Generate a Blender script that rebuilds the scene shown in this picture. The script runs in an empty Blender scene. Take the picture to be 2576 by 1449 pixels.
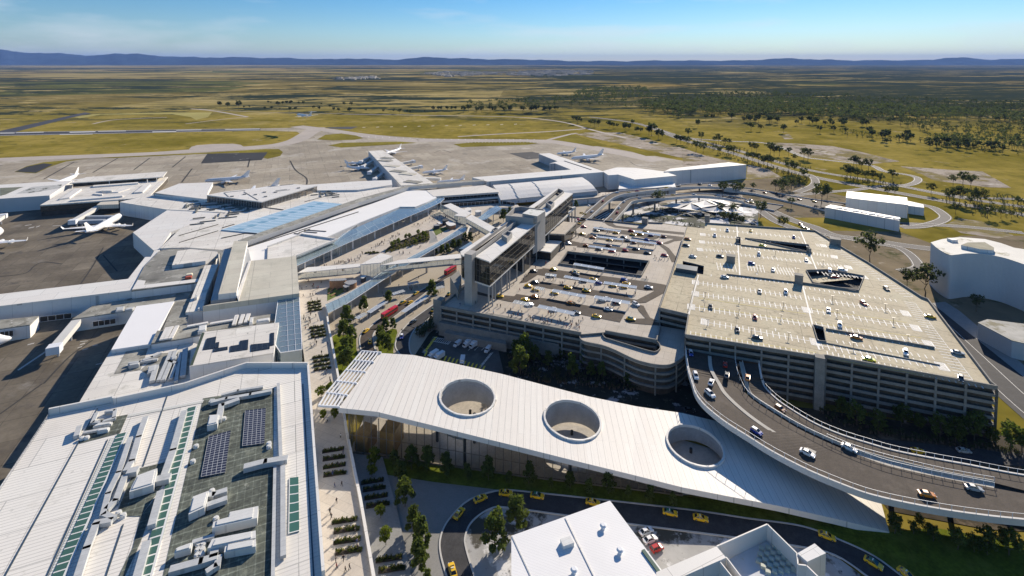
import bpy, bmesh, math, random
from mathutils import Vector, Matrix, geometry
R = math.radians
random.seed(7)
SC = bpy.context.scene
COL = SC.collection
# ---------------------------------------------------------------- camera
H = 148.0                      # camera height above the roads
FX, PITCH, VH = 1288.0, 3.0, 155.0
cam_d = bpy.data.cameras.new('camera'); cam = bpy.data.objects.new('camera', cam_d); COL.objects.link(cam)
cam_d.sensor_width = 36; cam_d.lens = 36*FX/2576
cam_d.clip_start = 1; cam_d.clip_end = 120000
cam.location = (0, 0, H); cam.rotation_euler = (R(90-PITCH), 0, 0)
VP = VH + FX*math.tan(R(PITCH))
cam_d.shift_y = -(724.5-VP)/2576
SC.camera = cam
# ---------------------------------------------------------------- sky, sun, exposure
SUN_AZ, SUN_EL = 34.0, 26.0    # degrees to the right of the view, above the horizon
w = bpy.data.worlds.new("World"); SC.world = w; w.use_nodes = True
nt = w.node_tree; bg = nt.nodes['Background']
sky = nt.nodes.new('ShaderNodeTexSky'); sky.sky_type = 'NISHITA'; sky.sun_disc = False
sky.sun_elevation = R(SUN_EL); sky.sun_rotation = R(SUN_AZ); sky.altitude = 150
sky.air_density = 1.0; sky.dust_density = 0.05; sky.ozone_density = 4.0
hs = nt.nodes.new('ShaderNodeHueSaturation'); hs.inputs['Saturation'].default_value = 1.38; hs.inputs['Value'].default_value = 1.06; nt.links.new(sky.outputs[0], hs.inputs['Color'])
tcw = nt.nodes.new('ShaderNodeTexCoord'); mpw = nt.nodes.new('ShaderNodeMapping'); mpw.inputs['Scale'].default_value = (2.2, 5, 16); mpw.inputs['Rotation'].default_value = (0, .12, .3); nt.links.new(tcw.outputs['Generated'], mpw.inputs[0])
nzw = nt.nodes.new('ShaderNodeTexNoise'); nzw.inputs['Scale'].default_value = 1.3; nzw.inputs['Detail'].default_value = 7; nt.links.new(mpw.outputs[0], nzw.inputs['Vector'])
rmw = nt.nodes.new('ShaderNodeMapRange'); rmw.inputs[1].default_value = .50; rmw.inputs[2].default_value = .76; rmw.inputs[4].default_value = .62; nt.links.new(nzw.outputs[0], rmw.inputs[0])
mxw = nt.nodes.new('ShaderNodeMix'); mxw.data_type = 'RGBA'; nt.links.new(rmw.outputs[0], mxw.inputs[0]); tnw = nt.nodes.new('ShaderNodeMix'); tnw.data_type = 'RGBA'; tnw.blend_type = 'MULTIPLY'; tnw.inputs[0].default_value = 1; tnw.inputs[7].default_value = (.94, 1.0, 1.09, 1); nt.links.new(hs.outputs[0], tnw.inputs[6]); nt.links.new(tnw.outputs[2], mxw.inputs[6]); mxw.inputs[7].default_value = (9, 9.6, 10, 1)
nt.links.new(mxw.outputs[2], bg.inputs[0]); bg.inputs[1].default_value = 0.065
sun_d = bpy.data.lights.new('sun', 'SUN'); sun = bpy.data.objects.new('sun', sun_d); COL.objects.link(sun)
sun_d.energy = 5.0; sun_d.angle = R(0.5); sun_d.color = (1.0, 0.88, 0.72)
sdir = Vector((math.sin(R(SUN_AZ))*math.cos(R(SUN_EL)), math.cos(R(SUN_AZ))*math.cos(R(SUN_EL)), math.sin(R(SUN_EL))))
sun.rotation_euler = sdir.to_track_quat('Z', 'Y').to_euler(); sun.location = (300, 400, 400)
SC.view_settings.view_transform = 'Standard'; SC.view_settings.look = 'None'
SC.view_settings.gamma = 1; SC.view_settings.exposure = 0.56
SC.cycles.volume_step_rate = 10; SC.cycles.max_bounces = 8; SC.cycles.transparent_max_bounces = 24
# ---------------------------------------------------------------- survey: photo measurements -> ground points
S3, S5 = 3.0, 5.7097
CR = {0: (0, 0, 1), 1: (0, 966, S3), 2: (859, 966, S3), 3: (1717.5, 966, S3), 4: (0, 483, S3), 5: (859, 483, S3), 6: (1717.5, 483, S3),
      7: (0, 64.4, S3), 8: (859, 64.4, S3), 9: (1717.5, 64.4, S3),
      'h': (1030.4, 450.8, S5), 'p': (740.6, 579.6, S5), 't': (1094.8, 360.6, S5), 'r': (1416.8, 386.4, S5),
      'm': (322, 676.2, S5), 'a': (0, 412.2, S5), 'b': (450.8, 412.2, S5), 'w': (805, 805, S5)}
cp, sp = math.cos(R(PITCH)), math.sin(R(PITCH))
def P(u, v, z=0.0):
    x = (u-1288)/FX; y = -(v-VP)/FX
    d = Vector((x, cp+y*sp, -sp+y*cp))
    t = (z-H)/d.z
    return Vector((0, 0, H)) + d*t
def K(c, X, Y):
    a = CR[c]; return (a[0]+X/a[2], a[1]+Y/a[2])
def Q(c, X, Y, z=0.0): return P(*K(c, X, Y), z)
def L(c, pts, z=0.0): return [Q(c, x, y, z) for x, y in pts]
A24 = R(24.2)
DA = Vector((math.cos(A24), -math.sin(A24), 0)); DB = Vector((math.sin(A24), math.cos(A24), 0))
A23 = R(23.7)
DC = Vector((-math.sin(A23), math.cos(A23), 0)); DD = Vector((math.cos(A23), math.sin(A23), 0))
UP = Vector((0, 0, 1))
# ---------------------------------------------------------------- materials
MATS = {}
def nodes(name):
    m = bpy.data.materials.new(name); m.use_nodes = True
    t = m.node_tree; return m, t, t.nodes['Principled BSDF'], t.nodes, t.links
def mat(name, rgb, rough=.7, var=.12, scale=.15, spec=.3, stripe=None, stripe2=None, stain=None, metal=0, fine=0, bump=0, rnd=0, brick=None, leaf=0):
    if name in MATS: return MATS[name]
    m, t, b, N, Lk = nodes(name)
    geo = N.new('ShaderNodeNewGeometry'); pos = geo.outputs['Position']
    def mixc(fac, a, bb, mode='MIX'):
        x = N.new('ShaderNodeMix'); x.data_type = 'RGBA'; x.blend_type = mode
        if isinstance(fac, float): x.inputs[0].default_value = fac
        else: Lk.new(fac, x.inputs[0])
        for i, q in ((6, a), (7, bb)):
            if isinstance(q, tuple): x.inputs[i].default_value = (*q, 1)
            else: Lk.new(q, x.inputs[i])
        return x.outputs[2]
    def noise(sc, det=4, rg=.6):
        n = N.new('ShaderNodeTexNoise'); n.inputs['Scale'].default_value = sc; n.inputs['Detail'].default_value = det
        n.inputs['Roughness'].default_value = rg; Lk.new(pos, n.inputs['Vector']); return n.outputs[0]
    def ramp(s, lo, hi):
        r = N.new('ShaderNodeMapRange'); r.inputs[1].default_value = lo; r.inputs[2].default_value = hi; Lk.new(s, r.inputs[0]); return r.outputs[0]
    c = tuple(rgb)
    out = mixc(ramp(noise(scale), .3, .7), tuple(q*(1-var) for q in c), tuple(min(1, q*(1+var)) for q in c))
    if fine: out = mixc(ramp(noise(fine[0], 2), .3, .7), out, mixc(1.0, out, tuple([fine[1]]*3), 'MULTIPLY'))
    if brick:                              # slabs or sheets laid at an angle, each a slightly different tone
        ang, bw, bh, c1, c2 = brick
        mp = N.new('ShaderNodeMapping'); mp.inputs['Rotation'].default_value = (0, 0, ang); Lk.new(pos, mp.inputs[0])
        bk = N.new('ShaderNodeTexBrick'); Lk.new(mp.outputs[0], bk.inputs['Vector']); bk.inputs['Scale'].default_value = 1; bk.inputs['Brick Width'].default_value = bw; bk.inputs['Row Height'].default_value = bh
        bk.inputs['Mortar Size'].default_value = min(bw, bh)*.012; bk.inputs['Color1'].default_value = (c1, c1, c1*.97, 1); bk.inputs['Color2'].default_value = (c2, c2*.98, c2*.94, 1); bk.inputs['Mortar'].default_value = (.62, .62, .6, 1); bk.inputs['Bias'].default_value = .2
        out = mixc(1.0, out, bk.outputs['Color'], 'MULTIPLY')
    for st in (stripe, stripe2):
        if st:
            d, space, wid, dark = st
            dp = N.new('ShaderNodeVectorMath'); dp.operation = 'DOT_PRODUCT'; Lk.new(pos, dp.inputs[0]); dp.inputs[1].default_value = tuple(q/space for q in d)
            fr = N.new('ShaderNodeMath'); fr.operation = 'FRACT'; Lk.new(dp.outputs['Value'], fr.inputs[0])
            lt = N.new('ShaderNodeMath'); lt.operation = 'LESS_THAN'; Lk.new(fr.outputs[0], lt.inputs[0]); lt.inputs[1].default_value = wid
            out = mixc(lt.outputs[0], out, mixc(1.0, out, tuple([dark]*3), 'MULTIPLY'))
    if stain:
        for (sc, lo, hi, col) in stain:
            out = mixc(ramp(noise(sc, 6, .68), lo, hi), out, col)
    if rnd:
        oi = N.new('ShaderNodeObjectInfo'); out = mixc(ramp(oi.outputs['Random'], 0, 1), mixc(1.0, out, tuple([1-rnd]*3), 'MULTIPLY'), out)
    Lk.new(out, b.inputs['Base Color'])
    b.inputs['Roughness'].default_value = rough; b.inputs['Specular IOR Level'].default_value = spec; b.inputs['Metallic'].default_value = metal
    if bump:
        bp = N.new('ShaderNodeBump'); bp.inputs['Strength'].default_value = bump[1]; bp.inputs['Distance'].default_value = .3
        Lk.new(noise(bump[0], 3), bp.inputs['Height']); Lk.new(bp.outputs[0], b.inputs['Normal'])
    if leaf:
        tl = N.new('ShaderNodeBsdfTranslucent'); Lk.new(mixc(1.0, out, (1.6, 1.7, .9), 'MULTIPLY'), tl.inputs[0]); ms = N.new('ShaderNodeMixShader'); ms.inputs[0].default_value = leaf
        Lk.new(b.outputs[0], ms.inputs[1]); Lk.new(tl.outputs[0], ms.inputs[2]); Lk.new(ms.outputs[0], N['Material Output'].inputs['Surface'])
    MATS[name] = m; return m
def glass(name, tint, refl=.25, alpha=.5, rough=.03):
    if name in MATS: return MATS[name]
    m, t, b, N, Lk = nodes(name); N.remove(b); o = N['Material Output']
    tr = N.new('ShaderNodeBsdfTransparent'); tr.inputs[0].default_value = (*tint, 1)
    df = N.new('ShaderNodeBsdfDiffuse'); df.inputs[0].default_value = (*[q*.6 for q in tint], 1)
    gl = N.new('ShaderNodeBsdfGlossy'); gl.inputs['Roughness'].default_value = rough; gl.inputs[0].default_value = (.9, .93, .95, 1)
    fr = N.new('ShaderNodeLayerWeight'); fr.inputs[0].default_value = refl
    m1 = N.new('ShaderNodeMixShader'); m1.inputs[0].default_value = alpha; Lk.new(tr.outputs[0], m1.inputs[1]); Lk.new(df.outputs[0], m1.inputs[2])
    m2 = N.new('ShaderNodeMixShader'); Lk.new(fr.outputs['Fresnel'], m2.inputs[0]); Lk.new(m1.outputs[0], m2.inputs[1]); Lk.new(gl.outputs[0], m2.inputs[2])
    Lk.new(m2.outputs[0], o.inputs[0]); MATS[name] = m; return m
def paint(name, rgb, rough=.25, metal=0):
    if name in MATS: return MATS[name]
    m, t, b, N, Lk = nodes(name); b.inputs['Base Color'].default_value = (*rgb, 1); b.inputs['Roughness'].default_value = rough
    b.inputs['Metallic'].default_value = metal; b.inputs['Coat Weight'].default_value = .4; MATS[name] = m; return m
def grid_mat(name, base, line, nx, ny, wx=.06, wy=.06, rough=.2):
    if name in MATS: return MATS[name]
    m, t, b, N, Lk = nodes(name)
    uv = N.new('ShaderNodeUVMap'); sx = N.new('ShaderNodeSeparateXYZ'); Lk.new(uv.outputs[0], sx.inputs[0])
    outs = []
    for k, n, wd in ((0, nx, wx), (1, ny, wy)):
        a = N.new('ShaderNodeMath'); a.operation = 'MULTIPLY'; Lk.new(sx.outputs[k], a.inputs[0]); a.inputs[1].default_value = n
        f = N.new('ShaderNodeMath'); f.operation = 'FRACT'; Lk.new(a.outputs[0], f.inputs[0])
        l = N.new('ShaderNodeMath'); l.operation = 'LESS_THAN'; Lk.new(f.outputs[0], l.inputs[0]); l.inputs[1].default_value = wd; outs.append(l.outputs[0])
    mx = N.new('ShaderNodeMath'); mx.operation = 'MAXIMUM'; Lk.new(outs[0], mx.inputs[0]); Lk.new(outs[1], mx.inputs[1])
    x = N.new('ShaderNodeMix'); x.data_type = 'RGBA'; Lk.new(mx.outputs[0], x.inputs[0]); x.inputs[6].default_value = (*base, 1); x.inputs[7].default_value = (*line, 1)
    Lk.new(x.outputs[2], b.inputs['Base Color']); b.inputs['Roughness'].default_value = rough; MATS[name] = m; return m
STW = (.62, .61, .58)
RC = R(23.7)
white = mat('white_panel', (.74, .725, .70), .6, .04, .02, fine=(1.5, .97), brick=(-RC, 18, 9, 1.0, .96))
whitew = mat('white_wall', (.74, .745, .75), .7, .04, .05, fine=(.9, .96), brick=(-RC, 9, 6, 1.0, .97))
roofA = mat('seamed_white_roof', (.80, .775, .73), .55, .05, .03, brick=(-RC, 40, 14, 1.0, .93), stripe=(DC, 1.25, .22, .76), stripe2=(DD, 14, .012, .55), stain=[(.05, .56, .76, (.58, .55, .48)), (.4, .62, .74, (.5, .48, .43)), (.02, .55, .7, (.66, .63, .57))])
roofB = mat('worn_white_roof', (.76, .735, .69), .7, .08, .04, brick=(-RC, 17, 6.5, 1.0, .88), stripe=(DC, 9, .03, .68), stripe2=(DD, 17, .016, .6), stain=[(.08, .55, .66, (.50, .48, .42)), (.35, .63, .68, (.22, .22, .19)), (.02, .6, .7, (.60, .58, .53))])
roofC = mat('beige_metal_roof', (.60, .57, .48), .6, .08, .06, brick=(-RC, 24, 8, 1.0, .92), stripe=(DC, 1.6, .12, .88), stripe2=(DD, 22, .012, .55), stain=[(.07, .54, .74, (.44, .42, .33))])
roofD = mat('stained_membrane_roof', (.125, .14, .115), .85, .45, .06, fine=(.8, .5), stripe=(DC, 3.0, .14, 1.7), stripe2=(DD, 2.1, .14, 1.4), stain=[(.25, .55, .72, (.23, .245, .19)), (.12, .58, .75, (.05, .06, .05)), (.5, .62, .7, (.3, .31, .27))])
roofE = mat('grey_service_roof', (.36, .355, .32), .85, .3, .1, brick=(-RC, 12, 5, 1.0, .8), stripe=(DC, 2.2, .12, .75), stain=[(.22, .54, .62, (.17, .165, .14)), (.4, .62, .67, (.62, .61, .58))])
canopyM = mat('canopy_roof', (.76, .735, .695), .5, .03, .02, fine=(.5, .97), brick=(R(90), 60, 2.4, 1.0, .965), stripe=(Vector((1, -.05, 0)), 2.4, .06, .62), stain=[(.06, .56, .8, (.66, .63, .575)), (.5, .64, .8, (.60, .57, .51))])
concrete = mat('concrete', (.40, .385, .36), .8, .12, .12, fine=(2.5, .82), stain=[(.3, .62, .8, (.30, .29, .26))])
concD = mat('deck_concrete', (.50, .455, .40), .8, .1, .12, fine=(3, .9), brick=(A24, 6, 6, 1.0, .93), stain=[(.12, .58, .75, (.40, .365, .32))], stripe=(DA, 6, .012, .8), stripe2=(DB, 6, .012, .8))
concR = mat('garage_roof_concrete', (.55, .485, .35), .85, .16, .05, fine=(.8, .82), brick=(A24, 28, 10.6, 1.0, .93), stripe=(DB, 10.6, .03, .72), stripe2=(DA, 28, .005, .7), stain=[(.05, .50, .70, (.45, .41, .29)), (.28, .53, .70, (.26, .23, .155)), (.9, .64, .72, (.16, .145, .11))])
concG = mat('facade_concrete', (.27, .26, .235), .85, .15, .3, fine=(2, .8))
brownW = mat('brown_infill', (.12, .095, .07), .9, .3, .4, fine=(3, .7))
asphalt = mat('asphalt', (.052, .052, .055), .85, .2, .3, fine=(2, .7), stain=[(.15, .56, .72, (.075, .073, .07)), (.6, .64, .7, (.03, .03, .03))])
asphB = mat('brown_asphalt', (.085, .068, .054), .85, .2, .4, fine=(3, .6), stain=[(.12, .56, .74, (.12, .10, .082))])
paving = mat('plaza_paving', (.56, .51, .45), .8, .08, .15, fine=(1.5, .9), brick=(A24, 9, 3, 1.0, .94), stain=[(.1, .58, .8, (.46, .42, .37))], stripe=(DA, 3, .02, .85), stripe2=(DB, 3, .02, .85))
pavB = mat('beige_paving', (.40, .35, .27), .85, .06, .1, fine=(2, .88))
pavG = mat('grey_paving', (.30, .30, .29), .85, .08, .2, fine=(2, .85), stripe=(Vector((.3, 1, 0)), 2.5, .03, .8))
kerbM = mat('kerb_stone', (.50, .49, .46), .8, .08, .5)
linew = mat('white_paint', (.72, .71, .67), .7, .15, 1.5, stain=[(.6, .58, .7, (.5, .48, .42))])
liney = mat('yellow_paint', (.72, .60, .06), .7, .1, 1.5)
metalG = mat('galvanised_metal', (.50, .51, .50), .45, .12, .4, .5, stripe=(DC, 1.5, .06, .75))
steel = mat('grey_steel', (.42, .43, .44), .45, .06, .5, .5)
steelW = mat('white_steel', (.76, .77, .78), .45, .03, .5, .4)
dark = mat('dark_void', (.02, .02, .022), .9, .2, .5)
darkM = mat('dark_frame', (.035, .035, .035), .5, .1, .5)
timber = mat('timber', (.36, .20, .11), .7, .2, .6, stripe=(UP, .5, .15, .6))
gSky = glass('sky_blue_glass', (.62, .80, .88), .45, .45)
gClear = glass('clear_glass', (.80, .86, .88), .30, .18)
gFront = glass('front_glass', (.93, .93, .90), .22, .04)
gDark = glass('dark_glass', (.10, .095, .085), .32, .55)
gBronze = glass('bronze_glass', (.36, .31, .25), .28, .35)
gGreen = mat('green_skylight_glass', (.035, .11, .085), .15, .15, .3, .6)
# ---------------------------------------------------------------- mesh collector
def area2(p): return sum(p[i].x*p[(i+1) % len(p)].y-p[(i+1) % len(p)].x*p[i].y for i in range(len(p)))
def ccw(p): p = [Vector(q) for q in p]; return p if area2(p) > 0 else p[::-1]
class MB:
    def __init__(s): s.v = []; s.f = []; s.m = []; s.uv = {}
    def add(s, pts, m=0, uv=None):
        i = len(s.v); s.v += [Vector(p) for p in pts]; s.f.append(list(range(i, i+len(pts)))); s.m.append(m)
        if uv: s.uv[len(s.f)-1] = uv
        return s
    def quad(s, a, b, c, d, m=0): return s.add([a, b, c, d], m, [(0, 0), (1, 0), (1, 1), (0, 1)])
    def flat(s, pts, z=None, m=0, holes=()):
        lp = [ccw([Vector((p[0], p[1], p[2] if z is None else z)) for p in pts])]
        for h in holes: lp.append(ccw([Vector((p[0], p[1], p[2] if z is None else z)) for p in h])[::-1])
        if len(pts) == 4 and not holes: return s.quad(*lp[0], m)
        al = [q for l in lp for q in l]; i = len(s.v); s.v += al
        for t in geometry.tessellate_polygon(lp):
            t = list(t); n = (al[t[1]]-al[t[0]]).cross(al[t[2]]-al[t[0]])
            if n.z < 0: t = t[::-1]
            s.f.append([i+k for k in t]); s.m.append(m)
        return s
    def sides(s, pts, z0, z1, m=0, hole=False):
        p = ccw(pts)
        if hole: p = p[::-1]
        n = len(p)
        for i in range(n):
            a, b = p[i], p[(i+1) % n]
            s.quad((a.x, a.y, z0), (b.x, b.y, z0), (b.x, b.y, z1), (a.x, a.y, z1), m)
        return s
    def prism(s, pts, z0, z1, mt=0, ms=0, holes=(), bottom=False):
        s.flat(pts, z1, mt, holes); s.sides(pts, z0, z1, ms)
        for h in holes: s.sides(h, z0, z1, ms, True)
        if bottom:
            k = len(s.f); s.flat(pts, z0, ms, holes)
            for j in range(k, len(s.f)): s.f[j] = s.f[j][::-1]
        return s
    def box(s, c, sx, sy, sz, ax=Vector((1, 0, 0)), m=0, mt=None):   # c = centre of the base
        ay = Vector((-ax.y, ax.x, 0)); c = Vector(c)
        p = [c+ax*sx/2*i+ay*sy/2*j for i, j in ((-1, -1), (1, -1), (1, 1), (-1, 1))]
        t = [q+UP*sz for q in p]
        s.quad(*t, m if mt is None else mt); s.add(p[::-1], m)
        for i in range(4): s.quad(p[i], p[(i+1) % 4], t[(i+1) % 4], t[i], m)
        return s
    def beam(s, a, b, wd, ht, m=0):
        a, b = Vector(a), Vector(b); d = (b-a); ln = d.length
        if ln < 1e-6: return s
        d /= ln; sd = d.cross(UP)
        sd = sd.normalized() if sd.length > 1e-4 else Vector((1, 0, 0))
        u = sd.cross(d)
        q = [a+sd*wd/2*i+u*ht/2*j for i, j in ((-1, -1), (1, -1), (1, 1), (-1, 1))]; r = [x+d*ln for x in q]
        s.add(q[::1], m); s.add(r[::-1], m)
        for i in range(4): s.add([q[(i+1) % 4], q[i], r[i], r[(i+1) % 4]], m)
        return s
    def tube(s, a, b, r0, r1=None, n=8, m=0, cap=True):
        a, b = Vector(a), Vector(b); r1 = r0 if r1 is None else r1
        d = (b-a).normalized(); x = d.orthogonal().normalized(); y = d.cross(x)
        p = [a+(x*math.cos(k*2*math.pi/n)+y*math.sin(k*2*math.pi/n))*r0 for k in range(n)]
        q = [b+(x*math.cos(k*2*math.pi/n)+y*math.sin(k*2*math.pi/n))*r1 for k in range(n)]
        for k in range(n): s.add([p[k], p[(k+1) % n], q[(k+1) % n], q[k]], m)
        if cap: s.add(q, m); s.add(p[::-1], m)
        return s
    def loft(s, rings, m=0, caps=True):
        i0 = len(s.v); n = len(rings[0])
        for r in rings: s.v += [Vector(q) for q in r]
        for j in range(len(rings)-1):
            for k in range(n):
                s.f.append([i0+j*n+k, i0+j*n+(k+1) % n, i0+(j+1)*n+(k+1) % n, i0+(j+1)*n+k]); s.m.append(m)
        if caps:
            s.f.append([i0+k for k in range(n)][::-1]); s.m.append(m)
            s.f.append([i0+(len(rings)-1)*n+k for k in range(n)]); s.m.append(m)
        return s
    def mesh(s, name, mats, org=Vector((0, 0, 0)), smooth=False):
        me = bpy.data.meshes.new(name); me.from_pydata([tuple(p-org) for p in s.v], [], s.f)
        for m in (mats if isinstance(mats, (list, tuple)) else [mats]): me.materials.append(m)
        me.polygons.foreach_set('material_index', s.m)
        if s.uv:
            ul = me.uv_layers.new(name='UVMap')
            for fi, uv in s.uv.items():
                for k, li in enumerate(me.polygons[fi].loop_indices): ul.data[li].uv = uv[k]
        if smooth: me.polygons.foreach_set('use_smooth', [True]*len(me.polygons))
        me.update(); return me
    def build(s, name, mats, parent=None, smooth=False, org=None):
        xs = [p.x for p in s.v]; ys = [p.y for p in s.v]; zs = [p.z for p in s.v]
        if org is None: org = Vector(((min(xs)+max(xs))/2, (min(ys)+max(ys))/2, min(zs)))
        o = bpy.data.objects.new(name, s.mesh(name, mats, org, smooth)); COL.objects.link(o)
        if parent: o.parent = parent; o.location = org-WL(parent)
        else: o.location = org
        return o
def WL(o):
    v = Vector(o.location)
    while o.parent: o = o.parent; v += Vector(o.location)
    return v
def tag(o, label, cat, group=None):
    o['label'] = label; o['category'] = cat
    if group: o['group'] = group
    return o
def struct(o): o['kind'] = 'structure'; return o
def thing(name, label, cat, loc, group=None):
    o = bpy.data.objects.new(name, None); COL.objects.link(o); o.location = loc; o.empty_display_size = 1
    return tag(o, label, cat, group)
def cen(pts, z=0):
    return Vector((sum(p[0] for p in pts)/len(pts), sum(p[1] for p in pts)/len(pts), z))
def copy_tree(o, parent=None):
    c = o.copy(); COL.objects.link(c)
    if parent is not None: c.parent = parent
    for ch in o.children: copy_tree(ch, c)
    return c
def sheet(name, pts, z, m, holes=()):
    return struct(MB().flat(pts, z, 0, holes).build(name, m))
def ribbon(pts, wd):
    l, r = [], []
    for i, p in enumerate(pts):
        d = (pts[min(i+1, len(pts)-1)]-pts[max(i-1, 0)]); d.z = 0; d.normalize(); n = Vector((-d.y, d.x, 0))
        l.append(p+n*wd/2); r.append(p-n*wd/2)
    return l, r
def smooth(pts, k=6):                # Catmull-Rom through the points
    out = []
    n = len(pts)
    for i in range(n-1):
        p0, p1, p2, p3 = pts[max(i-1, 0)], pts[i], pts[i+1], pts[min(i+2, n-1)]
        for j in range(k):
            t = j/k
            out.append(.5*((2*p1)+(p2-p0)*t+(2*p0-5*p1+4*p2-p3)*t*t+(3*p1-p0-3*p2+p3)*t**3))
    out.append(pts[-1]); return out
def road(name, pts, wd, z, m, line=None, k=6):
    c = smooth([Vector(p) for p in pts], k); b = MB(); l, r = ribbon(c, wd)
    for i in range(len(c)-1): b.add([(r[i].x, r[i].y, z), (r[i+1].x, r[i+1].y, z), (l[i+1].x, l[i+1].y, z), (l[i].x, l[i].y, z)])
    o = struct(b.build(name, m))
    if line:
        b = MB()
        for off in line:
            ll, rr = ribbon(c, abs(off)*2); e = ll if off > 0 else rr
            e2l, e2r = ribbon(e, .25)
            for i in range(len(c)-1): b.add([(q.x, q.y, z+.04) for q in (e2r[i], e2r[i+1], e2l[i+1], e2l[i])])
        struct(b.build('lane_marking', linew))
    return o
def strip(b, e0, e1, z, m=0):        # surface between two edge polylines
    for i in range(len(e0)-1):
        q = [e0[i], e0[i+1], e1[i+1], e1[i]]
        q = [Vector((p.x, p.y, z if z is not None else p.z)) for p in q]
        if area2(q) < 0: q = q[::-1]
        b.add(q, m)
def resample(pts, n):
    ds = [0]
    for i in range(len(pts)-1): ds.append(ds[-1]+(pts[i+1]-pts[i]).length)
    out = []
    for k in range(n):
        t = ds[-1]*k/(n-1); i = 0
        while i < len(ds)-2 and ds[i+1] < t: i += 1
        f = (t-ds[i])/max(1e-9, ds[i+1]-ds[i]); out.append(pts[i].lerp(pts[i+1], f))
    return out
def bld(name, label, cat, roofpts, z1, z0, wm, rm, thick=.6, holes=(), parent=None, parts=True):
    """building: walls from z0 up to the roof slab whose top is at z1"""
    t = parent or thing(name, label, cat, cen(roofpts, z0))
    MB().sides([p for p in roofpts], z0, z1-thick, 0).build('wall', wm, t)
    c = cen(roofpts)
    big = [c+(Vector((p[0], p[1], 0))-c)*1.003 for p in roofpts]
    MB().prism(big, z1-thick, z1, 0, 0, holes, bottom=True).build('roof', rm, t)
    return t
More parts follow.
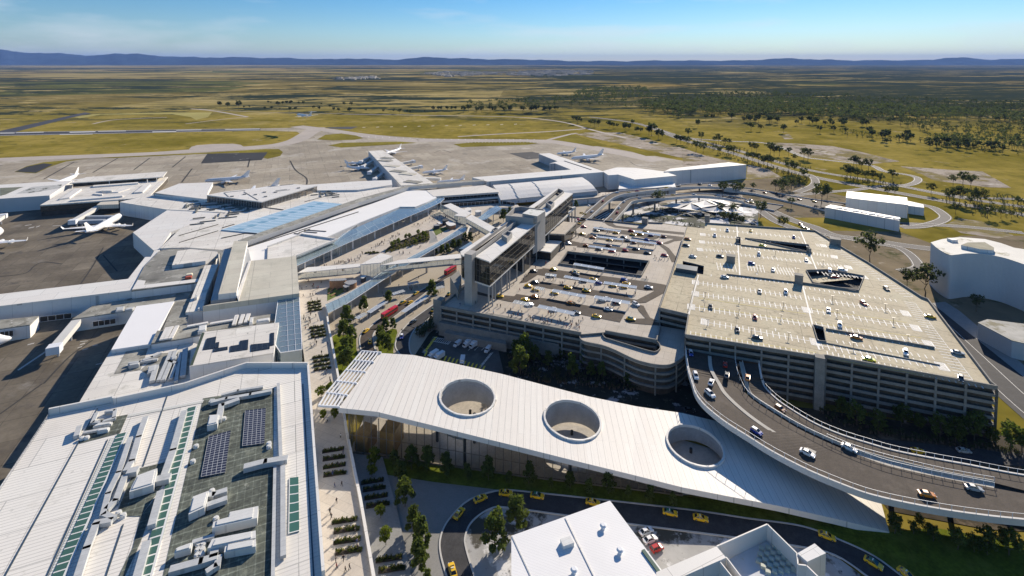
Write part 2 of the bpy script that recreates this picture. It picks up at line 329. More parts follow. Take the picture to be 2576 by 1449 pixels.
# ---------------------------------------------------------------- ground and airfield
def ground_mat():
    m, t, b, N, Lk = nodes('grassland')
    geo = N.new('ShaderNodeNewGeometry'); pos = geo.outputs['Position']
    mp = N.new('ShaderNodeMapping'); Lk.new(pos, mp.inputs[0]); mp.inputs['Scale'].default_value = (.38, 1, 1); st_ = mp.outputs[0]
    def noise(sc, det=5, rg=.6, src=None):
        n = N.new('ShaderNodeTexNoise'); n.inputs['Scale'].default_value = sc; n.inputs['Detail'].default_value = det; n.inputs['Roughness'].default_value = rg
        Lk.new(src or pos, n.inputs['Vector']); return n.outputs[0]
    def rng(s, lo, hi, a=0, c=1):
        r = N.new('ShaderNodeMapRange'); r.interpolation_type = 'SMOOTHSTEP'
        for i, q in enumerate((lo, hi, a, c)): r.inputs[i+1].default_value = q
        Lk.new(s, r.inputs[0]); return r.outputs[0]
    def mix(f, a, c, mode='MIX'):
        x = N.new('ShaderNodeMix'); x.data_type = 'RGBA'; x.blend_type = mode
        if isinstance(f, float): x.inputs[0].default_value = f
        else: Lk.new(f, x.inputs[0])
        for i, q in ((6, a), (7, c)):
            if isinstance(q, tuple): x.inputs[i].default_value = (*q, 1)
            else: Lk.new(q, x.inputs[i])
        return x.outputs[2]
    def mul(a, c):
        x = N.new('ShaderNodeMath'); x.operation = 'MULTIPLY'; Lk.new(a, x.inputs[0]); Lk.new(c, x.inputs[1]); return x.outputs[0]
    sx = N.new('ShaderNodeSeparateXYZ'); Lk.new(pos, sx.inputs[0])
    far = rng(sx.outputs[1], 1150, 2100)            # open country begins beyond the airfield
    vor = N.new('ShaderNodeTexVoronoi'); vor.inputs['Scale'].default_value = .0011; Lk.new(pos, vor.inputs['Vector'])
    sv = N.new('ShaderNodeSeparateColor'); Lk.new(vor.outputs['Color'], sv.inputs[0])
    near = mix(rng(noise(.006), .35, .65), (.20, .165, .028), (.34, .265, .065))
    near = mix(rng(noise(.05, 4), .35, .7), near, mix(1.0, near, (.72, .74, .7), 'MULTIPLY'))
    near = mix(rng(noise(.0025, 3), .55, .75), near, (.34, .265, .07)); near = mix(rng(noise(.03, 6, .7), .58, .66), near, (.11, .105, .025)); near = mix(rng(noise(.018, 5, .7), .62, .68), near, (.33, .27, .15))
    fld = mix(rng(sv.outputs[0], .2, .8), (.235, .185, .065), (.37, .295, .12))
    fld = mix(rng(sv.outputs[1], .75, .8), fld, (.13, .135, .045))
    fld = mix(rng(noise(.004, 5), .35, .7), fld, mix(1.0, fld, (.62, .64, .6), 'MULTIPLY'))
    col = mix(far, near, fld)
    Y = sx.outputs[1]
    def band(y0, y1, y2, y3): return mul(rng(Y, y0, y1), rng(Y, y2, y3, 1, 0))
    right = rng(sx.outputs[0], -200, 1500, .0, .045)
    for sc, lo, hi, bnd in ((.012, .50, .54, band(1000, 1500, 2200, 3200)), (.0045, .485, .52, band(1400, 2000, 4500, 7000)), (.0016, .485, .52, band(3000, 4500, 12000, 17000)), (.0006, .485, .52, band(8000, 11000, 60000, 70000))):
        ad = N.new('ShaderNodeMath'); ad.operation = 'ADD'; Lk.new(noise(sc, 6, .72, st_), ad.inputs[0]); Lk.new(right, ad.inputs[1])
        ac = N.new('ShaderNodeMath'); ac.operation = 'MULTIPLY_ADD'; Lk.new(right, ac.inputs[0]); ac.inputs[1].default_value = 2.0; Lk.new(noise(sc*.2, 3, .5, st_), ac.inputs[2]); cl = rng(ac.outputs[0], .40, .50)
        col = mix(mul(mul(rng(ad.outputs[0], lo, hi), cl), bnd), col, (.032, .044, .028))
        pl = mul(mul(rng(noise(sc*1.3, 5, .7, st_), .56, .60), rng(noise(sc*.25, 2), .45, .55)), bnd)
        col = mix(pl, col, (.40, .32, .14))
    xw = N.new('ShaderNodeMath'); xw.operation = 'MULTIPLY_ADD'; Lk.new(noise(.0016, 4), xw.inputs[0]); xw.inputs[1].default_value = 1800; Lk.new(sx.outputs[0], xw.inputs[2])
    for sc, a_, c_, bnd in ((.0042, .48, .54, band(1250, 1550, 2700, 3600)), (.0015, .545, .60, band(2600, 3600, 9000, 13000))):
        col = mix(mul(mul(rng(xw.outputs[0], 1050, 1900), rng(noise(sc, 7, .76, st_), a_, c_)), bnd), col, (.042, .050, .026))
    col = mix(mul(rng(noise(.0009, 4, .6, st_), .52, .62), rng(Y, 1800, 2600)), col, mix(1.0, col, (1.12, .98, .8), 'MULTIPLY'))
    sp_ = mul(rng(noise(.006, 3, .7), .66, .69), rng(noise(.0005, 2), .52, .6))
    col = mix(mul(sp_, rng(Y, 2300, 3500)), col, (.62, .58, .5))
    Lk.new(col, b.inputs['Base Color']); b.inputs['Roughness'].default_value = 1; b.inputs['Specular IOR Level'].default_value = 0
    return m
grassM = ground_mat()
grassN = mat('mown_grass', (.235, .20, .042), .95, .28, .012, 0, fine=(.12, .72), stain=[(.03, .6, .75, (.30, .26, .09))])
lawnM = mat('garden_lawn', (.135, .165, .022), .95, .3, .2, 0, fine=(1.2, .6), stain=[(.08, .55, .75, (.19, .19, .04))])
b = MB()
xs = [-60000, -12000, -4000, -1200, -300, 300, 1200, 4000, 12000, 60000]; ys = [-600, -100, 300, 800, 1600, 3500, 8000, 20000, 62000]
for i in range(len(xs)-1):
    for j in range(len(ys)-1): b.add([(xs[i], ys[j], 0), (xs[i+1], ys[j], 0), (xs[i+1], ys[j+1], 0), (xs[i], ys[j+1], 0)])
ground = struct(b.build('ground', grassM, org=Vector((0, 0, 0))))
apronM = mat('apron_concrete', (.46, .41, .335), .85, .22, .012, .05, fine=(.25, .8), brick=(-R(23.7), 46, 30, 1.08, .78), stripe=(DC, 15, .03, .8), stripe2=(DD, 15, .03, .8),
             stain=[(.05, .52, .70, (.29, .26, .21)), (.018, .56, .72, (.52, .48, .42)), (.11, .60, .72, (.17, .155, .13)), (.03, .62, .68, (.22, .2, .17))])
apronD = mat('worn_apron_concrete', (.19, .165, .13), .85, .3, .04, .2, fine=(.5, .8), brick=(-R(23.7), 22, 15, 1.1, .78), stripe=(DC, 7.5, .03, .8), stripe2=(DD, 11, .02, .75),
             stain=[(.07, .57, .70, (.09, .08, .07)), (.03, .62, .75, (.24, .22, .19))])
taxiM = mat('taxiway_concrete', (.46, .41, .36), .85, .08, .02, .05, fine=(.2, .9))
D_ = lambda *pts: [P(u, v) for u, v in pts]
apron = L(7, [(-1800, 1120), (0, 1022), (1050, 983), (1400, 945), (1850, 912), (2060, 895), (2200, 862), (2280, 825), (2240, 800), (1960, 792), (1960, 776), (2460, 767), (2420, 800)]) + \
    L(8, [(0, 793), (150, 815), (400, 836), (640, 852), (880, 857), (1570, 861), (1700, 872), (1860, 900), (2040, 925), (2390, 988), (2575, 1020)]) + \
    D_((1790, 408), (1880, 428), (1720, 480), (1400, 500), (1000, 540), (700, 760), (700, 1000), (300, 1449), (-900, 1449))
sheet('apron', apron, .06, apronM)
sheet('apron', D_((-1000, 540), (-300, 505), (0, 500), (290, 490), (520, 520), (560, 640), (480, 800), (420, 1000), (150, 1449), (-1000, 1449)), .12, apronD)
# taxiway and grass islands
TX = smooth(L(7, [(-900, 1062), (0, 1012), (1050, 972), (1430, 945), (1850, 922), (2080, 905), (2230, 868), (2330, 815), (2380, 770)]), 6)
road('taxiway', L(7, [(-900, 1062), (0, 1012), (1050, 972), (1430, 947), (1850, 924), (2080, 903), (2230, 868), (2320, 818), (2390, 771)]), 34, .10, taxiM)
road('taxiway', L(8, [(-340, 760), (-100, 790), (120, 822), (500, 865), (700, 866), (1500, 872), (1780, 905), (2100, 960), (2400, 1020)]), 34, .11, taxiM)
sheet('taxiway_bay', L(7, [(1425, 935), (1445, 915), (1490, 902), (1610, 894), (1760, 892), (1815, 900), (1850, 920)]), .14, taxiM)
isl = [('grass', 7, [(110, 1105), (200, 1062), (330, 1032), (690, 1000), (500, 1026), (380, 1065), (270, 1116)]),
       ('grass', 7, [(690, 1000), (1580, 958), (2000, 932), (2105, 932), (2135, 955), (2115, 985), (2020, 1006), (1800, 960), (1560, 968), (860, 1000)]),
       ('grass', 7, [(2395, 855), (2410, 835), (2470, 815), (2590, 812)]) , ('grass', 8, [(-120, 824), (0, 814), (110, 830), (165, 850), (100, 862), (-60, 868), (-185, 860)]),
       ('grass', 8, [(0, 885), (440, 876), (570, 885), (430, 896), (0, 921), (-100, 905)]),
       ('grass', 8, [(845, 895), (1000, 881), (1400, 878), (1485, 889), (1400, 900), (905, 918)]),
       ('grass', 8, [(2030, 905), (2110, 905), (2395, 983), (2300, 985)]), ('grass', 8, [(1600, 862), (1740, 820), (2010, 905), (1900, 912), (1780, 890)])]
for n, c, pts in isl:
    if n and not (c == 7 and pts[0][0] > 2300): sheet('grass_island', L(c, pts), .16, grassN)
black = mat('dark_bitumen', (.035, .034, .034), .8, .2, .03, stain=[(.06, .64, .67, (.5, .48, .44))])
sheet('dark_apron', L(7, [(1565, 968), (2020, 957), (1975, 1015), (1515, 1041)]), .2, black)
sheet('dark_apron', L(8, [(1268, 965), (1440, 953), (1495, 965), (1530, 1000), (1400, 1010)]), .2, black)
sheet('dark_apron', L(7, [(115, 1102), (205, 1065), (330, 1040), (400, 1048), (270, 1112)]), .2, black)
asphF = mat('runway_asphalt', (.055, .055, .062), .8, .15, .01)
sheet('runway', L(7, [(-1500, 836), (0, 805), (1965, 775), (1965, 792), (0, 832), (-1500, 866)]), .1, asphF)
sheet('runway', L(7, [(2455, 768), (2700, 762)]) + L(8, [(110, 768), (70, 782), (-80, 778)]), .1, asphF)
b = MB()
for (x0, x1, y0, y1, h) in ((0, 110, 811, 809, 4), (120, 330, 808, 803, 3), (525, 720, 803, 799, 5), (740, 950, 797, 794, 3), (450, 700, 819, 815, 5), (1150, 1330, 800, 797, 4), (1330, 1520, 789, 786, 3), (1700, 1960, 783, 779, 3), (0, 1960, 806.2, 776.4, 1.1), (0, 1960, 829, 789.5, 1.3)):
    b.flat(L(7, [(x0, y0), (x1, y1), (x1, y1+h), (x0, y0+h)]), .16)
struct(b.build('runway_marking', linew))
sheet('service_road', L(7, [(-500, 905), (0, 795), (640, 655), (690, 662), (560, 690), (80, 812), (0, 828), (-500, 960)]), .14, asphF)
dryM = mat('dry_grass', (.36, .32, .12), .95, .15, .01, 0)
sheet('dry_grass_strip', L(7, [(560, 690), (700, 668), (1250, 656), (1600, 655), (1570, 690), (1480, 712), (1440, 690), (1300, 668), (760, 672), (600, 700)]), .1, dryM)
for c, pts, wd in ((7, [(1440, 628), (1620, 645), (1870, 690)], 10), (7, [(1870, 690), (1700, 705), (1400, 742)], 6), (7, [(700, 742), (880, 710), (1260, 692)], 7), (8, [(880, 838), (1200, 818), (1560, 800), (1870, 776)], 9), (8, [(1560, 862), (1720, 822), (1780, 812)], 9),
                   (8, [(0, 668), (700, 678), (1300, 690), (1650, 725), (1900, 790), (2150, 850)], 9), (7, [(1500, 630), (2000, 655), (2576, 664)], 5)):
    road('track', L(c, pts), wd, .13, taxiM)
b = MB()
for i in range(12): x = 170+i*104.; y = 768-i*2.2; b.flat(L(8, [(x-11, y-1), (x+10, y-3), (x+11, y+2), (x-12, y+4)]), .15)
struct(b.build('light_pads', mat('pad_concrete', (.42, .38, .25), .8)))
b = MB()                                          # yellow edge dashes along the taxiways
for i in range(26): x = 150+i*52.; y = 860 if i > 12 else 838+i*1.8; b.flat(L(8, [(x, y-3), (x+4, y-3), (x+9, y+3), (x+5, y+3)]), .2)
for i in range(22): x = 930+i*26; b.flat(L(8, [(x, 880), (x+3, 880), (x+5, 884), (x+2, 884)]), .22)
struct(b.build('taxiway_marking', linew))
b = MB()                                          # dark joint and guide lines on the apron
for c, pts in ((7, [(330, 1160), (560, 1030)]), (7, [(700, 1110), (890, 1000)]), (7, [(1010, 1090), (1130, 1000)]), (7, [(1300, 1070), (1400, 990)]), (7, [(1370, 1185), (1450, 1080)]), (7, [(1870, 1070), (1885, 1010)]), (7, [(2190, 1020), (2230, 1090), (2310, 1150), (2315, 1200)]),
               (4, [(610, 695), (700, 560), (780, 420)]), (4, [(780, 480), (885, 600)]), (4, [(0, 640), (190, 615), (260, 560), (330, 530), (470, 545)]), (4, [(330, 1449), (530, 1240), (700, 1120)]), (8, [(700, 960), (760, 940), (830, 960)]), (8, [(2180, 1030), (2240, 1060), (2400, 1075)]), (1, [(0, 230), (320, 0)])):
    q = smooth(L(c, pts), 6); l, r = ribbon(q, .9 if c != 7 else 1.8); strip(b, r, l, .2)
struct(b.build('apron_joint', mat('joint_black', (.05, .048, .045), .9, .1, 1)))
b = MB()                                          # pale ground equipment stands and painted boxes on the near apron
for x, y, sx, sy in ((235, 270, 22, 8), (210, 252, 26, 5), (285, 262, 15, 8), (440, 255, 50, 4), (620, 1150, 20, 10), (640, 1190, 22, 10), (600, 1175, 18, 8), (715, 1160, 20, 8), (230, 1150, 26, 10), (630, 1130, 30, 6), (745, 1300, 26, 10)):
    b.flat(L(4, [(x-sx, y+sy), (x+sx, y-sy*.3), (x+sx*1.2, y-sy), (x-sx*.7, y+sy*.2)]), .22)
for i in range(17): x = 130+i*14.; y = 1345-i*9.4; b.flat(L(4, [(x, y), (x+16, y-9), (x+25, y-3), (x+9, y+6)]), .22)
struct(b.build('apron_marking', mat('apron_white', (.5, .49, .46), .8, .15, .3)))
# pale car storage yards beyond the terminals
yardM = mat('pale_yard', (.40, .345, .28), .9, .15, .02, 0, stain=[(.012, .50, .56, (.24, .20, .09)), (.05, .53, .62, (.22, .19, .14)), (.12, .60, .66, (.10, .095, .08)), (.03, .6, .66, (.6, .55, .48))])
for c, pts in ((8, [(1770, 822), (1840, 808), (2100, 806), (2330, 862), (2575, 925), (2575, 1000), (2400, 960)]), (9, [(0, 925), (180, 985), (430, 1040), (0, 1062)]), (9, [(490, 1050), (640, 1080), (740, 1140), (480, 1160)]),
               (9, [(640, 880), (850, 890), (1130, 910), (1330, 950), (1640, 1025), (1420, 1045), (1050, 1000), (900, 985)]), (9, [(1640, 1062), (2040, 1090), (2260, 1100), (2480, 1225), (2300, 1220), (1900, 1170), (1800, 1120)]), (9, [(740, 830), (800, 815), (835, 855), (770, 858)]),
               (6, [(2080, 200), (2250, 220), (2500, 330), (2380, 350), (2100, 310), (1980, 250)])):
    sheet('gravel_yard', L(c, pts), .1, yardM)
# highway and slip roads on the right
hwM = mat('highway_asphalt', (.20, .185, .165), .85, .1, .1, .05)
hwD = mat('slip_road_asphalt', (.085, .08, .078), .85, .1, .1)
bareM = mat('bare_earth', (.22, .18, .12), .95, .25, .03, 0, stain=[(.05, .55, .66, (.10, .10, .05)), (.09, .6, .7, (.36, .31, .24))])
sheet('bare_ground', L(6, [(900, 290), (1640, 300), (1880, 390), (2100, 330), (2575, 330), (2575, 1449), (2400, 1449), (1800, 800), (1150, 400)]), .05, bareM)
sheet('bare_ground', L(9, [(480, 1165), (760, 1140), (1000, 1240), (1230, 1290), (1230, 1449), (500, 1449), (100, 1290), (0, 1230), (0, 1195)]), .05, bareM)
for pts, wd, m in (([(-700, 690), (-340, 740), (0, 862), (350, 955), (700, 1065), (1000, 1145), (1500, 1240), (2100, 1348), (2700, 1450)], 14, hwM), ([(0, 840), (350, 925), (720, 1030), (1000, 1100), (1400, 1165), (1640, 1210), (2100, 1300), (2700, 1385)], 11, hwM),
                   ([(-240, 760), (0, 838), (300, 870), (640, 890), (900, 985), (1040, 1010), (1400, 1052), (1520, 1100), (1690, 1125), (1770, 1150), (1765, 1180), (1700, 1203), (1600, 1207)], 9, hwD),
                   ([(860, 1110), (960, 1130), (1000, 1170), (980, 1210), (860, 1260)], 10, hwM), ([(830, 1285), (1000, 1265), (1300, 1240), (1600, 1210), (2100, 1290), (2575, 1310)], 8, hwM),
                   ([(1790, 1350), (1890, 1375), (1960, 1420), (1980, 1452), (1920, 1485), (1790, 1515), (1640, 1520)], 10, hwD)):
    road('highway' if m is hwM else 'slip_road', L(9, pts), wd, .14+.03*random.random(), m, line=(wd*.5-1, -(wd*.5-1)))
for pts, wd in (([(500, 80), (640, 130), (820, 210), (1000, 270), (1150, 330), (1450, 370), (1880, 430), (2575, 480)], 12), ([(1640, 240), (2100, 260), (2575, 310)], 9), ([(1060, 320), (1400, 380), (1650, 430), (1780, 560), (1640, 600)], 8), ([(560, 120), (700, 220), (880, 290)], 10)):
    road('slip_road', L(6, pts), wd, .16+.02*random.random(), hwD, line=(wd*.5-1, -(wd*.5-1)))
road('street', L(6, [(1830, 850), (2010, 1010), (2250, 1230), (2575, 1530), (2900, 1800)]), 24, .12, asphalt, line=(9, .2, -9))
sheet('pavement', L(6, [(1880, 840), (1980, 830), (2090, 900), (2600, 1330), (2600, 1420)]), .18, pavG)
# ---------------------------------------------------------------- distant country
woodM = mat('distant_woodland', (.030, .042, .026), .95, .4, .02, .05, fine=(.15, .5))
townM = mat('pale_town', (.30, .28, .24), .9, .3, .01)
def town(pts, n):
    b = MB(); q = pts; xs_ = [p.x for p in q]; ys_ = [p.y for p in q]
    for _ in range(n*4):
        x, y = random.uniform(min(xs_), max(xs_)), random.uniform(min(ys_), max(ys_)); c = False
        for i in range(len(q)):
            a, d = q[i], q[i-1]
            if (a.y > y) != (d.y > y) and x < (d.x-a.x)*(y-a.y)/(d.y-a.y)+a.x: c = not c
        if c: b.box((x, y, 0), random.uniform(15, 70), random.uniform(15, 60), random.uniform(4, 8), Vector((1, 0, 0)))
    if b.f: b.build('town', townM)['kind'] = 'stuff'
for c, pts, n in ((8, [(600, 362), (780, 345), (1200, 352), (1560, 335), (1900, 338), (1890, 372), (1500, 385), (1150, 370), (800, 388)], 420), (8, [(-60, 395), (260, 380), (270, 400), (0, 412)], 60)):
    town(L(c, pts), n)
# hills along the horizon
hillM = mat('hazy_forest_hills', (.035, .06, .095), .95, .35, .0006, 0, fine=(.003, .6))  # forest tone with the blue of distance haze mixed into the base colour
def hill_row(prof, Y, name):
    b = MB(); pts = []
    for i in range(len(prof)-1):
        for k in range(8):
            t = k/8; u = prof[i][0]*(1-t)+prof[i+1][0]*t; tt = t*t*(3-2*t); pts.append((u, prof[i][1]*(1-tt)+prof[i+1][1]*tt))
    rows = []
    for u, v in pts:
        x = (u-1288)/FX*Y; h = max(1, H+(VH-v)/FX*Y + 14*math.sin(u*.055)+9*math.sin(u*.13+1)+5*math.sin(u*.31))
        rows.append([Vector((x*.93, Y*.93, 0)), Vector((x*.955, Y*.955, h*(.36+.05*math.sin(u*.05)+.03*math.sin(u*.11)))), Vector((x*.98, Y*.98, h*(.72+.04*math.sin(u*.06+2)))), Vector((x, Y, h)), Vector((x*1.04, Y*1.04, h*.5)), Vector((x*1.08, Y*1.08, 0))])
    for i in range(len(rows)-1):
        for k in range(5): b.add([rows[i][k], rows[i+1][k], rows[i+1][k+1], rows[i][k+1]])
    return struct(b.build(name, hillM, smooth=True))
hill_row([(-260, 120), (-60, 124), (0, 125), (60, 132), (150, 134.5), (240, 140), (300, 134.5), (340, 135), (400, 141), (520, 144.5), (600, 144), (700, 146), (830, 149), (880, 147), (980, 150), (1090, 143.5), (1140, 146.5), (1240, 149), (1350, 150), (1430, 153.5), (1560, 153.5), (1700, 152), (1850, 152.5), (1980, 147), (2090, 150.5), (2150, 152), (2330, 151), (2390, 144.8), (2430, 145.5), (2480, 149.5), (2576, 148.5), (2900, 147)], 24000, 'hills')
# ---------------------------------------------------------------- plaza, forecourt ground, walkway
PZ = 5.0
TM = dict
sheet('forecourt_paving', [P(*q) for q in ((815, 760), (1000, 640), (1130, 560), (1290, 520), (1440, 505), (1480, 520), (1400, 640), (1130, 800), (1080, 840), (1040, 900), (1000, 960), (840, 1010))], .3, pavB)
plaza = [P(u, v, PZ) for u, v in ((822, 1480), (770, 935), (752, 800), (740, 700), (744, 660), (852, 612), (1020, 548), (1090, 512), (1180, 505), (1290, 505), (1310, 522), (1232, 522), (1200, 540), (1172, 580), (1115, 612), (1000, 668), (900, 722), (820, 770), (826, 820), (852, 957), (872, 1089), (907, 1263), (944, 1480))]
t = thing('raised_plaza', 'long pale paved concourse raised above the bus road beside the terminals', 'plaza', cen(plaza))
MB().flat(plaza, PZ, 0).build('paving', paving, t)
MB().sides(plaza, 0, PZ-.05, 0).build('retaining_wall', whitew, t)
b = MB()                                             # white upstand along the outer edge of the walkway
edge = [P(u, v, PZ) for u, v in ((820, 770), (826, 820), (852, 957), (872, 1089), (907, 1263), (944, 1480))]
for i in range(len(edge)-1): b.beam(edge[i]+UP*.55, edge[i+1]+UP*.55, .9, 1.1)
b.build('parapet', white, t)
lawnedge = ((742, 470),)
lowterr = L(2, [(85, 520), (190, 530), (310, 562), (345, 690), (420, 960), (530, 1480), (245, 1480), (145, 895), (95, 640)])
ter = [Vector((p.x, p.y, 0)) for p in lowterr]
tt = thing('garden_terrace', 'shaded paved terrace with hedge rows below the concourse edge', 'terrace', cen(ter))
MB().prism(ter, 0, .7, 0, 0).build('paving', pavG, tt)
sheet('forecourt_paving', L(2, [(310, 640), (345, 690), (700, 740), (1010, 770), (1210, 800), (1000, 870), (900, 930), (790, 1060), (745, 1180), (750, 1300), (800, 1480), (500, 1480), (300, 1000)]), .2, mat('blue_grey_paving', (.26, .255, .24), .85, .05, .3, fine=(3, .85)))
sheet('lawn', L(2, [(300, 560), (900, 620), (1500, 700), (2575, 850)]) + L(3, [(500, 900), (1000, 1000), (1560, 1125), (1900, 1090), (2700, 1230), (2900, 1700), (1600, 1449), (1450, 1310), (1200, 1190), (900, 1080), (480, 1020), (0, 975)]) + L(2, [(2575, 950), (1450, 825), (1200, 805), (700, 745), (345, 690)]), .25, lawnM)
sheet('road', L(2, [(800, 1480), (750, 1300), (745, 1180), (790, 1060), (900, 930), (1010, 860), (1200, 810), (1450, 825), (2575, 950)]) + L(3, [(480, 1020), (900, 1080), (1200, 1190), (1450, 1310), (1680, 1480), (1420, 1480), (1150, 1300), (850, 1230), (350, 1160), (0, 1120)]) + L(2, [(2180, 1065), (1700, 1000), (1250, 940), (1120, 950), (990, 1040), (935, 1150), (940, 1250), (1010, 1480)]), .3, asphalt)
def kerb(pts, z=0.0, wd=.5, ht=.25, name='kerb'):
    b = MB(); q = smooth([Vector((p.x, p.y, z)) for p in pts], 5); l, r = ribbon(q, wd)
    strip(b, r, l, z+ht)
    for e in (l, r):
        for i in range(len(e)-1): b.add([(e[i].x, e[i].y, z), (e[i+1].x, e[i+1].y, z), (e[i+1].x, e[i+1].y, z+ht), (e[i].x, e[i].y, z+ht)])
    return struct(b.build(name, kerbM))
kerb(L(2, [(800, 1480), (750, 1300), (745, 1180), (790, 1060), (900, 930), (1010, 860), (1200, 810), (1450, 825), (2575, 950)]) + L(3, [(480, 1020), (900, 1080), (1200, 1190), (1450, 1310), (1680, 1480)]), .2)
kerb(L(2, [(1010, 1480), (940, 1250), (935, 1150), (990, 1040), (1120, 950), (1250, 940), (1700, 1000), (2180, 1065), (2575, 1115)]) + L(3, [(350, 1160), (850, 1230), (1150, 1300), (1420, 1480)]), .2)
sheet('yard', L(2, [(1010, 1480), (940, 1250), (935, 1150), (990, 1040), (1120, 950), (1250, 940), (1700, 1000), (2180, 1065), (2575, 1115)]) + L(3, [(350, 1160), (850, 1230), (1150, 1300), (1420, 1500), (0, 1700)]) + L(2, [(1800, 1700)]), .15, mat('patchy_yard', (.36, .355, .34), .9, .2, .1, stain=[(.06, .5, .56, (.07, .065, .05)), (.11, .55, .62, (.62, .62, .62)), (.3, .62, .7, (.03, .03, .03))]))
# forecourt bus road and service road
r1l = L('p', [(2330, 560), (2230, 620), (1900, 820), (1500, 1060), (1240, 1260), (1030, 1449)]) + L('w', [(640, 130), (585, 230), (568, 310), (590, 440), (650, 560), (700, 640)])
r1r = L('p', [(2330, 660), (2230, 680), (2030, 800), (1700, 1050), (1450, 1240), (1200, 1430)]) + L('w', [(850, 120), (780, 190), (762, 270), (795, 440), (880, 560), (960, 640)])
r2l = L('p', [(2500, 740), (2300, 860), (2010, 1065), (1700, 1290), (1550, 1440)]) + L('w', [(1180, 140), (1100, 290), (1083, 390), (1130, 480), (1230, 600)])
r2r = L('p', [(2600, 880), (2330, 1000), (2120, 1110), (1950, 1250), (1780, 1430)]) + L('w', [(1380, 120), (1292, 270), (1285, 420), (1325, 520), (1450, 650)])
for l, r in ((r1l, r1r), (r2l, r2r)):
    sl, sr = resample(smooth(l, 5), 40), resample(smooth(r, 5), 40)
    b = MB(); strip(b, sl, sr, .36); struct(b.build('road', asphB if l is r1l else asphalt)); kerb(l, .3, .6); kerb(r, .3, .6)
sheet('lawn', L('w', [(180, 250), (225, 215), (290, 225), (470, 225), (520, 260), (525, 430), (560, 560), (460, 700), (280, 820), (230, 560)]), .4, lawnM)
sheet('lawn', L('w', [(820, 250), (900, 200), (1040, 130), (1100, 145), (1112, 190), (1070, 330), (1050, 470), (1110, 560), (900, 560), (840, 420)]), .4, lawnM)
# loading yard beside the garage front
yardD = mat('service_yard_asphalt', (.10, .10, .095), .85, .3, .1, stain=[(.15, .56, .7, (.16, .155, .14))])
bushG = mat('dark_bed', (.022, .026, .020), .95, .4, .15, stain=[(.08, .56, .60, (.30, .31, .33)), (.2, .6, .66, (.10, .09, .07))])
sheet('planted_ground', L(5, [(520, 1120), (620, 1000), (700, 930), (740, 1060), (1200, 1180), (1650, 1230), (2570, 1400), (2620, 1500), (2300, 1560), (1500, 1449), (1000, 1330), (620, 1260), (520, 1200)]) + L(5, [(560, 1180)]), .12, bushG)
sheet('yard', L(5, [(690, 1090), (1180, 1180), (1225, 1370), (1130, 1390), (960, 1340), (700, 1270), (640, 1200)]), .2, yardD)
b = MB()
for i in range(16):                                     # yellow hatching
    x = 640+i*29; y = 1205+i*7.6; b.flat(L(5, [(x, y), (x+13, y-3), (x+13-18, y+36-3+2), (x-18, y+36)]), .26)
for i in range(7): x = 700-i*12; y = 1100+i*16; b.flat(L(5, [(x, y), (x+24, y-6), (x+16, y+6), (x-8, y+12)]), .26)
struct(b.build('hatch_marking', liney))
b = MB()
for i in range(12): x = 1130-i*9; y = 1215+i*11; b.flat(L(5, [(x-8, y+5), (x+16, y), (x+12, y+6), (x-12, y+11)]), .26)
for i in range(7): x = 520; y = 1150+i*8.; b.flat(L(5, [(x, y), (x+26, y-1), (x+26, y+3), (x, y+4)]), .26)
for i in range(8): x = 700+i*14; y = 1105+i*3.4; b.flat(L(5, [(x, y+28), (x+30, y), (x+33, y+1), (x+3, y+29)]), .26)
for (x0, y0, x1, y1) in ((690, 1128, 800, 1147), (700, 1100, 835, 1120), (800, 1147, 835, 1120)): b.flat(L(5, [(x0, y0), (x1, y1), (x1, y1+3), (x0, y0+3)]), .265)
for x in (955, 1002, 1055): b.flat(L(5, [(x, 1198), (x+30, 1170), (x+34, 1171), (x+4, 1199)]), .26)
struct(b.build('bay_marking', linew))
# ---------------------------------------------------------------- south-west terminal (front left)
Z1 = 16.0
rp = L(1, [(370, 232), (850, 135), (1390, 36), (1860, -122), (2325, -122), (2440, 1449), (2520, 2450), (-1700, 2450), (-454, 1449)], Z1)
T1 = thing('terminal_building', 'huge ribbed white roof at the front left with ducts and dark green membrane', 'terminal', cen(rp))
MB().sides(rp, 0, Z1-.7, 0).build('wall', whitew, T1)
MB().prism(rp, Z1-.7, Z1, 0, 1, bottom=True).build('roof', [roofA, whitew], T1)
def on(c, pts, z, name, m, parent, h=.06):
    """thin covering lying on a roof"""
    q = L(c, pts, z); b = MB()
    if len(q) == 4:
        qq = q if area2(q) > 0 else [q[0], q[3], q[2], q[1]]; b.quad(*[p+UP*h for p in qq])
    else: b.flat(q, z+h)
    return b.build(name, m, parent)
on(1, [(1532, 108), (2068, 32), (2062, 600), (2035, 2300), (1000, 2300), (1228, 1449)], Z1, 'membrane', roofD, T1)
pan = grid_mat('solar_cells', (.025, .03, .05), (.52, .53, .53), 1, 1)
pan1 = grid_mat('solar_cells_six', (.03, .033, .055), (.55, .56, .56), 5, 17, .07, .10)
for pts in ([(1516, 700), (1700, 664), (1741, 350), (1575, 395)], [(1828, 467), (1995, 444), (2006, 181), (1850, 200)]):
    q = L(1, pts, Z1+.5); bb = MB(); bb.quad(*q); bb.sides(q, Z1+.1, Z1+.45, 0); bb.build('solar_array', pan1, T1)
sky1 = grid_mat('skylight_panes', (.06, .13, .10), (.70, .70, .67), 1, 25, .18, .16, .1)
